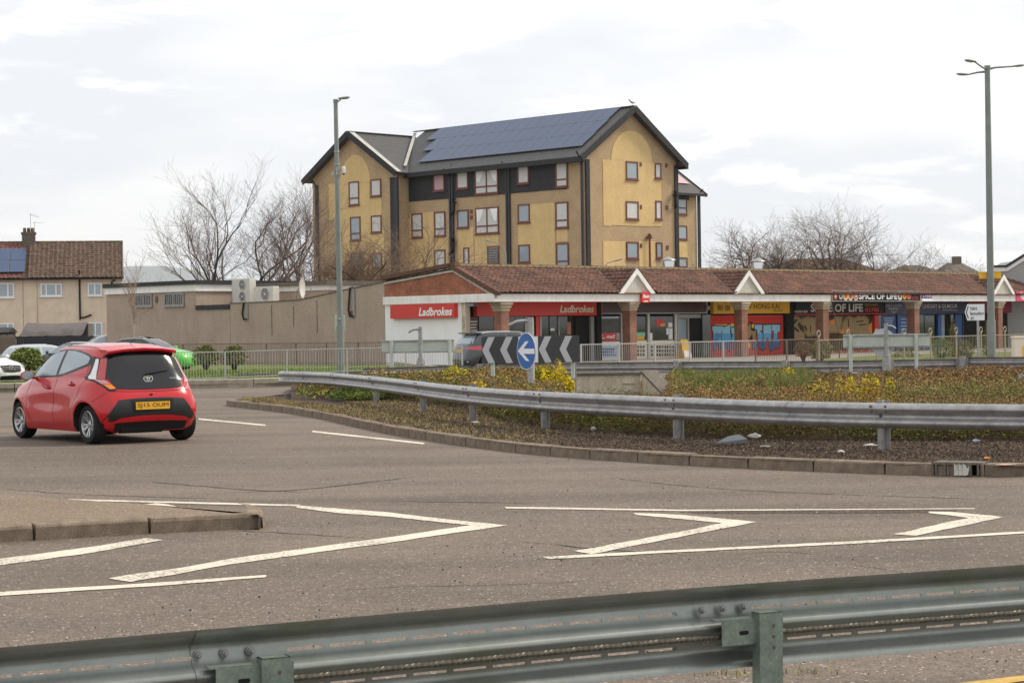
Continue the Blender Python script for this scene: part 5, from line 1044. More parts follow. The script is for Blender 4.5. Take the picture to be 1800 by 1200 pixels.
mb = MB(); mb.tube([(-.06, 0, .02), (.08, 0, .06)], .02, 6); obj('bracket', mb, MT['galv'], cm); mb = MB(); mb.lathe([(.03, .14), (.065, .12), (.065, -.06), (.05, -.1)], (.1, 0, 0), 12); obj('housing', mb, MT['upvc'], cm, smooth=True); mb = MB(); mb.lathe([(.052, -.1), (.045, -.13), (.02, -.155), (0, -.16)], (.1, 0, 0), 12); obj('dome', mb, MT['glassb'], cm, smooth=True)
sx = atY(597, 581, 69.85); t = thing('road_sign', 'back of a small grey sign plate fixed to the tall left lamp column', 'sign', (sx.x, sx.y, sx.z))
mb = MB(); mb.bbox(-.18, .18, .18, .2, 0, .56, .004); mb.box(-.17, .17, .16, .18, .12, .16); mb.box(-.17, .17, .16, .18, .4, .44); mb.box(-.05, .05, 0, .16, .4, .44); obj('plate', mb, MT['signback'], t)
# right tall double lamp
b = atY(1743, 629, 76); top = atY(1735.5, 118, 76); bz = b.z - .3; lm = thing('street_lamp', 'tallest street lamp at the right with heads reaching both ways', 'street lamp', (b.x, b.y, bz)); tx, tz = top.x - b.x, top.z - bz
mb = MB(); mb.tube([(0, 0, 0), (0, 0, 1.75)], .165, 14); mb.tube([(0, 0, 1.75), (tx, 0, tz)], [.14, .10], 14); mb.lathe([(.12, 0), (.12, .15)], (tx, 0, tz - .1), 12); obj('pole', mb, MT['lampgreen'], lm, smooth=True)
def rel(px, py): q = atY(px, py, 76); return Vector((q.x - b.x, 0, q.z - bz))
for pts, yo, ang in (([(1736, 123), (1724, 120), (1708, 112)], -.5, R(180 + 20)), ([(1736, 126), (1722, 126), (1706, 128.5)], .5, R(180 - 20)), ([(1736, 122), (1750, 119), (1782, 117)], 0, R(5))):
    q = [rel(*p) for p in pts]; q[1].y = yo * .5; q[2].y = yo; mb = MB(); mb.tube(q, [.05, .035, .03], 8); obj('arm', mb, MT['lampgreen'], lm, smooth=True); head(lm, tuple(q[2]), .42, ang, w=.13)
ys = atY(1744, 483.5, 75.8); t = thing('highway_sign', 'yellow rectangular panel fixed across the tall right lamp column', 'sign', (ys.x, ys.y + .35, ys.z)); mb = MB(); mb.bbox(-.42, .42, -.03, .0, -.13, .14, .003); obj('panel', mb, MT['ybright'], t); mb = MB(); mb.box(-.40, .40, -.05, -.031, .09, .12); mb.box(-.40, .40, -.05, -.031, -.11, -.08); obj('channel', mb, MT['ysign'], t)
# direction sign
c = atY(1716, 549, 74); t = thing('direction_sign', 'white arrow shaped direction sign on a grey post beside the right lamp', 'road sign', (c.x, c.y, 0)); zc = c.z; k = 74 / 3500
zt = atY(1716, 534.5, 74).z; zb = atY(1716, 563, 74).z; x0 = -.33; x1 = .31; xt = -.42
mb = MB(); mb.prism([(x1, 0, zb), (x1, 0, zt), (x0, 0, zt), (xt, 0, (zt + zb) / 2), (x0, 0, zb)], (0, .02, 0)); pl = obj('panel', mb, MT['signwhite'], t)
mb = MB(); mb.prism([(x0 + .055, -.004, zt - .07), (x0 + .02, -.004, zt - .07), (xt + .035, -.004, zc), (x0 + .02, -.004, zb + .07), (x0 + .055, -.004, zb + .07), (xt + .07, -.004, zc)], (0, .003, 0)); obj('chevron', mb, MT['black'], t)
for i, (s_, wd) in enumerate((('Falkirk', .26), ('Bannockburn', .50), ('A9', .12))): obj('lettering', text_mb(s_, (-.22, -.002, zt - .22 - i * .185), (1, 0, 0), wd, .13, bold=.01), MT['black'], pl)
mb = MB(); mb.tube([(.08, .05, -.2), (.06, .05, zt - .05)], .045, 10); obj('post', mb, MT['postgrey'], t)
# chevron board with blue arrow sign in front
c = atY(932, 616, 42); t = thing('chevron_board', 'dark board with four grey chevrons pointing left, standing among the shrubs', 'road sign', (c.x, c.y, 0), R(0))
XL, XR = atY(847, 615, 42).x - c.x, atY(1018.5, 615, 42).x - c.x; ZT, ZB = atY(930, 590.5, 42).z, atY(930, 638, 42).z
mb = MB(); mb.bbox(XL, XR, 0, .025, ZB, ZT, .003); pl = obj('board', mb, MT['chev'], t)
mb = MB(); mb.box(atY(911.5, 600, 42).x - c.x, atY(945.5, 600, 42).x - c.x, -.004, 0, ZB + .01, ZT - .01); obj('centre_panel', mb, MT['signwhite'], pl)
zm = (ZT + ZB) / 2 ; hh = (ZT - ZB) / 2 - .01
for px in (847.5, 879, 947, 983.5):
    a = atY(px, 615, 42).x - c.x; w_ = .14; mb = MB()
    mb.prism([(a, -.004, zm), (a + .13, -.004, zm + hh), (a + .13 + w_, -.004, zm + hh), (a + w_, -.004, zm), (a + .13 + w_, -.004, zm - hh), (a + .13, -.004, zm - hh)], (0, .003, 0)); obj('chevron', mb, MT['chevw'], pl)
for px in (866, 1007): x = atY(px, 650, 42).x - c.x; mb = MB(); mb.tube([(x, .07, -.1), (x, .07, ZT - .05)], .045, 10); obj('post', mb, MT['signback'], t)
mb = MB(); x = atY(1012, 650, 42).x - c.x; mb.tube([(x, .04, .1), (x, .0, ZB)], .015, 6); mb.lathe([(.06, .55), (.06, .62)], (x - .05, .05, 0), 10); mb.lathe([(.06, .38), (.06, .42)], (x - .05, .05, 0), 10); obj('cable_clamp', mb, MT['galv'], t)
c = atY(933, 612, 40.5); t = thing('keep_left_sign', 'round blue sign with white left arrow on a post with a hooded lamp', 'road sign', (c.x, c.y, 0)); zb_ = .15
z = lambda py: atY(933, py, 40.5).z; rr = (z(584) - z(649.5)) / 2; zc = (z(584) + z(649.5)) / 2; rot = R(-60)
def disc(r, o, mat, n=40, par=None, nm='disc', th=.01):
    mb = MB(); ring = [Vector((r * math.cos(a) * math.cos(rot) + o * math.sin(-rot) * -1, r * math.cos(a) * math.sin(rot) - o * math.cos(rot), zc + r * math.sin(a))) for a in [2 * math.pi * k / n for k in range(n)]]
    mb.prism(ring, Vector((math.sin(-rot), math.cos(rot), 0)) * th); return obj(nm, mb, mat, par or t)
nf = Vector((math.sin(rot), -math.cos(rot), 0))  # face normal towards the camera
def plane_pt(u, v, o): return Vector((math.cos(rot) * u, math.sin(rot) * u, zc + v)) + nf * o + Vector((-.05, 0, 0))
def face_poly(pts, o, mat, nm, par): mb = MB(); mb.prism([plane_pt(u, v, o) for u, v in pts], -nf * .008); return obj(nm, mb, mat, par)
circ = lambda r: [(r * math.cos(2 * math.pi * k / 40), r * math.sin(2 * math.pi * k / 40)) for k in range(40)]
dd = face_poly(circ(rr), .05, MT['signwhite'], 'sign_plate', t); d2 = face_poly(circ(rr - .018), .054, MT['signblue'], 'blue_face', dd)
s_ = rr / .38
face_poly([(-.33 * s_, 0), (-.02 * s_, .20 * s_), (.11 * s_, .20 * s_), (-.10 * s_, .05 * s_), (.34 * s_, .05 * s_), (.34 * s_, -.055 * s_), (-.10 * s_, -.055 * s_), (.13 * s_, -.20 * s_), (.0 * s_, -.20 * s_)], .058, MT['wletter'], 'arrow', d2)
mb = MB(); mb.lathe([(.14, .0), (.15, .18), (.11, .30), (.075, .40), (.07, z(563))], n=14); obj('post', mb, MT['postgrey'], t, smooth=True)
def hood(root, base, tip, r=.07):
    bx, tp = Vector(base), Vector(tip); mb = MB(); d = tp - bx; mid = bx + d * .5 + Vector((0, 0, .05))
    rings = []
    for f, s_ in ((0, .75), (.25, .9), (.6, 1), (.95, 1.05), (1, .7)):
        p = bx.lerp(tp, f) + Vector((0, 0, .05 * math.sin(f * math.pi))); rings.append([p + Vector((0, r * s_ * math.cos(a), r * .6 * s_ * math.sin(a))) for a in [2 * math.pi * k / 12 for k in range(12)]])
    mb.loft(rings, 0, True); mb.lathe([(r, -.09), (r, .09)], tuple(bx), 12); obj('sign_light', mb, MT['lamphead'] if r < .06 else MT['postgrey'], root, smooth=True, sharp=50)
hood(t, (0, 0, z(565)), (-.45, 0, z(572)), .065)
# backs of two further boards with their sign lights
def backboard(px0, px1, py0, py1, posts, Y, lab, lampx, lampt, lampb, tipx, tipy, disc_=False):
    c = atY((px0 + px1) / 2, (py0 + py1) / 2, Y); t = thing('chevron_board', lab, 'road sign', (c.x, Y, 0)); X = lambda px: atY(px, py0, Y).x - c.x
    zt, zb = atY((px0 + px1) / 2, py0, Y).z, atY((px0 + px1) / 2, py1, Y).z
    mb = MB(); mb.bbox(X(px0), X(px1), 0, .02, zb, zt, .003); pl = obj('board', mb, MT['signback'], t)
    for zz in (zt - .03, zb + .02): mb = MB(); mb.box(X(px0), X(px1), -.03, 0, zz - .02, zz + .02); obj('stiffener', mb, MT['galvd'], t)
    for px in posts: mb = MB(); mb.tube([(X(px), -.07, -.1), (X(px), -.07, zt - .02)], .05 * Y / 55, 8); obj('post', mb, MT['signback'], t)
    g = thing('sign_lamp_post', 'short grey post with hooded sign light behind the ' + ('right' if disc_ else 'left') + ' board back', 'lamp post', (c.x + X(lampx), Y - .35, 0)); zl = atY(lampx, lampt, Y - .35).z
    s_ = Y / 55; mb = MB(); mb.lathe([(.10 * s_, -.2), (.12 * s_, .35), (.12 * s_, .75), (.06 * s_, .95), (.055 * s_, zl)], n=12); obj('post', mb, MT['galvd'], g, smooth=True)
    tip = atY(tipx, tipy, Y - .35); hood(g, (0, 0, zl - .06), (tip.x - g.location.x, 0, tip.z), .055 * s_)
    if disc_:
        mb = MB(); r = .32; mb.prism([(r * math.cos(a), .42, atY(1556, 602, Y).z + r * 1.1 * math.sin(a)) for a in [2 * math.pi * k / 32 for k in range(32)]], (0, .01, 0)); obj('sign_plate', mb, M('plate_back', (.50, .50, .55), .6), g)
backboard(670.5, 798, 597, 620, (688, 790), 56, 'back of a pale green board on two posts left of the arrow sign', 740, 576, 648, 718, 584)
backboard(1482, 1634, 587, 611, (1494, 1609), 50, 'back of a pale green board on two posts in front of the pharmacy', 1553, 570, 660, 1575, 578, True)
# cabinet at right edge
c = atY(1793, 611, 74); t = thing('grit_cabinet', 'pale cream cabinet standing behind the barrier at the right edge', 'cabinet', (c.x + .1, c.y, 0)); mb = MB(); mb.bbox(-.3, .6, 0, .5, 0, atY(1793, 594, 74).z, .03); obj('body', mb, MT['cream'], t); mb = MB(); mb.box(-.02, .5, -.02, -.001, .35, .75); obj('yellow_panel', mb, MT['ybright'], t); mb = MB(); mb.bbox(-.33, .63, -.03, .53, atY(1793, 594, 74).z + .001, atY(1793, 594, 74).z + .07, .02); obj('lid', mb, MT['cream'], t)
# ================================================================ CARS
def interp(tab, z):
    if z <= tab[0][0]: return tab[0][1:]
    for a, b in zip(tab, tab[1:]):
        if z <= b[0]:
            f = (z - a[0]) / (b[0] - a[0]); return tuple(x + (y - x) * f for x, y in zip(a[1:], b[1:]))
    return tab[-1][1:]
def cat_spline(tab, n):
    if tab[0][4] < 4.5: tab = [(t[0], t[1], t[2], t[3], t[4] + 1.2, t[5] + 1.6) for t in tab]
    zs = [t[0] for t in tab]; outp = []
    for k in range(n + 1):
        z = zs[0] + (zs[-1] - zs[0]) * k / n
        i = max(j for j in range(len(zs)) if zs[j] <= z + 1e-9); i = min(i, len(zs) - 2); f = (z - zs[i]) / (zs[i + 1] - zs[i])
        row = [z]
        for c in range(1, len(tab[0])):
            p1, p2 = tab[i][c], tab[i + 1][c]; m1 = (p2 - tab[i - 1][c]) / (zs[i + 1] - zs[i - 1]) if i else (p2 - p1) / (zs[i + 1] - zs[i]); m2 = (tab[i + 2][c] - p1) / (zs[i + 2] - zs[i]) if i + 2 < len(tab) else (p2 - p1) / (zs[i + 1] - zs[i]); h = zs[i + 1] - zs[i]
            if (m1 * (p2 - p1)) < 0: m1 = 0
            if (m2 * (p2 - p1)) < 0: m2 = 0
            row.append((2 * f**3 - 3 * f**2 + 1) * p1 + (f**3 - 2 * f**2 + f) * h * m1 + (-2 * f**3 + 3 * f**2) * p2 + (f**3 - f**2) * h * m2)
        outp.append(tuple(row))
    return outp
HATCH = [(.17, 1.66, -1.50, .76, 5, 7), (.25, 1.76, -1.57, .795, 4.6, 7), (.40, 1.82, -1.625, .818, 4.2, 6.8), (.55, 1.80, -1.63, .825, 4.0, 6.4), (.68, 1.73, -1.60, .82, 4.0, 6), (.80, 1.56, -1.545, .805, 4.2, 5.6), (.90, 1.24, -1.505, .78, 4.4, 5.4), (.97, 1.02, -1.475, .75, 4.6, 5.4), (1.10, .80, -1.425, .70, 4.6, 5.4), (1.22, .60, -1.37, .65, 4.6, 5.4), (1.32, .40, -1.31, .60, 4.4, 5), (1.385, .22, -1.24, .555, 4, 4.4), (1.425, .02, -1.12, .47, 3, 3), (1.448, -.2, -.95, .36, 2.6, 2.6), (1.458, -.42, -.72, .16, 2.4, 2.4)]
def scaled(tab, L, W, H, hood=0): 
    return [(z * H / 1.458, xf * L / 3.45, xr * L / 3.45, w * W / 1.615, a, b) for z, xf, xr, w, a, b in tab]
def plan_ring(z, xf, xr, w, nf, nr, N=112):
    D = []
    for k in range(720):
        a = 2 * math.pi * k / 720; c_, s_ = math.cos(a), math.sin(a); n = nf if c_ >= 0 else nr; ax = xf if c_ >= 0 else -xr
        sg = lambda v: -1 if v < 0 else 1
        D.append((sg(c_) * ax * abs(c_) ** (2 / n), sg(s_) * w * abs(s_) ** (2 / n)))
    L = [0]
    for a, b in zip(D, D[1:] + D[:1]): L.append(L[-1] + math.hypot(b[0] - a[0], b[1] - a[1]))
    o_ = []; i = 0
    for k in range(N):
        s = L[-1] * k / N
        while L[i + 1] < s: i += 1
        f = (s - L[i]) / (L[i + 1] - L[i]); a, b = D[i], D[(i + 1) % 720]; o_.append((a[0] + (b[0] - a[0]) * f, a[1] + (b[1] - a[1]) * f, z))
    return o_
class Car:
    def __init__(s, name, lab, tab, paint, loc, heading, wb, tr, rw, arch=.05, crease=None, levels=40, cat='car'):
        s.root = thing(name, lab, cat, loc, heading); rows = cat_spline(tab, levels); mb = MB(); N_ = 112
        rings = [plan_ring(*r, N_) for r in rows]
        if crease:
            for rg in rings:
                for i, (x, y, z) in enumerate(rg):
                    k = crease(x, y, z); rg[i] = (x, y * k, z)
        mb.loft(rings, 0, True); me = mkmesh('body', mb, paint); o = link(bpy.data.objects.new('body', me), s.root)
        cut = MB()
        for x in (wb / 2, -wb / 2):
            for sg in (-1, 1): y0, y1 = sorted((sg * (tr / 2 - .19), sg * 1.2)); cut.lathe([(rw + arch, y0), (rw + arch, y1)], (x, 0, rw), 28, axis='y')
        cme = mkmesh('cut', cut, MT['blackm']); co = bpy.data.objects.new('cut', cme); COL.objects.link(co)
        for m_ in (me, cme):
            import bmesh; bm = bmesh.new(); bm.from_mesh(m_); bmesh.ops.recalc_face_normals(bm, faces=bm.faces); bm.to_mesh(m_); bm.free()
        md = o.modifiers.new('b', 'BOOLEAN'); md.object = co; md.operation = 'DIFFERENCE'; md.solver = 'EXACT'
        co.matrix_world = Matrix.Identity(4); pr = o.parent; o.parent = None
        bpy.context.view_layer.update(); dg = bpy.context.evaluated_depsgraph_get(); nm = bpy.data.meshes.new_from_object(o.evaluated_get(dg)); o.modifiers.clear(); o.data = nm; nm.name = 'body'; o.parent = pr
        bpy.data.objects.remove(co); nm.polygons.foreach_set('use_smooth', [True] * len(nm.polygons)); nm.set_sharp_from_angle(angle=R(35)); s.body = o
        nm.materials.clear(); nm.materials.append(paint); nm.materials.append(MT['blackm']); s.rings = rings
        for p in nm.polygons:   # inner faces of the arches
            c = p.center
            for x in (wb / 2, -wb / 2):
                r_ = math.hypot(c.x - x, c.z - rw)
                if r_ < rw + arch + .004 and abs(p.normal.y) < .5 or (r_ < rw + arch and abs(abs(c.y) - (tr / 2 - .19)) < .01): p.material_index = 1; p.use_smooth = False
        hull = MB(); hull.loft(rings, 0, True); s.bvh = BVHTree.FromPolygons([Vector(v) for v in hull.v], hull.f); s.wb, s.tr, s.rw = wb, tr, rw
        mb = MB(); mb.box(-wb / 2 - .15, wb / 2 + .15, -tr / 2 + .2, tr / 2 - .2, .15, .35); mb.tube([(-wb / 2, -tr / 2 + .1, rw - .02), (-wb / 2, tr / 2 - .1, rw - .02)], .045, 8); mb.tube([(-wb / 2 - .33, .45, .22), (-wb / 2 - .33, -.2, .22)], .07, 8); obj('underbody', mb, MT['blackm'], s.root)
    def hit(s, p, d):
        h = s.bvh.ray_cast(Vector(p), Vector(d)); return h[0], h[1]
    def proj(s, a, b, way):
        if way == 'r': P, D = (-5, a, b), (1, 0, 0)
        elif way == 'f': P, D = (5, a, b), (-1, 0, 0)
        elif way == 'l': P, D = (a, 5, b), (0, -1, 0)
        elif way == 'R': P, D = (a, -5, b), (0, 1, 0)
        elif way == 't': P, D = (a, b, 5), (0, 0, -1)
        else: P, D = Vector((a, 0, b)) , None
        q, n = s.hit(P, D)
        if q is None: return None
        if n.dot(Vector(D)) > 0: n = -n
        return q, n
    def patch(s, name, mat, top, bot, way, rows=6, sub=4, off=.005, par=None, smooth=True):
        """top and bot: matching polylines in the 2d view; the lattice between them is laid on the body"""
        def dense(l): 
            o_ = []
            for a, b in zip(l, l[1:]):
                for k in range(sub): f = k / sub; o_.append((a[0] + (b[0] - a[0]) * f, a[1] + (b[1] - a[1]) * f))
            return o_ + [l[-1]]
        T, B = dense(top), dense(bot); vs = []; ok = True
        for j in range(rows + 1):
            f = j / rows
            for a, b in zip(T, B):
                r = s.proj(a[0] + (b[0] - a[0]) * f, a[1] + (b[1] - a[1]) * f, way); vs.append(r)
        if any(v is None for v in vs):
            last = next(v for v in vs if v); 
            for i, v in enumerate(vs):
                if v is None: vs[i] = last
                else: last = v
        k = len(T); mb = MB(); mb.add([q + n * off for q, n in vs] + [q + n * (off - .012) for q, n in vs], [(j * k + i, j * k + i + 1, (j + 1) * k + i + 1, (j + 1) * k + i) for j in range(rows) for i in range(k - 1)])
        bd = [i for i in range(k)] + [(j + 1) * k - 1 for j in range(1, rows + 1)] + [rows * k + i for i in range(k - 2, -1, -1)] + [j * k for j in range(rows - 1, 0, -1)]; m_ = k * (rows + 1)
        mb.f += [(bd[i], bd[(i + 1) % len(bd)], bd[(i + 1) % len(bd)] + m_, bd[i] + m_) for i in range(len(bd))]; mb.m += [0] * len(bd)
        return obj(name, mb, mat, par or s.root, smooth=smooth, sharp=50)
    def seam(s, name, mat, pts, way, r=.004, sub=6, par=None, off=0):
        P = []
        for a, b in zip(pts, pts[1:]):
            for k in range(sub): f = k / sub; q = s.proj(a[0] + (b[0] - a[0]) * f, a[1] + (b[1] - a[1]) * f, way); P.append(q)
        P.append(s.proj(*pts[-1], way)); P = [q[0] + q[1] * off for q in P if q]; mb = MB(); mb.tube(P, r, 5); return obj(name, mb, mat, par or s.root)
    def wheels(s, spokes=10, w=.185, rimr=None, sides=(1, -1)):
        rw = s.rw; rimr = rimr or rw * .69; ty = MB(); ty.lathe([(rimr, -w / 2), (rw - .02, -w / 2 - .004), (rw - .004, -w / 2 + .02), (rw, -w / 4), (rw, w / 4), (rw - .004, w / 2 - .02), (rw - .02, w / 2 + .004), (rimr, w / 2)], n=32, axis='y', caps=False)
        tm = mkmesh('tyre', ty, MT['tyre'], True, sharp=50)
        rm = MB(); o_ = w / 2
        rm.lathe([(rimr, o_ - .002), (rimr - .012, o_ + .004), (rimr - .022, o_ - .01), (rimr - .03, o_ - .07), (rimr - .03, -.05)], n=32, axis='y', caps=False)
        for k in range(spokes):
            a = 2 * math.pi * k / spokes + (.09 if k % 2 else -.09) * (spokes == 10); c_, s_ = math.cos(a), math.sin(a); tn = Vector((-s_, 0, c_)); P0 = Vector((c_ * .045, o_ - .035, s_ * .045)); P1 = Vector((c_ * (rimr - .018), o_ - .008, s_ * (rimr - .018)))
            w0, w1 = .016, .020; d_ = Vector((0, .025, 0)); rm.hexa([P0 - tn * w0 - d_, P1 - tn * w1 - d_, P1 + tn * w1 - d_, P0 + tn * w0 - d_, P0 - tn * w0, P1 - tn * w1, P1 + tn * w1, P0 + tn * w0])
        rm.lathe([(0, o_ - .02), (.035, o_ - .022), (.055, o_ - .035), (.06, o_ - .07)], n=16, axis='y', caps=False); rmm = mkmesh('rim', rm, MT['alloy'], True, sharp=30)
        dk = MB(); dk.lathe([(0, o_ - .085), (rimr - .03, o_ - .085), (rimr - .03, o_ - .09)], n=24, axis='y', caps=False); dm = mkmesh('brake_disc', dk, MT['blackm'])
        for x in (s.wb / 2, -s.wb / 2):
            for sg in (1, -1):
                o = inst('wheel', tm, s.root, (x, sg * (s.tr / 2 - .02), rw), 0 if sg > 0 else math.pi)
                for nm, me in (('rim', rmm), ('brake_disc', dm)): c = bpy.data.objects.new(nm, me); COL.objects.link(c); c.parent = o
# ---- the red hatchback
def crs(x, y, z):    # shoulder line, waist tuck over the doors
    k = 1.0; t = max(0, 1 - abs(x) / 1.0); k -= .028 * t * math.exp(-((z - .58) / .13) ** 2); zl = .76 - .085 * x; k += .014 - .034 * min(1, max(0, (z - zl) / .10)) * (z < 1.0) * min(1, max(0, (1.35 - abs(x)) / .3)) if z < 1.0 else 0
    for wx in (-1.17, 1.17): d = math.hypot(x - wx, z - .30); k += .022 * math.exp(-((d - .36) / .07) ** 2) * (z < .75)
    return k
ry = Vector((-6.50, 30.75, 0)); hd = R(90 + 36.5); fw = Vector((math.cos(hd), math.sin(hd), 0)); lf_ = Vector((-math.sin(hd), math.cos(hd), 0))
loc = ry - lf_ * .70 + fw * 1.17
print('CAR', loc, [tuple(round(c, 2) for c in v) for v in (fw, lf_)])
A = Car('red_car', 'bright red small hatchback turning left with indicator lit, seen from behind', HATCH, MT['carred'], tuple(loc), hd, 2.34, 1.41, .285, arch=.045, crease=crs, levels=48)
A.wheels(10, .175); A.root.scale = (1.12, 1.10, 1.06)
gt = [(-.50, 1.245), (-.30, 1.285), (0, 1.30), (.30, 1.285), (.50, 1.245)]; gbt = [(-.42, .815), (-.25, .795), (0, .79), (.25, .795), (.42, .815)]
A.patch('rear_window_surround', MT['plasticb'], [(-.515, 1.275), (-.30, 1.315), (0, 1.325), (.30, 1.315), (.515, 1.275)], [(-.60, 1.0), (-.30, 1.0), (0, 1.0), (.30, 1.0), (.60, 1.0)], 'r', off=.004)
A.patch('tailgate_glass', MT['glosb'], [(-.495, 1.255), (-.30, 1.30), (0, 1.31), (.30, 1.30), (.495, 1.255)], [(-.595, .98), (-.30, .98), (0, .98), (.30, .98), (.595, .98)], 'r', off=.010, rows=8)
A.patch('tailgate_glass', MT['glosb'], [(-.595, .979), (-.30, .979), (0, .979), (.30, .979), (.595, .979)], [(-.49, .800), (-.28, .785), (0, .78), (.28, .785), (.49, .800)], 'r', off=.010, rows=8)
for sg in (1, -1):
    A.patch('lamp_surround', MT['plasticb'] if sg > 0 else MT['tailpink'], [(sg * .612, 1.235), (sg * .56, 1.26), (sg * .50, 1.262)], [(sg * .735, .93), (sg * .66, .915), (sg * .60, .90)], 'r', off=.006, rows=10)
    A.patch('lamp_surround', MT['plasticb'] if sg > 0 else MT['tailpink'], [(sg * .735, .929), (sg * .66, .914), (sg * .60, .90)], [(sg * .60, .765), (sg * .54, .760), (sg * .49, .785)], 'r', off=.006, rows=10)
    A.patch('tail_lamp', MT['tailpink'] if sg < 0 else MT['tailred'], [(sg * .572, 1.215), (sg * .545, 1.225), (sg * .51, 1.225)], [(sg * .675, .935), (sg * .64, .93), (sg * .605, .925)], 'r', off=.016, rows=8)
    A.patch('lower_lens', MT['tailpink'], [(sg * .705, .93), (sg * .65, .925), (sg * .605, .92)], [(sg * .655, .865), (sg * .605, .865), (sg * .56, .865)], 'r', off=.016, rows=4)
    A.patch('indicator', MT['amber'] if sg > 0 else MT['tailred'], [(sg * .645, .86), (sg * .60, .86), (sg * .555, .86)], [(sg * .585, .79), (sg * .545, .79), (sg * .505, .80)], 'r', off=.016, rows=4)
    A.patch('light_bar', MT['tailwhite'], [(sg * .60, 1.215), (sg * .592, 1.222), (sg * .580, 1.22)], [(sg * .722, .935), (sg * .705, .93), (sg * .684, .928)], 'r', off=.020, rows=8)
# spoiler, high brake light
mb = MB(); rings = []
for y in [-.53, -.49, -.3, 0, .3, .49, .53]:
    k = 1 - (abs(y) / .53) ** 4 * .5; zt = 1.408 - .05 * (y / .54) ** 2; rings.append([(-1.05, y, zt + .012), (-1.30, y, zt - .004), (-1.29 - .10 * k, y, zt - .028), (-1.29 - .095 * k, y, zt - .06), (-1.22, y, zt - .09), (-1.05, y, zt - .08)])
mb.loft(rings, 0, True); obj('spoiler', mb, MT['carred'], A.root, smooth=True, sharp=40)
# lower bumper insert, number plate, lips
A.patch('bumper_insert', MT['plasticb'], [(-.50, .635), (-.25, .655), (0, .66), (.25, .655), (.50, .635)], [(-.725, .33), (-.35, .33), (0, .33), (.35, .33), (.725, .33)], 'r', off=.006, rows=8)
A.patch('bumper_lip', MT['carred'], [(-.50, .375), (-.25, .405), (0, .41), (.25, .405), (.50, .375)], [(-.60, .315), (-.3, .33), (0, .335), (.3, .33), (.60, .315)], 'r', off=.03, rows=3)
A.patch('lower_valance', MT['blackm'], [(-.70, .31), (0, .318), (.70, .31)], [(-.68, .19), (0, .19), (.68, .19)], 'r', off=.008, rows=3)
A.patch('plate_recess', MT['black'], [(-.33, .63), (0, .635), (.33, .63)], [(-.29, .455), (0, .455), (.29, .455)], 'r', off=.010, rows=3)
mb = MB(); xr = A.proj(0, .55, 'r')[0].x; mb.box(xr - .022, xr - .012, -.26, .26, .492, .60); pl = obj('number_plate', mb, MT['platey'], A.root)
obj('plate_lettering', text_mb('SJ15 OUM', (xr - .0225, .235, .508), (0, -1, 0), .47, .076, bold=.0), MT['black'], pl)
def emblem(par, P, r, u, v, mat):
    mb = MB(); P, u, v = Vector(P), Vector(u), Vector(v)
    for rx, rz, dz in ((r, r * .68, 0), (r * .62, r * .24, r * .30), (r * .24, r * .62, r * .03)): mb.tube([P + u * rx * math.cos(a) + v * (rz * math.sin(a) + dz) for a in [2 * math.pi * k / 24 for k in range(25)]], .007, 5)
    return obj('emblem', mb, mat, par, smooth=True)
q = A.proj(0, .93, 'r')[0]; emblem(A.root, (q.x - .018, 0, .93), .068, (0, 1, 0), (.12, 0, 1), MT['chrome'])
q = A.proj(-.36, .93, 'r')[0]; obj('badge', text_mb('aygo', (q.x - .02, -.33, .915), (0, -1, 0), .13, .03, bold=.03), MT['chrome'], A.root)
mb = MB(); a = A.proj(.03, 1.0, 'r')[0]; b = A.proj(-.33, 1.045, 'r')[0]; mb.tube([a + Vector((-.03, .02, -.03)), a + Vector((-.04, 0, 0)), b + Vector((-.025, 0, 0))], [.014, .010, .005], 6); obj('rear_wiper', mb, MT['black'], A.root)
q = A.proj(0, .70, 'r')[0]; mb = MB(); mb.box(q.x - .012, q.x, -.02, .02, .695, .715); obj('tailgate_latch', mb, MT['black'], A.root)
A.seam('tailgate_seam', MT['black'], [(-.60, .765), (-.3, .752), (0, .748), (.3, .752), (.60, .765)], 'r', .004)
A.seam('bumper_seam', MT['black'], [(-.795, .62), (-.70, .70), (-.62, .755)], 'r', .003); A.seam('bumper_seam', MT['black'], [(.795, .62), (.70, .70), (.62, .755)], 'r', .003)
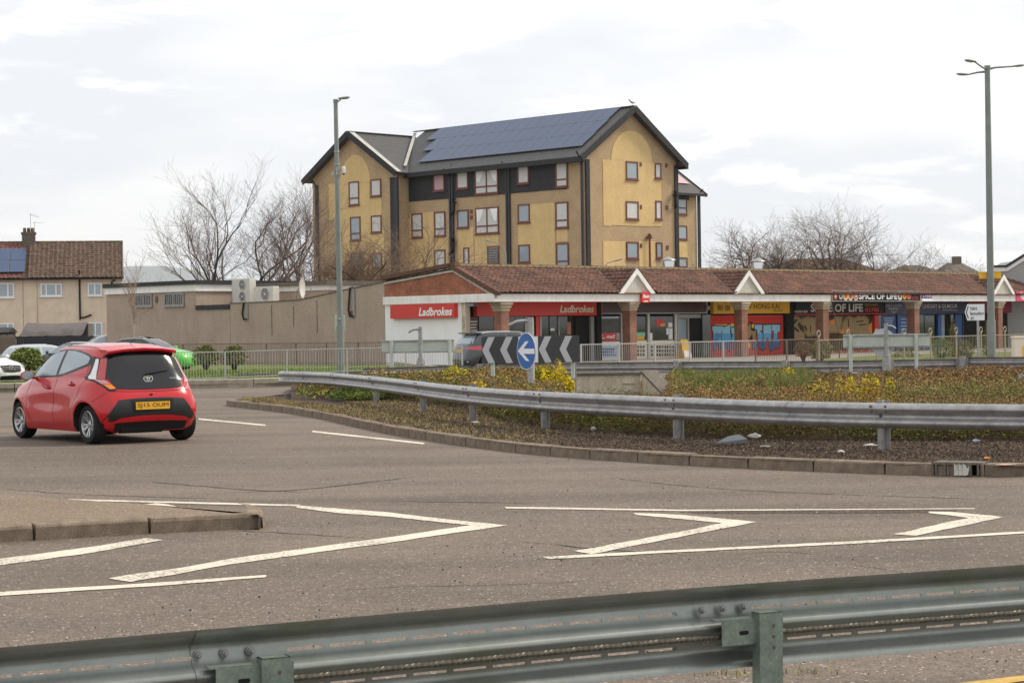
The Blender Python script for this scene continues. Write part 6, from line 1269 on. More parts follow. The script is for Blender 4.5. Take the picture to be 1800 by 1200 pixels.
for way, sg in (('l', 1), ('R', -1)):
    ft = [(.66, 1.015), (.50, 1.16), (.32, 1.265), (.10, 1.325), (-.12, 1.345)]; fb = [(.66, .955), (.50, .965), (.32, .972), (.10, .980), (-.10, .99)]
    A.patch('window_surround', MT['plasticb'], [(.80, .975), (.60, 1.125), (.40, 1.255), (.10, 1.352), (-.20, 1.372), (-.55, 1.355), (-.90, 1.30), (-1.03, 1.255)], [(.74, .935), (.60, .938), (.40, .945), (.10, .955), (-.20, .965), (-.55, 1.02), (-.90, 1.10), (-1.06, 1.145)], way, off=.003, rows=8, sub=3)
    A.patch('front_side_window', MT['glassd'], ft, fb, way, off=.009, rows=8)
    A.patch('rear_side_window', MT['glassd'], [(-.20, 1.350), (-.45, 1.340), (-.70, 1.31), (-.92, 1.265), (-.985, 1.235)], [(-.19, .992), (-.40, 1.022), (-.65, 1.075), (-.90, 1.135), (-.985, 1.16)], way, off=.009, rows=8)
    A.patch('quarter_trim', MT['plasticb'], [(-1.04, 1.26), (-1.12, 1.245), (-1.20, 1.22)], [(-1.07, 1.14), (-1.22, .98), (-1.36, .86)], way, off=.007, rows=8)
    A.patch('quarter_panel_skin', MT['carred'], [(-1.02, 1.285), (-1.10, 1.275), (-1.22, 1.25)], [(-1.03, 1.265), (-1.12, 1.25), (-1.24, 1.225)], way, off=.012, rows=2)
    A.seam('door_seam', MT['black'], [(.72, .93), (.80, .75), (.78, .45), (.62, .28)], way, .003); A.seam('door_seam', MT['black'], [(-.15, .955), (-.17, .7), (-.13, .45), (-.16, .27)], way, .003); A.seam('door_seam', MT['black'], [(-1.02, 1.14), (-1.06, .95), (-.95, .70), (-.72, .45), (-.66, .27)], way, .003); A.seam('sill_seam', MT['black'], [(.62, .28), (0, .265), (-.66, .27)], way, .003)
    for x0 in (.06, -.72):
        q = A.proj(x0, .80 + (.06 if x0 < 0 else 0), way)[0]; mb = MB(); mb.tube([q + Vector((.09, 0, 0)), q + Vector((.06, sg * .03, .004)), q + Vector((-.06, sg * .03, .004)), q + Vector((-.09, 0, 0))], .014, 6); obj('door_handle', mb, MT['carred'], A.root, smooth=True)
        q2 = A.proj(x0, .80 + (.06 if x0 < 0 else 0), way); mb = MB(); mb.lathe([(0, sg * .004), (.045, sg * .003)], tuple(q2[0]), 12, axis='y', caps=False); obj('handle_recess', mb, MT['black'], A.root)
    q = A.proj(.62, .96, way)[0]; mb = MB(); c = q + Vector((.02, sg * .16, .02)); rings = []
    for dx, s_ in ((-.055, .96), (-.045, 1.0), (0, .95), (.05, .7), (.075, .3)): rings.append([(c.x + dx, c.y + .105 * s_ * math.cos(a), c.z + .07 * s_ * math.sin(a)) for a in [2 * math.pi * k / 16 for k in range(16)]])
    mb.loft(rings, 0, True); mb.tube([q + Vector((0, -sg * .02, -.02)), c + Vector((.02, -sg * .06, -.03))], .025, 8); mr = obj('door_mirror', mb, MT['carred'], A.root, smooth=True, sharp=50)
    mb = MB(); mb.lathe([(0, -.057), (.06, -.057)], (0, 0, 0), 16, axis='x', caps=False); mb.v = [(c.x + v[0] - .001, c.y + v[1] * 1.55, c.z + v[2] * 1.02) for v in mb.v]; obj('mirror_glass', mb, MT['glassd'], mr)
    A.seam('arch_trim', MT['black'], [(1.17 + .335 * math.cos(a), .285 + .335 * math.sin(a)) for a in [math.pi * k / 10 for k in range(11)]], way, .003, 2)
A.patch('windscreen', MT['glassb'], [(-.52, 1.33), (0, 1.36), (.52, 1.33)], [(-.66, .99), (0, .99), (.66, .99)], 'f', off=.006)
A.patch('headlamp', MT['tailwhite'], [(.42, .82), (.60, .84), (.68, .83)], [(.45, .70), (.60, .68), (.70, .70)], 'f', off=.008); A.patch('headlamp', MT['tailwhite'], [(-.42, .82), (-.60, .84), (-.68, .83)], [(-.45, .70), (-.60, .68), (-.70, .70)], 'f', off=.008)
for sg in (-1, 1): mb = MB(); mb.tube([A.proj(x, sg * .50, 't')[0] + Vector((0, 0, .003)) for x in (.25, 0, -.3, -.6, -.9, -1.1)], .006, 5); obj('roof_seam', mb, MT['plasticb'], A.root)
q = A.proj(-.95, 0, 't')[0]; mb = MB(); mb.tube([q, q + Vector((-.10, 0, .04)), q + Vector((-.2, 0, .05))], .004, 5); obj('aerial', mb, MT['black'], A.root)
mb = MB(); q = A.proj(.95, .62, 'l')
if q: mb.lathe([(0, .005), (.025, .004)], tuple(q[0]), 10, axis='y', caps=False); obj('side_repeater', mb, MT['amber'], A.root)
# ---- other cars
SUV = [(.25, 2.20, -2.10, .86, 4, 4.5), (.40, 2.26, -2.16, .90, 3.5, 4.2), (.60, 2.26, -2.16, .92, 3.2, 4), (.80, 2.20, -2.12, .92, 3.2, 4), (.95, 2.05, -2.06, .90, 3.2, 4), (1.05, 1.6, -2.03, .875, 3.4, 4.2), (1.12, 1.15, -1.99, .85, 4, 4.5), (1.30, .88, -1.86, .77, 4, 4.5), (1.45, .62, -1.72, .70, 4, 4.2), (1.55, .35, -1.58, .63, 3.5, 4), (1.60, .0, -1.35, .50, 3, 3), (1.625, -.4, -1.0, .25, 2.5, 2.5)]
SEDAN = [(.18, 2.05, -2.05, .80, 4, 4), (.30, 2.14, -2.14, .86, 3.2, 3.6), (.50, 2.17, -2.18, .885, 3, 3.4), (.68, 2.08, -2.14, .885, 3, 3.4), (.80, 1.85, -2.08, .87, 3, 3.4), (.90, 1.35, -1.98, .83, 3.2, 3.6), (.97, 1.02, -1.86, .79, 3.6, 4), (1.12, .74, -1.66, .71, 4, 4), (1.26, .42, -1.40, .63, 4, 4), (1.36, .12, -1.08, .55, 3.4, 3.4), (1.42, -.2, -.78, .42, 3, 3), (1.44, -.35, -.55, .18, 2.5, 2.5)]
def common(C, tab, belt=.99, glass=None, roofz=1.36, xf=.9, xr=-1.5, plate=None, rearglass=True, H=1.44):
    glass = glass or MT['glassb']; g = H / 1.44
    zb, zt = belt, roofz
    for way, sg in (('l', 1), ('R', -1)):
        mid = (xf + xr) / 2 - .05
        C.patch('side_window', glass, [(xf - .42, zt - .10), (xf - .75, zt - .03), (mid + .06, zt)], [(xf - .12, zb), (xf - .6, zb + .01), (mid + .06, zb + .02)], way, rows=6)
        C.patch('side_window', glass, [(mid - .05, zt), (xr + .75, zt - .03), (xr + .45, zt - .09)], [(mid - .05, zb + .02), (xr + .7, zb + .04), (xr + .25, zb + .08)], way, rows=6)
        C.seam('door_seam', MT['black'], [(xf - .15, zb - .03), (xf - .1, .6), (xf - .2, .3)], way); C.seam('door_seam', MT['black'], [(mid, zb), (mid, .3)], way)
        q = C.proj(xf - .25, zb + .02, way)[0]; c = q + Vector((0, sg * .13, .03)); mb = MB(); mb.lathe([(.0, -.06), (.06, -.05), (.085, 0), (.04, .07), (0, .08)], tuple(c), 12, axis='x'); obj('door_mirror', mb, C.body.data.materials[0], C.root, smooth=True)
    if rearglass: C.patch('rear_window', glass, [(-.45, zt - .05), (0, zt - .02), (.45, zt - .05)], [(-.56, zb + .06), (0, zb + .04), (.56, zb + .06)], 'r')
    C.patch('windscreen', glass, [(-.48, zt - .05), (0, zt - .03), (.48, zt - .05)], [(-.62, zb + .02), (0, zb + .02), (.62, zb + .02)], 'f')
def two_tone(C, zc, mat):
    me = C.body.data; me.materials.append(mat)
    for p in me.polygons:
        if p.center.z > zc and p.material_index == 0: p.material_index = 2
# dark grey SUV behind the chevron board
p = gp(880, 640, 0); 
hd2 = R(90 - 60); X_ = (846 - 900) / 3500 * 79
C = Car('dark_suv', 'dark grey SUV with rear plate showing, passing behind the chevron board', SUV, MT['bodygrey'], (X_ + 1.0, 79.3, -.02), hd2, 2.70, 1.60, .35, levels=32); C.wheels(8, .22)
common(C, SUV, 1.10, MT['glassb'], 1.50, 1.15, -1.9, H=1.62)
C.patch('rear_window', MT['glassd'], [(-.52, 1.47), (0, 1.50), (.52, 1.47)], [(-.66, 1.13), (0, 1.12), (.66, 1.13)], 'r', off=.009)
for sg in (1, -1): C.patch('tail_lamp', MT['tailred'], [(sg * .86, 1.04), (sg * .6, 1.03), (sg * .38, .98)], [(sg * .88, .88), (sg * .65, .90), (sg * .38, .95)], 'r', off=.012)
xr = C.proj(0, .85, 'r')[0].x; mb = MB(); mb.box(xr - .02, xr - .01, -.26, .26, .80, .91); obj('number_plate', mb, MT['platey'], C.root); mb = MB(); mb.box(xr - .03, xr - .01, -.7, .7, .40, .46); obj('bumper_trim', mb, MT['galv'], C.root)
mb = MB(); mb.box(-1.85, -1.45, -.6, .6, 1.52, 1.57); obj('spoiler', mb, MT['bodygrey'], C.root)
for sg in (1, -1): C.seam('roof_rail', MT['chrome'], [(.5, sg * .62), (-.4, sg * .62), (-1.5, sg * .6)], 't', .02, off=.03)
# green and black saloon
c = atY(300, 600, 84); C = Car('green_car', 'bright green car with dark roof behind the railing', SEDAN, MT['bodygreen'], (c.x - .95, 84, .12), R(-22), 2.60, 1.54, .31, levels=32); C.wheels(8, .2)
common(C, SEDAN, .93, MT['glassb'], 1.31, 1.05, -1.75); two_tone(C, .95, MT['glosb'])
for way in 'lR': C.seam('chrome_trim', MT['chrome'], [(.85, .96), (.55, 1.16), (.15, 1.33), (-.3, 1.37), (-1.0, 1.33)], way, .012, off=.01)
q = C.proj(1.3, .66, 'R'); mb = MB(); mb.lathe([(.03, 0), (.07, -.01)], tuple(q[0]), 10, axis='y'); obj('indicator', mb, MT['amber'], C.root)
# silver blue hatch, grey estate, silver SUV beyond the verge, white saloon
c = atY(30, 620, 96); C = Car('silver_blue_car', 'silver blue estate car at the left edge behind the leafy shrub', SUV, MT['bodyblue'], (c.x + 1.1, 97, -.35), R(32), 2.6, 1.55, .33, levels=28); C.wheels(8, .2); common(C, SUV, 1.06, MT['glassd'], 1.48, 1.15, -1.9, H=1.6)
two_tone(C, 1.10, MT['bodysilver']); xr = C.proj(0, .75, 'r')[0].x; mb = MB(); mb.box(xr - .02, xr - .01, -.26, .26, .68, .79); obj('number_plate', mb, MT['platey'], C.root)
for sg in (1, -1): C.patch('tail_lamp', MT['tailred'], [(sg * .84, 1.0), (sg * .72, 1.0)], [(sg * .88, .78), (sg * .74, .78)], 'r', off=.012)
c = atY(118, 605, 90); C = Car('grey_car', 'dark grey car with pale windscreen partly hidden by the red car', SEDAN, MT['bodygrey'], (c.x + .3, 90, -.05), R(180 - 28), 2.6, 1.54, .31, levels=28); C.wheels(8, .2); common(C, SEDAN, .93, MT['glassd'], 1.32, 1.05, -1.75)
c = atY(188, 590, 112); C = Car('silver_suv', 'silver SUV roof showing above the dark board fence', SUV, MT['bodysilver'], (c.x, 112, .1), R(200), 2.6, 1.55, .33, levels=28); C.wheels(8, .2); common(C, SUV, 1.06, MT['glassd'], 1.48, 1.15, -1.9, H=1.6)
MERC = [(z, xf * 1.02, xr, w, a + 1.2, b) for z, xf, xr, w, a, b in SEDAN]
hdm = R(-38); tip = atY(9, 665, 66); C = Car('white_car', 'white saloon nosing in at the left edge with dark grille', MERC, MT['bodywhite'], (tip.x - math.cos(hdm) * 2.05 + .15, tip.y - math.sin(hdm) * 2.0, .0), hdm, 2.7, 1.56, .31, levels=32); C.wheels(8, .2); common(C, MERC, .93, MT['glassb'], 1.32, 1.05, -1.75)
C.patch('grille', MT['black'], [(-.42, .70), (0, .72), (.42, .70)], [(-.34, .50), (0, .48), (.34, .50)], 'f', off=.010); C.patch('lower_grille', MT['black'], [(-.75, .36), (0, .38), (.75, .36)], [(-.68, .24), (0, .24), (.68, .24)], 'f', off=.010)
for sg in (1, -1): C.patch('headlamp', MT['glassd'], [(sg * .50, .74), (sg * .65, .76), (sg * .80, .75)], [(sg * .48, .60), (sg * .65, .60), (sg * .82, .66)], 'f', off=.012)
xf_ = C.proj(0, .6, 'f')[0].x; mb = MB(); mb.tube([(xf_ + .02, .11 * math.cos(a), .60 + .11 * math.sin(a)) for a in [2 * math.pi * k / 20 for k in range(21)]], .012, 6)
for a in (90, 210, 330): mb.tube([(xf_ + .02, 0, .60), (xf_ + .02, .11 * math.cos(R(a)), .60 + .11 * math.sin(R(a)))], [.014, .005], 5)
obj('emblem', mb, MT['chrome'], C.root); mb = MB()
for zz in (.555, .645): mb.box(xf_ + .012, xf_ + .022, -.38, .38, zz - .012, zz + .012)
obj('grille_bar', mb, MT['chrome'], C.root); mb = MB(); mb.box(xf_ + .02, xf_ + .03, -.26, .26, .39, .50); obj('number_plate', mb, MT['platew'], C.root)
# ================================================================ CONCRETE PARAPET IN THE BED
Yw = 45.0; c = atY(1070, 656, Yw); t = thing('concrete_parapet', 'weathered concrete subway parapet with stained face among the shrubs', 'wall', (c.x, Yw, 0))
X = lambda px, Y=Yw: atY(px, 670, Y).x - c.x; zt = c.z
mb = MB(); mb.bbox(X(985), X(1127), .02, .30, -.3, zt - .032, .01); obj('wall', mb, MT['conc'], t)
mb = MB(); mb.bbox(X(980), X(1128), -.04, .36, zt - .03, zt + .02, .012); obj('coping', mb, MT['concd'], t)
mb = MB(); a = X(1097); b = X(1113); mb.box(a, b, -.005, .018, zt - .42, zt - .24); mb.box(a - .02, b + .02, -.03, .018, zt - .238, zt - .21); obj('access_plate', mb, MT['conc'], t)
W0 = Vector((X(1128.5), .02, 0)); W1 = Vector((X(1168, 43.6), -1.6, 0)); mb = MB()
mb.hexa([W0 + Vector((0, 0, -.3)), W1 + Vector((0, 0, -.3)), W1 + Vector((.28, .1, -.3)), W0 + Vector((.3, .1, -.3)), W0 + Vector((0, 0, zt)), W1 + Vector((0, 0, .12)), W1 + Vector((.28, .1, .12)), W0 + Vector((.3, .1, zt))]); obj('wing_wall', mb, MT['conc'], t)
mb = MB(); mb.hexa([W0 + Vector((-.03, -.02, zt + .002)), W1 + Vector((-.03, -.02, .122)), W1 + Vector((.32, .12, .122)), W0 + Vector((.34, .12, zt + .002)), W0 + Vector((-.03, -.02, zt + .06)), W1 + Vector((-.03, -.02, .18)), W1 + Vector((.32, .12, .18)), W0 + Vector((.34, .12, zt + .06))]); obj('wing_coping', mb, MT['concd'], t)
# timber edging
ed = [(585, 701), (615, 700.5), (700, 702.5), (764, 707), (818, 720), (889, 737), (940, 747), (984, 752.5), (1100, 761), (1307, 771), (1440, 772), (1572, 772), (1800, 772), (1950, 771), (2500, 768)]
EP = resample(smooth_path([gp(x, y, .13) for x, y in ed], 1), 1.2); te = thing('timber_edging', 'weathered timber boards edging the planted bed behind the barrier', 'edging')
for i, (p, q) in enumerate(zip(EP, EP[1:])):
    if random.random() < .12: continue
    d = (q - p).normalized(); mb = MB(); mb.bbox(0, (q - p).length - .03, 0, .045, 0, .10 + random.uniform(-.02, .01), .008); o = obj('board', mb, MT['timber'], te); o.location = (p.x, p.y, .09); o.rotation_euler = (0, random.uniform(-.02, .02), math.atan2(d.y, d.x) + random.uniform(-.03, .03))
# ================================================================ PLANTING
def vn(x, y, sc, seed):
    g = np.random.default_rng(seed).random((64, 64)); u = x / sc + 100.3; v = y / sc + 57.1; i = np.floor(u).astype(int); j = np.floor(v).astype(int); f = u - i; h = v - j; f = f * f * (3 - 2 * f); h = h * h * (3 - 2 * h)
    G = lambda a, b: g[a % 64, b % 64]
    return G(i, j) * (1 - f) * (1 - h) + G(i + 1, j) * f * (1 - h) + G(i, j + 1) * (1 - f) * h + G(i + 1, j + 1) * f * h
def pxcol(x, y): return 900 + FPX * x / y
edx = np.array([[p.x, p.y] for p in EP]); 
def edgeY(pc):   # depth of the edging seen at a picture column
    cols = pxcol(edx[:, 0], edx[:, 1]); o = np.argsort(cols); return np.interp(pc, cols[o], edx[:, 1][o])
def height(x, y):
    pc = pxcol(x, y); e = edgeY(pc); d = y - e
    h = .26 + .25 * np.clip(d / 1.6, 0, 1) + .26 * (vn(x, y, 1.5, 3) - .5) + .20 * (vn(x, y, .45, 4) - .5)
    gap = np.clip((pc - 985) / 25, 0, 1) * np.clip((1185 - pc) / 25, 0, 1)           # sunken way down to the parapet
    h = h * (1 - gap * np.clip((d - .2) / 2.2, 0, .85))
    left = np.clip((655 - pc) / 60, 0, 1); h = h * (1 - .45 * left)
    hump = np.exp(-((pc - 1650) / 130) ** 2) * np.exp(-((y - 47) / 5) ** 2); h = h + .10 * hump
    hump = np.exp(-((pc - 1375) / 50) ** 2) * np.exp(-((y - 48) / 4) ** 2); h = h + .08 * hump
    dip = np.exp(-((pc - 1500) / 50) ** 2) * np.clip((y - 44) / 4, 0, 1); h = h - .38 * dip
    band = np.exp(-((y - 36.5) / 2.8) ** 2) * np.clip((pc - 1180) / 60, 0, 1); h = h - .16 * band
    h = h * (1 - .38 * np.clip((y - 39) / 8, 0, 1) * np.clip((pc - 1150) / 60, 0, 1)); return np.maximum(h, .03) * np.clip((57.5 - y) / 3, 0, 1)
def scatter(n, y0, y1, pc0=520, pc1=2150, near=1.0):
    # even per ground area, thinned with distance the way smaller leaves stop mattering
    u = rng.random(n); y = 1 / (1 / y0 + (1 / y1 - 1 / y0) * u) * 1.0; y = y0 + (y1 - y0) * rng.random(n) ** 1.25
    pc = pc0 + (pc1 - pc0) * rng.random(n); x = (pc - 900) / FPX * y; e = edgeY(pc); k = y > e - .10; return x[k], y[k]
def quads(x, y, z, s, flat=.5, asp=.55):
    n = len(x); a = rng.random(n) * 2 * np.pi; up = (rng.random(n) - .5) * 2 * (1 - flat) * 1.4 + .2; dx = np.stack([np.cos(a), np.sin(a), up], 1); dx /= np.linalg.norm(dx, axis=1)[:, None]
    r = rng.normal(size=(n, 3)); dy = np.cross(dx, r); dy /= np.linalg.norm(dy, axis=1)[:, None]; c = np.stack([x, y, z], 1); s = s[:, None]
    V = np.stack([c - dx * s * .5, c + dy * s * asp * .5, c + dx * s * .5, c - dy * s * asp * .5], 1).reshape(-1, 3); F = np.arange(4 * n).reshape(n, 4); return V, F
x, y = scatter(500000, 21.5, 56); pe = 600 + 1350 * rng.random(90000); ye = edgeY(pe) - .12 + 1.3 * rng.random(90000) ** 1.3; x = np.concatenate([x, (pe - 900) / FPX * ye]); y = np.concatenate([y, ye]); h = height(x, y); n = len(x)
z = .10 + h * (1 - rng.random(n) ** 2.0 * .8) + (rng.random(n) < .10) * rng.random(n) * .12
pc = pxcol(x, y); k1 = vn(x, y, 1.3, 21); k2 = vn(x, y, .6, 22); mi = np.zeros(n, int); r = rng.random(n)
mi[:] = np.where(r < .42, 0, np.where(r < .76, 1, np.where(r < .85, 3, 2)))
olive = (k1 > .58); mi[olive & (r < .55)] = 2; mi[olive & (r < .20)] = 4
green = (pc > 1180) & (pc < 1425) & (y > 37); gk = vn(x, y, .8, 77); mi[green & (rng.random(n) < .15 + .9 * gk)] = 2; mi[green & (rng.random(n) < .65 * gk)] = 4; mi[green & (rng.random(n) < .42 * (1 - gk) + .08)] = 1; mi[green & (gk > .7) & (rng.random(n) < .12)] = 6
low = (y - edgeY(pc)) < 1.1; mi[low & (rng.random(n) < .42)] = 2; mi[low & (rng.random(n) < .22)] = 4; mi[low & (rng.random(n) < .14) & (k1 > .4)] = 6; mi[low & (rng.random(n) < .2)] = 3
brown = (pc > 1440) & (y > 40); mi[brown & (rng.random(n) < .45)] = 0; mi[brown & (rng.random(n) < .25)] = 3
lft = (pc < 700) & (y < 47); mi[lft & (rng.random(n) < .5)] = 4
mi[(k2 > .80) & (rng.random(n) < .22) & (pc < 1000)] = 5
V, F = quads(x, y, z, (.022 + .030 * rng.random(n)) * np.clip(y / 34, .8, 1.5)); npmesh('shrub_planting', V, F, MT['leafs'], mi)
tag(bpy.data.objects['shrub_planting'], 'low rust and olive heathery ground cover filling the roundabout bed', 'shrubs')
# ground under the planting
gx, gy = 110, 60; mb = MB()
def gP(i, j):
    pc_ = 510 + 1750 * i / gx; e = float(edgeY(np.array([pc_]))[0]); yy = e + (58 - e) * (j / gy) ** 1.2; xx = (pc_ - 900) / FPX * yy; hh = float(height(np.array([xx]), np.array([yy]))[0]); return (xx, yy, .105 + hh * .5 * min(1, (yy - e) / 1.2))
mb.grid(gP, gx, gy); obj('planting_bed_soil', mb, MT['soil'], kind='structure', smooth=True, sharp=180)
# taller grass and stems in the middle of the bed
def blades(name, x, y, z0, hgt, w, mats, mi, lab=None, cat=None, lean=.5, kind='stuff', parent=None):
    n = len(x); a = rng.random(n) * 2 * np.pi; l = hgt * lean * rng.random(n); b0_ = np.stack([x, y, z0], 1); wv = np.stack([np.cos(a + 1.57), np.sin(a + 1.57), np.zeros(n)], 1) * (w * .5)[:, None]; tip = b0_ + np.stack([np.cos(a) * l, np.sin(a) * l, hgt], 1)
    V = np.stack([b0_ - wv, b0_ + wv, tip], 1).reshape(-1, 3); F = np.arange(3 * n).reshape(n, 3); o = npmesh(name, V, F, mats, mi, parent, kind)
    if lab: tag(o, lab, cat)
    return o
x, y = scatter(60000, 38, 52, 1185, 1425); n = len(x); kk = vn(x, y, .8, 31) > .58; x, y = x[kk], y[kk]; n = len(x)
blades('long_grass', x, y, .08 + height(x, y) * .55, .16 + .22 * rng.random(n), .012 + .012 * rng.random(n), MT['grassb'], np.where(rng.random(n) < .62, 1, np.where(rng.random(n) < .5, 0, 2)), 'tufts of long green and straw grass in the middle of the bed', 'grass')
x, y = scatter(52000, 26, 40); k3 = (vn(x, y, 1.0, 41) > .45) & (y > edgeY(pxcol(x, y)) + 1.6); x, y = x[k3], y[k3]; n = len(x)
blades('dry_stems', x, y, .08 + height(x, y) * .6, .12 + .16 * rng.random(n), .008 + .008 * rng.random(n), MT['grassb'], np.where(rng.random(n) < .5, 0, 2), 'dry straw stems standing out of the ground cover', 'grass')
# yellow flowering clumps
def clump(px, py, Y, r, hgt, n, lab, mats=(5, 6), name='flowering_shrub', fl=.62, leafs=.035):
    c = atY(px, py, Y); m = int(n); a = rng.random(m) * 2 * np.pi; rr = r * np.sqrt(rng.random(m)); x = c.x + rr * np.cos(a); y = c.y + rr * np.sin(a) * .8; z = c.z - hgt * .55 + (hgt * rng.random(m) ** .8) * (1 - .55 * (rr / r) ** 2) * (.35 + 1.25 * vn(x, y, .09, 5))
    V, F = quads(x, y, z, leafs * (.6 + rng.random(m)) * Y / 34); t_ = thing(name, lab, 'shrub', (0, 0, 0), group=None)
    npmesh('flower_heads', V, F, [MT['leafs'][mats[0]], MT['leafs'][mats[1]], MT['leafs'][2]], np.where(rng.random(m) < fl, 0, np.where(rng.random(m) < .6, 1, 2)), t_, None)
    mb = MB()
    for k in range(14):
        a_ = random.random() * 6.28; q = Vector((c.x + r * .7 * math.cos(a_), c.y + r * .5 * math.sin(a_), c.z - hgt * .1 * random.random())); mb.tube([(c.x + (q.x - c.x) * .4, c.y + (q.y - c.y) * .4, .1), q], .006, 3)
    obj('stems', mb, MT['bark3'], t_)
clump(978, 664, 39.5, .36, .48, 4200, 'brightest yellow flowering shrub beside the right post of the chevron board'); clump(955, 652, 42, .28, .26, 1500, 'lime yellow shrub just right of the blue arrow sign', (6, 5))
clump(1442, 696, 30, .26, .30, 2000, 'leftmost of the yellow flower clumps above the barrier, the palest one', (5, 6), fl=.45); clump(1487, 691, 30, .24, .42, 3200, 'large yellow flower clump above the barrier, left of the post'); clump(1527, 690, 30.5, .20, .42, 2800, 'narrow yellow flower clump directly left of the barrier post'); clump(1563, 691, 31, .13, .38, 1700, 'small yellow flower clump directly right of the barrier post')
clump(842, 681, 37, .14, .25, 500, 'small yellow sprig above the barrier left of the board post', fl=.6); clump(800, 652, 44, .30, .16, 500, 'faint yellow patch below the chevron board', fl=.4); clump(1655, 690, 34, .15, .12, 260, 'tiny yellow patch beside the grey rocks', fl=.5); clump(1385, 655, 47, .25, .16, 420, 'small yellow patch on the crest of the green mound', fl=.6)
clump(1215, 665, 45, .35, .25, 900, 'yellow green shrub on the left slope of the green mound', (6, 2), fl=.5)
clump(557, 688, 49.2, .5, .34, 3200, 'dark green bush under the end of the curving barrier', (4, 2), 'low_bush', .6, .04); clump(640, 690, 44.8, .8, .22, 2600, 'lighter green bush under the barrier between two posts', (4, 6), 'low_bush', .6, .04)
# verge: dry grass at the tip, debris and chips on the mulch
def verge(n, pc0, pc1):
    kx = np.array([[p.x, p.y] for p in KPs]); cols = pxcol(kx[:, 0], kx[:, 1]); o = np.argsort(cols); pc = pc0 + (pc1 - pc0) * rng.random(n); ya = np.interp(pc, cols[o], kx[:, 1][o]) + .3
    yb = edgeY(pc); yb = np.where(pc < 600, ya + 3.5 + (pc - 420) * .004, yb); y = ya + (yb - ya) * rng.random(n); return (pc - 900) / FPX * y, y, pc
x, y, pc = verge(60000, 425, 1000); keep_ = rng.random(len(x)) < np.clip((1000 - pc) / 300, 0, 1) * (.25 + .9 * (vn(x, y, .7, 51) > .4)); x, y = x[keep_], y[keep_]; n = len(x)
x, y = x[::2], y[::2]; n = len(x); blades('verge_grass', x, y, np.full(n, .11), .015 + .045 * rng.random(n) ** 1.5, .012 + .012 * rng.random(n), MT['grassb'], np.where(rng.random(n) < .66, 0, np.where(rng.random(n) < .35, 1, 2)), 'short dry straw grass on the tip of the island', 'grass', 1.4)
x, y, pc = verge(80000, 440, 1880); n = len(x); V, F = quads(x, y, np.full(n, .118) + .02 * rng.random(n), .008 + .026 * rng.random(n) ** 2.5, .85, .6)
npmesh('mulch_debris', V, F, [M('chip_dark', (.07, .05, .04), .95), M('chip_mid', (.19, .135, .095), .95), M('chip_pale', (.34, .28, .22), .95)], np.where(rng.random(n) < .55, 0, np.where(rng.random(n) < .93, 1, 2))); tag(bpy.data.objects['mulch_debris'], 'dark mulch, chips and dead leaves along the kerb', 'mulch')
# weeds by the near barrier foot
for (px, py, lab) in ((1412, 1183, 'weed tuft growing beside the near barrier post'), (1275, 1185, 'thin weed tuft left of the near barrier post')):
    c = gp(px, py); n = 45; blades('weed_tuft', c.x + .09 * rng.normal(size=n), c.y + .05 * rng.normal(size=n), np.zeros(n), .01 + .035 * rng.random(n), np.full(n, .006), [MT['leafs'][6], MT['leafs'][4]], (rng.random(n) < .5).astype(int), lab, 'weed', 1.0, 'stuff')
# grit spread on the road surface
n = 5200; px_ = rng.random(n) * 1900 - 50; py_ = 785 + 400 * rng.random(n) ** 1.3; P = [gp(a, b, .004) for a, b in zip(px_, py_)]
xa = np.array([p.x for p in P]); ya = np.array([p.y for p in P]); kk = (vn(xa, ya, 2.5, 61) > .42); xa, ya = xa[kk], ya[kk]; n = len(xa); V, F = quads(xa, ya, np.full(n, .006), .006 + .014 * rng.random(n) ** 3, .97, .8)
npmesh('road_grit', V, F, [M('grit_pale', (.40, .35, .29), .9), M('grit_dark', (.06, .05, .045), .9)], (rng.random(n) < .5).astype(int)); tag(bpy.data.objects['road_grit'], 'loose grit scattered on the asphalt', 'grit')
# litter
def litter(px, py, w_, h_, mat, lab, kind=0, z=.12):
    c = gp(px, py, z); t = MB(); rs = random.Random(int(px)); 
    if kind == 1: t.hexa([(-w_ / 2, -.05, 0), (w_ / 2, -.03, 0), (w_ / 2, .15, .02), (-w_ / 2 + .1, .15, .02), (-w_ / 2, -.04, .02), (w_ / 2, -.02, h_ * .55), (w_ * .3, .12, h_), (-w_ * .05, .12, h_ * .8)])
    else:
        rg = []
        for k in range(6):
            f = k / 5; rr = math.sin(math.pi * min(max(f, .06), .94)) ; rg.append([(-w_ / 2 + w_ * f, rr * .09 * math.cos(a) * rs.uniform(.6, 1.3), h_ / 2 + rr * h_ / 2 * math.sin(a) * rs.uniform(.7, 1.2)) for a in [2 * math.pi * q / 7 for q in range(7)]])
        t.loft(rg, 0, True)
    o = obj('litter', t, mat); o.location = c; tag(o, lab, 'litter')
litter(1285, 780, .42, .12, MT['slate'], 'broken grey slab leaning on the timber edging', 1); litter(1326, 772, .17, .09, M('clear_bag', (.45, .42, .38), .4), 'crumpled clear bag in the shrubs behind the grey slab', 0, .2); litter(1345, 786, .15, .03, MT['cardboard'], 'thin white strip of paper below the edging boards'); litter(1530, 786, .18, .05, MT['cardboard'], 'flattened white wrapper just left of the barrier post')
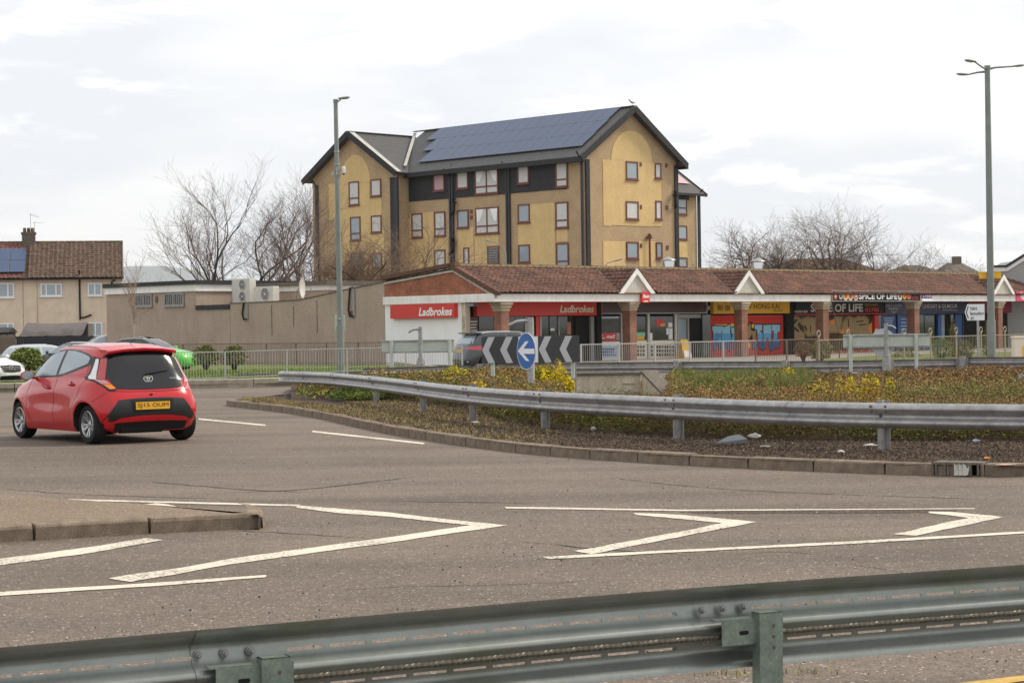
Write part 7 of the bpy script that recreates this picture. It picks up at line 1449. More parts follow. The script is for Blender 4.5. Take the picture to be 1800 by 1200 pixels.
litter(1669, 762, .30, .12, MT['cardboard'], 'large white bag caught under the barrier', 0, .2); litter(1478, 797, .09, .05, MT['cardboard'], 'small scrap of paper lying on the mulch near the kerb'); litter(1716, 779, .10, .06, M('can_blue', (.25, .27, .40), .4), 'small blue grey can on the mulch at the right'); litter(1573, 767, .06, .06, MT['red'], 'small red can beside the barrier post'); litter(1043, 758, .08, .08, MT['cardboard'], 'crumpled white cup beside the timber edging', 0, .13); litter(835, 743, .14, .03, MT['cardboard'], 'white scrap by the foot of a barrier post'); litter(1768, 818, .22, .02, M('pinkish_card', (.5, .32, .26), .8), 'pinkish strip of card lying by the kerb at the right'); litter(1735, 808, .07, .04, MT['orangeg'], 'small orange wrapper on the mulch')
# rocks
def rock(px, py, Y, sx, sy, sz, seed, lab):
    c = atY(px, py, Y); rs = random.Random(seed); mb = MB(); rings = []
    for k in range(6):
        f = k / 5; rr = (1 - f ** 2.2) ** .5 if f < 1 else .05; rings.append([(sx * rr * math.cos(a) * rs.uniform(.8, 1.1), sy * rr * math.sin(a) * rs.uniform(.8, 1.1), -.2 + (sz + .2) * f * rs.uniform(.93, 1.05)) for a in [2 * math.pi * q / 9 + .2 * k for q in range(9)]])
    mb.loft(rings, 0, True); o = obj('rock', mb, MT['rock']); o.location = (c.x, c.y, .1); tag(o, lab, 'rock')
rock(1802, 670, 41, .42, .45, .56, 3, 'larger grey rock at the right edge of the bed'); rock(1768, 690, 39, .36, .35, .30, 5, 'lower pale rock in front of the larger one'); rock(1790, 700, 37, .30, .3, .22, 8, 'lowest rock half buried at the right edge')
# ================================================================ TREES
def tubes_np(PL, RL, sides):
    P = np.array(PL); Rr = np.array(RL); n, k, _ = P.shape; T = np.empty_like(P); T[:, 1:-1] = P[:, 2:] - P[:, :-2]; T[:, 0] = P[:, 1] - P[:, 0]; T[:, -1] = P[:, -1] - P[:, -2]; T /= np.linalg.norm(T, axis=2)[..., None] + 1e-9
    ref = np.array([.31, .82, .12]); A_ = np.cross(T, ref); A_ /= np.linalg.norm(A_, axis=2)[..., None] + 1e-9; B_ = np.cross(T, A_); ang = np.arange(sides) * 2 * np.pi / sides
    V = P[:, :, None] + (A_[:, :, None] * np.cos(ang)[None, None, :, None] + B_[:, :, None] * np.sin(ang)[None, None, :, None]) * Rr[:, :, None, None]
    V = V.reshape(-1, 3); base = (np.arange(n) * k * sides)[:, None, None, None]; i = (np.arange(k - 1) * sides)[None, :, None, None]; j = np.arange(sides)[None, None, :, None]; jn = (j + 1) % sides
    F = np.concatenate([base + i + j, base + i + jn, base + i + sides + jn, base + i + sides + j], axis=3).reshape(-1, 4); return V, F
def tree(px, ptop, Y, spread, seed, lab, r0=.16, twig=None, limbs=3, name='bare_tree', fork=.25, base_z=-.1, dens=1.0, lean=0, bark=None, group='bare winter trees', updraft=.35, minr=.006, tw=1.15):
    rs = random.Random(seed); top = atY(px, ptop, Y); H = top.z - base_z; root = thing(name, lab, 'tree', (top.x, Y, base_z), 0, group)
    thick, thin = [], []
    def branch(p, d, L, r, lv):
        pts = [p.copy()]; q = p.copy(); dd = d.copy(); segs = 5 if lv < 2 else 3
        for k in range(segs):
            dd = (dd + Vector((rs.gauss(0, .16 + .05 * lv), rs.gauss(0, .16 + .05 * lv), rs.gauss(updraft * .22, .10)))).normalized(); q = q + dd * L / segs; pts.append(q.copy())
        r1 = max(r * .5, minr * .7); rad = [r + (r1 - r) * k / segs for k in range(segs + 1)]; (thick if lv < 2 else thin).append((pts, rad, lv))
        if lv >= 5 or r < minr: return
        nch = [limbs + 1, 5, 6, 5, 3][lv] ; nch = max(2, int(nch * dens + rs.random()))
        for c in range(nch):
            f = 1.0 if c < 2 else rs.uniform(.25 if lv else .5, .95); k = min(int(f * segs), segs - 1); pp = pts[k].lerp(pts[k + 1], f * segs - k) if f < 1 else pts[-1]
            ax = Vector((rs.gauss(0, 1), rs.gauss(0, 1), rs.gauss(.25 * updraft, .55))); nd = (dd * 1.0 + ax.normalized() * rs.uniform(.55, 1.05) * (spread if lv < 3 else .9)).normalized()
            branch(pp, nd, L * rs.uniform(.52, .80), rad[min(k + 1, segs)] * rs.uniform(.55, .8), lv + 1)
    branch(Vector((0, 0, 0)), Vector((lean, 0, 1)).normalized(), H * fork * 1.25, r0, 0)
    allz = max(p.z for b in thick + thin for p in b[0]); sc = H / allz
    def build(lst, sides, nm, mat, seg):
        if not lst: return
        V, F = tubes_np([[tuple(p * sc) for p in b[0]] for b in lst], [b[1] for b in lst], sides); npmesh(nm, V, F, [mat], None, root, None, smooth=True)
    build([b for b in thick], 6, 'trunk', bark or MT['bark'], 5); thin = [(b[0], [q * tw for q in b[1]], b[2]) for b in thin]; build(thin, 3, 'crown', twig or MT['bark2'], 3)
    return root
for a in ((378, 272, 118, .55, 101, 'tall bare tree with kinked trunk, leftmost of the group behind the tan wall'), (425, 285, 120, .65, 102, 'bare tree behind the air conditioning units'), (468, 290, 116, .8, 107, 'tallest spreading bare tree between the units and the flats'), (505, 335, 124, 1.0, 104, 'bare tree with many thin stems just left of the dish')):
    tree(*a[:6], limbs=3, r0=.22, fork=.34, dens=.9)
tree(548, 350, 112, 1.0, 109, 'bushy bare tree touching the left corner of the flats', limbs=4, r0=.15, fork=.24); tree(398, 350, 121, .9, 112, 'smaller bare tree behind the double air conditioning unit', limbs=3, r0=.13, fork=.25)
tree(630, 352, 113, 1.15, 120, 'dense brown twiggy tree in front of the flats left gable', tw=1.7, updraft=.15, twig=MT['bark3'], limbs=4, r0=.16, fork=.2, dens=1.15); tree(672, 375, 116, 1.1, 121, 'brown twiggy tree in front of the dark corner strip of the flats', tw=1.7, updraft=.15, twig=MT['bark3'], limbs=4, r0=.13, fork=.2); tree(588, 395, 115, 1.1, 126, 'low brown twiggy tree at the foot of the flats gable', tw=1.7, updraft=.15, twig=MT['bark3'], limbs=4, r0=.12, fork=.2)
for i, a in enumerate(((1292, 402, 'leftmost bare tree behind the shop roof'), (1345, 366, 'bare tree rising above the second flue cowl'), (1392, 372, 'bare tree left of the tallest one behind the shops'), (1420, 352, 'dense bare tree in the middle of the row behind the shops'), (1474, 330, 'tallest bare tree behind the shops'), (1532, 362, 'leaning bare tree right of the tallest one'), (1575, 398, 'low spreading bare tree behind the long banner sign'), (1650, 412, 'thin bare tree behind the pharmacy roof'), (1695, 428, 'last small bare tree left of the tall lamp'))):
    tree(a[0], a[1], 138 + (i * 7) % 5, 1.45, 200 + i, a[2], updraft=.12, tw=1.4, limbs=4, r0=.20 if i < 6 else .13, fork=.15, dens=1.1 if i < 6 else 1.0, twig=MT['bark2'] if i % 2 else MT['bark3'])
tree(395, 300, 117, .8, 131, 'slim bare tree just right of the kinked tree', limbs=3, r0=.12, fork=.3); tree(520, 360, 118, 1.0, 133, 'low bare tree behind the satellite dish', limbs=4, r0=.11, fork=.22); tree(650, 400, 112, 1.2, 134, 'low twiggy tree right of the dense brown one', tw=1.7, updraft=.15, twig=MT['bark3'], limbs=4, r0=.12, fork=.18, dens=1.2)
tree(1262, 425, 140, 1.5, 233, 'low bare tree nearest the flats right corner', updraft=.1, limbs=4, r0=.12, fork=.15); tree(1600, 425, 141, 1.5, 234, 'low bare tree right of the banner sign', updraft=.1, limbs=4, r0=.12, fork=.15); tree(1370, 400, 143, 1.2, 231, 'low twiggy tree filling the gap behind the take-away roof', limbs=4, r0=.13, fork=.17, twig=MT['bark3']); tree(1500, 400, 143, 1.2, 232, 'low twiggy tree under the tallest one', limbs=4, r0=.13, fork=.17, twig=MT['bark3'])
tree(300, 476, 150, 1.1, 240, 'low bare tree top above the flat roof in front of the hill', limbs=4, r0=.1, fork=.2)
tree(238, 437, 96, .38, 250, 'slender young birch in front of the flat roofed building', tw=1.6, r0=.06, limbs=3, fork=.3, updraft=1.2, twig=M('birch_twig', (.30, .22, .17), .9), bark=M('birch_bark', (.35, .29, .24), .9), group=None)
tree(1474, 528, 93, .35, 260, 'thin staked sapling in front of the kebab shop', r0=.035, limbs=2, fork=.45, updraft=1, dens=.6, group=None); tree(1607, 522, 97, .35, 261, 'thin staked sapling in front of the pharmacy pillar', r0=.035, limbs=2, fork=.45, updraft=1, dens=.6, group=None)
def bush(px, py0, py1, wpx, Y, n, mats, lab, shape='round', name='garden_shrub', leaf=.09, stems=True):
    b_ = atY(px, py1, Y); t_ = atY(px, py0, Y); H = t_.z - b_.z; r = wpx / 2 / FPX * Y; root = thing(name, lab, 'shrub', (b_.x, Y, b_.z)); u = rng.random(n); a = rng.random(n) * 2 * np.pi
    if shape == 'cone': z = H * u; rr = r * (1 - u) ** .8 * np.sqrt(.3 + .7 * rng.random(n))
    else: z = H * (.12 + .88 * u); rr = r * np.sqrt(np.clip(1 - ((u - .42) / .60) ** 2, .05, 1)) * (.45 + .55 * rng.random(n)) * (.85 + .3 * vn(np.cos(a) * 3, u * 4, .8, int(px)))
    V, F = quads(rr * np.cos(a), rr * np.sin(a), z, leaf * (.6 + .8 * rng.random(n))); npmesh('foliage', V, F, mats, rng.integers(0, len(mats), n), root, None)
    mb = MB()
    for k in range(9): a_ = k * .7; mb.tube([(.1 * r * math.cos(a_), .1 * r * math.sin(a_), -.1), (.6 * r * math.cos(a_), .6 * r * math.sin(a_), H * .75)], [.025, .008], 4)
    obj('stems', mb, MT['bark'], root)
S = MT['shrub']; bush(46, 612, 652, 66, 68, 1500, [S[0], S[1], S[1], MT['leafs'][2]], 'leafy green and yellow shrub on the grass at the left edge', leaf=.13); bush(362, 607, 645, 52, 74, 1200, [S[0], S[1], S[2]], 'leggy green shrub behind the railing beside the green car', leaf=.10); bush(412, 608, 645, 48, 76, 1200, [S[0], S[1], S[2]], 'second leggy shrub behind the railing in front of the tan wall', leaf=.10)
bush(1442, 598, 634, 44, 80, 1300, [S[0], S[1], S[2]], 'rounded shrub beside the first ringed post', leaf=.09); bush(1412, 600, 630, 36, 84, 700, [S[2], MT['bark3']], 'brownish shrub behind the rusty railing', leaf=.08); bush(1676, 560, 630, 26, 90, 1200, [S[2], S[0], MT['leafs'][1]], 'pointed browning conifer in front of the pharmacy', 'cone', 'conifer', .08); bush(1735, 566, 628, 20, 92, 800, [S[0], S[2]], 'narrow pointed conifer half hidden by the tall lamp', 'cone', 'conifer', .08)
bush(1655, 595, 632, 40, 88, 900, [S[0], S[1]], 'green shrub left of the pointed conifer', leaf=.09); bush(1695, 598, 632, 34, 88, 800, [S[0], S[2]], 'green shrub right of the pointed conifer', leaf=.09); bush(1590, 618, 634, 60, 92, 600, [S[2], S[0]], 'low brown shrub behind the ringed railing', leaf=.08)
n = 46000; xg = -24 + 22 * rng.random(n); yg = 60.8 + 22 * rng.random(n); kp = np.array([[p[0], p[1]] for p in kerbL]); kk = xg < np.interp(yg, kp[:, 1], kp[:, 0]) - .6; xg, yg = xg[kk], yg[kk]; n = len(xg)
blades('lawn_grass', xg, yg, np.full(n, .11), .05 + .08 * rng.random(n), .03 + .02 * rng.random(n), [M('lawn_blade', (.13, .20, .03), .85), M('lawn_blade_light', (.22, .27, .06), .85)], (rng.random(n) < .4).astype(int), 'mown green grass of the left verge', 'grass', 1.2)
mb = MB(); a = Vector((-9.6, 69.5, .1)); b = Vector((-3.2, 71.0, .1)); mb.bar(a, b, .5, .30); obj('low_kerb_wall', mb, MT['concd']); tag(bpy.data.objects['low_kerb_wall'], 'low dark strip behind the light grey railing', 'wall')  # low dark strip across the verge behind the railing
# ================================================================ LEFT BUILDINGS
def WT(a, pts_top, name, mat, root, zb=-.5, th=.25):
    P = [on(root, 0, a, x, y) for x, y in pts_top]; P.sort(key=lambda p: p.y); poly = [(a, p.y, p.z) for p in P]; poly = [(a, poly[0][1], zb)] + poly + [(a, poly[-1][1], zb)]
    mb = MB(); mb.prism(poly, (th, 0, 0)); return obj(name, mb, mat, root), P
yard = thing('yard_wall', 'long tan rendered wall with sloping top beside the white end wall', 'wall', tuple(C0), TH)
_, P = WT(0, [(675.5, 496), (640, 503), (600, 511), (575, 517), (548, 523), (522, 528), (470, 531), (404.5, 533.5)], 'wall', MT['tan'], yard)
mb = MB()
for p, q in zip(P, P[1:]): mb.bar((.12, p.y, p.z + .02), (.12, q.y, q.z + .02), .32, .05)
obj('coping', mb, MT['concd'], yard)
for px, y0, y1 in ((477.5, 536, 590), (516, 538, 575), (557, 528, 585)):
    p = on(yard, 0, 0, px, y0); q = on(yard, 0, 0, px, y1); mb = MB(); mb.box(-.012, 0, p.y - .02, p.y + .02, q.z, p.z); obj('wall_joint', mb, M('damp_joint', (.12, .09, .07), .95) if 'damp_joint' not in bpy.data.materials else bpy.data.materials['damp_joint'], yard)
for px, y0, y1 in ((428, 533, 561), (615, 506, 556)):
    p = on(yard, 0, -.08, px, y0); q = on(yard, 0, -.08, px + 1, y1); mb = MB(); mb.tube([p + Vector((.2, 0, .05)), p, q + Vector((0, .15, .3)), q + Vector((0, .05, 0)), q - Vector((0, .2, 0))], .045, 6); obj('cable', mb, MT['black'], yard)
    mb = MB(); mb.box(-.06, 0, p.y - .30, p.y - .16, q.z, p.z - .05); obj('trunking', mb, MT['galvd'], yard)
p = on(yard, 0, 0, 619, 551); mb = MB(); mb.box(-.03, -.001, p.y - .12, p.y + .12, p.z - .1, p.z + .14); obj('air_brick', mb, MT['brown'], yard)
flat = thing('flat_roofed_building', 'tan flat roofed building with white fascia and small windows behind the birch', 'building', tuple(C0), TH)
_, P2 = WT(0.0, [(404, 543), (345.5, 541)], 'lower_wall', MT['tan'], flat, th=.3)
mb = MB(); mb.box(-.08, .4, P2[0].y, P2[-1].y, P2[0].z, P2[0].z + .24); obj('flashing', mb, MT['charcoal'], flat)
bA = on(flat, 0, 0, 345, 514).y; bB = on(flat, 0, 0, 205, 514).y + 1; zf = on(flat, 0, 0, 300, 513.5).z; zr = on(flat, 0, 0, 300, 501.5).z
mb = MB(); mb.box(0, 9, bA, bB, -.5, zf); obj('wall', mb, MT['tan'], flat)
mb = MB(); mb.box(-.12, 9.1, bA - .1, bB, zf + .002, zr); obj('fascia', mb, MT['white'], flat)
mb = MB(); mb.box(-.25, 9.2, bA - .2, bB, zr + .002, zr + .22); obj('roof_edge', mb, MT['charcoal'], flat)
z2 = on(flat, 0, 3.5, 460, 514).z; z3 = on(flat, 0, 3.5, 460, 505).z; bC = on(flat, 0, 3.5, 576, 514).y
mb = MB(); mb.box(3.5, 9, bC, bA - .12, -.5, z2); obj('rear_wall', mb, MT['tan'], flat); mb = MB(); mb.box(3.4, 9.1, bC - .1, bA - .13, z2 + .002, z3); obj('rear_fascia', mb, MT['white'], flat); mb = MB(); mb.box(3.2, 9.2, bC - .3, bA - .14, z3 + .002, z3 + .2); obj('rear_roof_edge', mb, MT['concd'], flat)
mb = MB(); mb.box(.3, 3.4, on(flat, 0, 0, 404, 540).y, bA - .12, 0, P2[0].z - .1); obj('link_roof', mb, MT['concd'], flat)
for r, s_ in (((238, 517, 268, 538), 'two'), ((290, 515, 324, 537), 'two')):
    f, q = window(flat, 0, -.02, r, s_, MT['galvd'], MT['glassb'], .07); mb = MB()
    for k in range(9): c_ = q[0] + .12 + k * (q[1] - q[0] - .2) / 9; mb.box(-.05, -.042, c_, c_ + .05, q[2] + .1, q[3] - .1)
    obj('blind', mb, MT['grey'], f)
for px, py in ((276, 523), (276, 529)): p = on(flat, 0, 0, px, py); mb = MB(); mb.box(-.05, 0, p.y - .1, p.y + .1, p.z - .09, p.z + .09); obj('vent', mb, MT['concd'], flat)
def acunit(px0, px1, py0, py1, fans, lab):
    a = 1.6; p = on(shops, 0, a, px0, py1); q = on(shops, 0, a, px1, py0); H = q.z - p.z; Wd = p.y - q.y; base = rmat(shops) @ Vector((a, q.y, p.z)); t = thing('air_conditioning_unit', lab, 'air conditioner', tuple(base), TH); xf = Wd * .66
    mb = MB(); mb.bbox(0, .45, 0, Wd, .0, H, .02); obj('casing', mb, MT['acw'], t)
    for k in range(fans):
        zc_ = H * ((k + .5) / fans); r = min(xf * .36, H / fans * .44); mb = MB(); mb.lathe([(r, -.03), (r - .03, -.035), (r - .03, -.005)], (0, Wd * .40, zc_), 20, axis='x', caps=False); mb.lathe([(0, -.028), (r * .22, -.03), (r * .22, -.02)], (0, Wd * .40, zc_), 12, axis='x', caps=False); g = obj('fan_guard', mb, MT['acw'], t)
        mb = MB(); mb.lathe([(r * .22, -.012), (r - .03, -.012)], (0, Wd * .40, zc_), 20, axis='x', caps=False); obj('fan_opening', mb, MT['galvd'], g)
        for i in range(6): mb = MB(); a_ = i * 1.05; mb.bar((-.022, Wd * .40 + .2 * r * math.cos(a_), zc_ + .2 * r * math.sin(a_)), (-.022, Wd * .40 + .92 * r * math.cos(a_), zc_ + .92 * r * math.sin(a_)), .01, .01); obj('guard_wire', mb, MT['black'], g)
    mb = MB()
    for i in range(14): mb.box(-.004, .46, Wd + .002, Wd + .03, H * .06 + i * H * .064, H * .06 + i * H * .064 + .02)
    obj('side_grille', mb, MT['galvd'], t, kind='stuff'); mb = MB(); mb.box(.02, .4, .1, .2, -1.2, 0); mb.box(.02, .4, Wd - .2, Wd - .1, -1.2, 0); obj('stand', mb, MT['galvd'], t)
acunit(408, 438, 489, 532, 2, 'tall air conditioning unit with two fans above the tan wall'); acunit(447, 479, 503, 530.5, 1, 'smaller single fan air conditioning unit above the tan wall')
c = on(shops, 0, 1.8, 530, 506); k = 3500 / (rmat(shops) @ c).y; t = thing('satellite_dish', 'large pale satellite dish seen edge on above the tan wall', 'satellite dish', tuple(rmat(shops) @ c), R(-9)); mb = MB()
mb.lathe([(0, -.09), (.25, -.07), (.42, -.02), (.53, .05), (.53, .06), (.42, -.0), (0, -.07)], n=28, axis='x', caps=False); obj('dish', mb, MT['acw'], t, smooth=True); mb = MB(); mb.tube([(-.09, 0, 0), (-.3, 0, -.2), (-.3, 0, -1.5)], .04, 8); mb.tube([(.02, 0, -.5), (.5, 0, -.1)], .015, 6); mb.lathe([(.04, 0), (.04, .1)], (.5, 0, -.12), 8); obj('mount', mb, MT['galvd'], t)
# semi-detached houses at the left
c = atY(213.5, 500, 132); house = thing('semi_detached_house', 'beige harled two storey house with brown tiled roof and solar panels', 'house', (c.x, 132, 0), R(11.2))
hx = lambda px, py=500: on(house, 1, 0, px, py).x
ez = on(house, 1, -.3, 110, 488).z; XL = hx(-150); xs_ = hx(50)
mb = MB(); mb.box(XL, 0, 0, 8.4, -.5, ez); mb.prism([(0, 0, ez), (0, 8.4, ez), (0, 4.2, ez + 2.2)], (XL, 0, 0)); obj('wall', mb, MT['harl'], house)
rz_ = on(house, 1, 4.2, 110, 426.5).z
for x0, x1, mt in ((XL, xs_, MT['tile3']), (xs_, .12, MT['tile2'])):
    mb = MB(); tiles(mb, (x0, -.35, ez - .02), (x1 - x0, 0, 0), (0, 4.55, rz_ - ez + .02), .30, .32, seg=3, amp=.035); obj('roof_tiles', mb, mt, house, kind='stuff')
mb = MB(); mb.prism([(XL, -.3, ez - .06), (XL, 4.2, rz_ - .06), (XL, 8.7, ez - .06)], (-XL + .08, 0, 0)); rf = obj('roof', mb, MT['tile2'], house)
mb = MB(); mb.tube([(XL, 4.2, rz_), (.14, 4.2, rz_)], .12, 8); obj('ridge', mb, MT['tile_moss'], rf); mb = MB(); mb.bar((.12, -.35, ez - .02), (.12, 4.2, rz_ - .02), .06, .2); obj('verge_board', mb, MT['tile_moss'], rf); mb = MB(); mb.bar((XL, -.42, ez - .08), (.1, -.42, ez - .08), .1, .1); obj('gutter', mb, MT['black'], rf)
mb = MB(); p = on(house, 1, 4.2, 39, 427); q = on(house, 1, 4.2, 62, 409); mb.bbox(p.x, q.x, 3.8, 4.6, p.z - 1, q.z, .03); mb.box(p.x - .06, q.x + .06, 3.75, 4.65, q.z - .12, q.z + .02); ch = obj('chimney', mb, MT['concd'], rf)
for f in (.2, .5, .8): mb = MB(); mb.lathe([(.12, 0), (.10, .28), (.12, .3)], (p.x + (q.x - p.x) * f, 4.2, q.z + .02), 10); obj('chimney_pot', mb, MT['tile_moss'], ch)
mb = MB(); b = Vector((q.x - .3, 4.3, q.z)); mb.tube([b, b + Vector((.0, 0, 1.3))], .015, 5); mb.tube([b + Vector((-.05, 0, 1.25)), b + Vector((.6, .2, 1.05))], .012, 5)
for i in range(8): u = b + Vector((-.03 + .075 * i, .02 * i, 1.25 - .025 * i)); mb.tube([u - Vector((0, .1, .1)), u + Vector((0, .1, .1))], .006, 4)
b2 = b + Vector((.25, 0, 0)); mb.tube([b2, b2 + Vector((0, 0, .75))], .015, 5); mb.tube([b2 + Vector((-.1, 0, .7)), b2 + Vector((.6, 0, .68))], .01, 5); obj('aerial', mb, MT['galvd'], ch)
for r, s_ in (((-15, 497, 25, 523), 'three'), ((71, 498, 109, 520.5), 'three'), ((154, 497, 179, 519.5), 'two'), ((155, 566, 180, 591), 'two'), ((-15, 568, 25, 592), 'three')): window(house, 1, -.02, r, s_, MT['upvc'], MT['glassd'], .09)
for px, y0, y1 in ((139.5, 478, 562), (196.5, 495, 600)):
    p = on(house, 1, -.08, px, y0); q = on(house, 1, -.08, px + 1, y1); mb = MB(); mb.tube([Vector((p.x + (.2 if px > 180 else 0), -.3, p.z + .1)), p, Vector((p.x, -.08, q.z))], .06, 6); obj('drainpipe', mb, MT['black'], house)
a = on(house, 1, -.08, 140, 558); b = on(house, 1, -.08, 161, 553); mb = MB(); mb.tube([a, a + Vector((.3, 0, 0)), b], .06, 6); obj('waste_pipe', mb, MT['black'], house)
for px in (40, 65): p = on(house, 1, 0, px, 492); mb = MB(); mb.box(p.x - .02, p.x + .02, -.02, -.001, 0, p.z); obj('wall_crack', mb, MT['tan'], house)
sl_ = Vector((0, 4.55, rz_ - ez)).normalized(); nr_ = Vector((0, -sl_.z, sl_.y))
for i, px in enumerate((1, -22, -44)):
    x0 = hx(px + 14, 460); 
    for j in range(2):
        if i == 0 or True:
            o_ = Vector((x0 - 1.0 + i * -.05, -.35, ez)) + sl_ * (.55 + j * 1.72) + nr_ * .15; mb = MB(); u_ = Vector((1.0, 0, 0)); v_ = sl_ * 1.68
            mb.hexa([o_, o_ + u_, o_ + u_ + v_, o_ + v_, o_ + nr_ * .04, o_ + u_ + nr_ * .04, o_ + u_ + v_ + nr_ * .04, o_ + v_ + nr_ * .04], 0); g_ = .035
            e_ = nr_ * .043; mb.add([o_ + Vector((g_, 0, 0)) + sl_ * g_ + e_, o_ + Vector((1 - g_, 0, 0)) + sl_ * g_ + e_, o_ + Vector((1 - g_, 0, 0)) + sl_ * (1.68 - g_) + e_, o_ + Vector((g_, 0, 0)) + sl_ * (1.68 - g_) + e_], [(0, 1, 2, 3)], 1); obj('solar_panel', mb, [MT['pvf'], MT['pv']], house)
x0 = hx(15, 460)
for j in range(2):
    o_ = Vector((x0 + .03, -.35, ez)) + sl_ * (.55 + j * 1.72) + nr_ * .15; mb = MB(); u_ = Vector((.98, 0, 0)); v_ = sl_ * 1.68; mb.hexa([o_, o_ + u_, o_ + u_ + v_, o_ + v_, o_ + nr_ * .04, o_ + u_ + nr_ * .04, o_ + u_ + v_ + nr_ * .04, o_ + v_ + nr_ * .04], 1); obj('solar_panel', mb, [MT['pvf'], MT['pv']], house)
# garden fences, shed under tarpaulin, little shed
def boardfence(px0, px1, py, Y, mat, lab, bw=.14):
    a = atY(px0, py, Y); b = atY(px1, py, Y); t = thing('board_fence', lab, 'fence', (a.x, Y, 0)); n = int((b.x - a.x) / bw); 
    for v in range(3):
        mb = MB(); mb.box(0, bw - .012, 0, .025, -.3, a.z + .03 * v - .03); me = mkmesh('board', mb, mat)
        for i in range(v, n, 3): inst('board', me, t, (i * bw, random.uniform(-.012, .012), 0))
    mb = MB(); mb.box(0, b.x - a.x, .05, .1, a.z - .3, a.z - .2); obj('rail', mb, mat, t)
boardfence(-40, 28, 589, 118, MT['wood'], 'weathered brown board fence at the far left'); boardfence(28.5, 216, 592, 118.5, MT['wooddark'], 'dark stained board fence in front of the beige house')
a = atY(38, 567, 121); b = atY(156, 590, 121); t = thing('covered_shed', 'low shed draped with a brown tarpaulin in front of the beige house', 'shed', (a.x, 121, 0)); Wd = b.x - a.x
mb = MB(); mb.box(.2, Wd - .2, 0, 2.4, -.3, b.z - .1); obj('wall', mb, MT['wooddark'], t); mb = MB()
def tP(i, j): u, v = i / 24, j / 6; return (u * (Wd - .3) + (.0 if v > .1 else -.15) , -.3 + v * 1.6, b.z + (a.z - b.z) * (v ** .7) + .05 * math.sin(u * 17 + v * 3) * (1 - v) - .08 * math.sin(u * 3.1) * v)
mb.grid(tP, 24, 6); obj('tarpaulin', mb, MT['tarp'], t, smooth=True); mb = MB(); mb.box(-.35, Wd, -.4, -.25, b.z - .14, b.z + .02); obj('eaves', mb, MT['black'], t); mb = MB(); mb.box(0, Wd - .3, 1.25, 2.5, b.z - .1, a.z - .1); obj('ridge', mb, MT['tarp'], t)
a = atY(-10, 577, 121); b = atY(16, 584, 121); t = thing('garden_shed', 'small garden shed with dark felt roof at the left edge', 'shed', (a.x, 121, 0)); mb = MB(); mb.box(0, b.x - a.x - .1, 0, 2, -.3, b.z); obj('wall', mb, MT['wooddark'], t); mb = MB(); mb.prism([(-.2, -.2, b.z), (-.2, 1, a.z + .05), (-.2, 2.2, b.z)], (b.x - a.x + .2, 0, 0)); obj('roof', mb, MT['charcoal'], t)
# roofs beyond the shops on the right
def farhouse(px0, px1, pyr, pye, Y, lab, wall, tile, hip=.3, mat2=None):
    a = atY(px0, pye, Y); b = atY(px1, pye, Y); z = atY((px0 + px1) / 2, pyr, Y + 4).z; t = thing('distant_house', lab, 'house', (a.x, Y, 0)); Wd = b.x - a.x; e = a.z; h_ = Wd * hip
    mb = MB(); mb.box(.3, Wd - .3, .3, 7.7, -.5, e); w1 = obj('wall', mb, wall, t)
    mb = MB(); mb.add([(0, 0, e), (Wd, 0, e), (Wd, 8, e), (0, 8, e), (h_, 4, z), (Wd - h_, 4, z)], [(0, 1, 5, 4), (1, 2, 5), (2, 3, 4, 5), (3, 0, 4), (3, 2, 1, 0)]); r_ = obj('roof', mb, tile, t)
    if px0 == 1660: mb = MB(); mb.bbox(Wd * .45, Wd * .45 + .9, 3.6, 4.4, z - .5, z + .7, .05); obj('chimney', mb, MT['concd'], r_)
    mb = MB(); mb.box(Wd * .3, Wd * .3 + 1.2, .26, .3, e - 1.6, e - .5); obj('window', mb, MT['glassd'], w1)
farhouse(1340, 1560, 454, 482, 165, 'house with long brown tiled roof behind the bare trees', MT['harl'], MT['tile2']); farhouse(1545, 1690, 466, 488, 175, 'further house with low grey brown roof behind the pharmacy', MT['tan'], MT['concd'], .4)
farhouse(1660, 1725, 462, 480, 210, 'small distant house left of the tall lamp', MT['tan'], MT['concd'], .3)
a = atY(1745, 474, 125); b = atY(1900, 462, 125); t = thing('white_building', 'pale grey building with white bargeboard above the right end of the shops', 'building', (a.x, 125, 0)); zt = a.z; x1 = atY(1768, 470, 125).x - a.x; x2 = atY(1800, 461, 125).x - a.x
mb = MB(); mb.prism([(0, 0, -.5), (x2 + 5, 0, -.5), (x2 + 5, 0, b.z + .9), (x2, 0, b.z + .25), (x1, 0, zt - .1), (0, 0, zt - .1)], (0, 6, 0)); obj('wall', mb, MT['grey'], t)
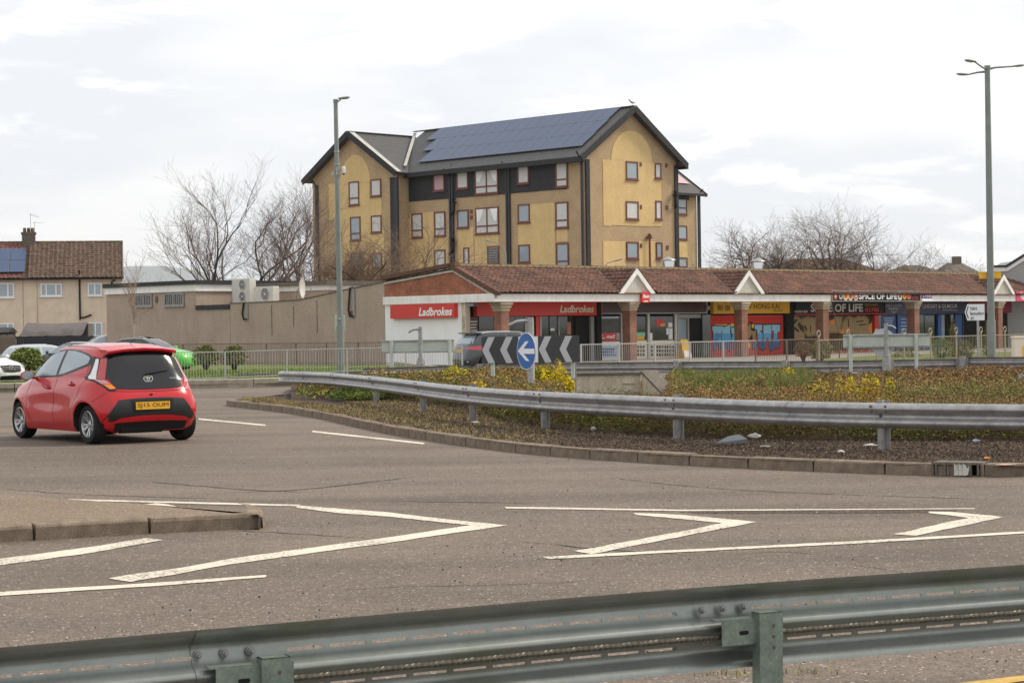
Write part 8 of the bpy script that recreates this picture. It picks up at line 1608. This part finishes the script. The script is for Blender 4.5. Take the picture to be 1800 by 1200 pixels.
mb = MB(); mb.bar((-.2, -.1, zt), (x1, -.1, zt), .1, .2); mb.bar((x1, -.1, zt), (x2, -.1, b.z + .35), .1, .22); mb.bar((x2, -.1, b.z + .35), (x2 + 5, -.1, b.z + 1.0), .1, .22); obj('bargeboard', mb, MT['whitew'], t); mb = MB(); mb.bar((-.2, -.1, zt + .2), (x1, -.1, zt + .2), .3, .14); mb.bar((x1, -.1, zt + .2), (x2, -.1, b.z + .55), .3, .14); mb.bar((x2, -.1, b.z + .55), (x2 + 5, -.1, b.z + 1.2), .3, .14); obj('roof_edge', mb, MT['charcoal'], t)
# small street lights beyond the roof
for px, py, x1, y1, Y, lab in ((889, 446, 858, 425, 118, 'curved arm street light in front of the flats'), (1063, 470, 1085, 459, 112, 'tilted street light head peeping over the shop roof'), (557, 455, 543, 464, 128, 'distant street light between the bare trees')):
    b = atY(px, py, Y); h_ = atY(x1, y1, Y); t = thing('street_lamp', lab, 'street lamp', (b.x, Y, 0)); mb = MB(); dx = h_.x - b.x; mb.tube([(0, 0, 0), (0, 0, b.z), (dx * .2, 0, b.z + (h_.z - b.z) * .7), (dx * .75, 0, h_.z)], [.06, .05, .03, .03], 6); obj('pole', mb, MT['lamphead'], t); head(t, (dx * .75, 0, h_.z), .5, 0 if dx > 0 else math.pi, R(14))
b = atY(391, 440, 122); mb = MB(); mb.tube([(0, 0, 0), (0, 0, b.z)], .04, 6); mb.tube([(-.3, 0, b.z - 1), (.3, 0, b.z - 1)], .02, 5); o = obj('mast', mb, MT['lamphead']); o.location = (b.x, 122, 0); tag(o, 'thin aerial mast rising behind the flat roof', 'mast')
# ================================================================ HAZE
hb = MB(); hb.box(-6300, 6300, -55, 9700, -1.3, 335); hz = bpy.data.materials.new('haze'); hz.use_nodes = True; nt = hz.node_tree; nt.nodes.clear(); o_ = nt.nodes.new('ShaderNodeOutputMaterial'); pv = nt.nodes.new('ShaderNodeVolumePrincipled'); pv.inputs['Color'].default_value = (.93, .96, 1, 1); pv.inputs['Density'].default_value = .00006; pv.inputs['Anisotropy'].default_value = .3; nt.links.new(pv.outputs[0], o_.inputs['Volume'])
obj('haze', hb, hz, kind='stuff')
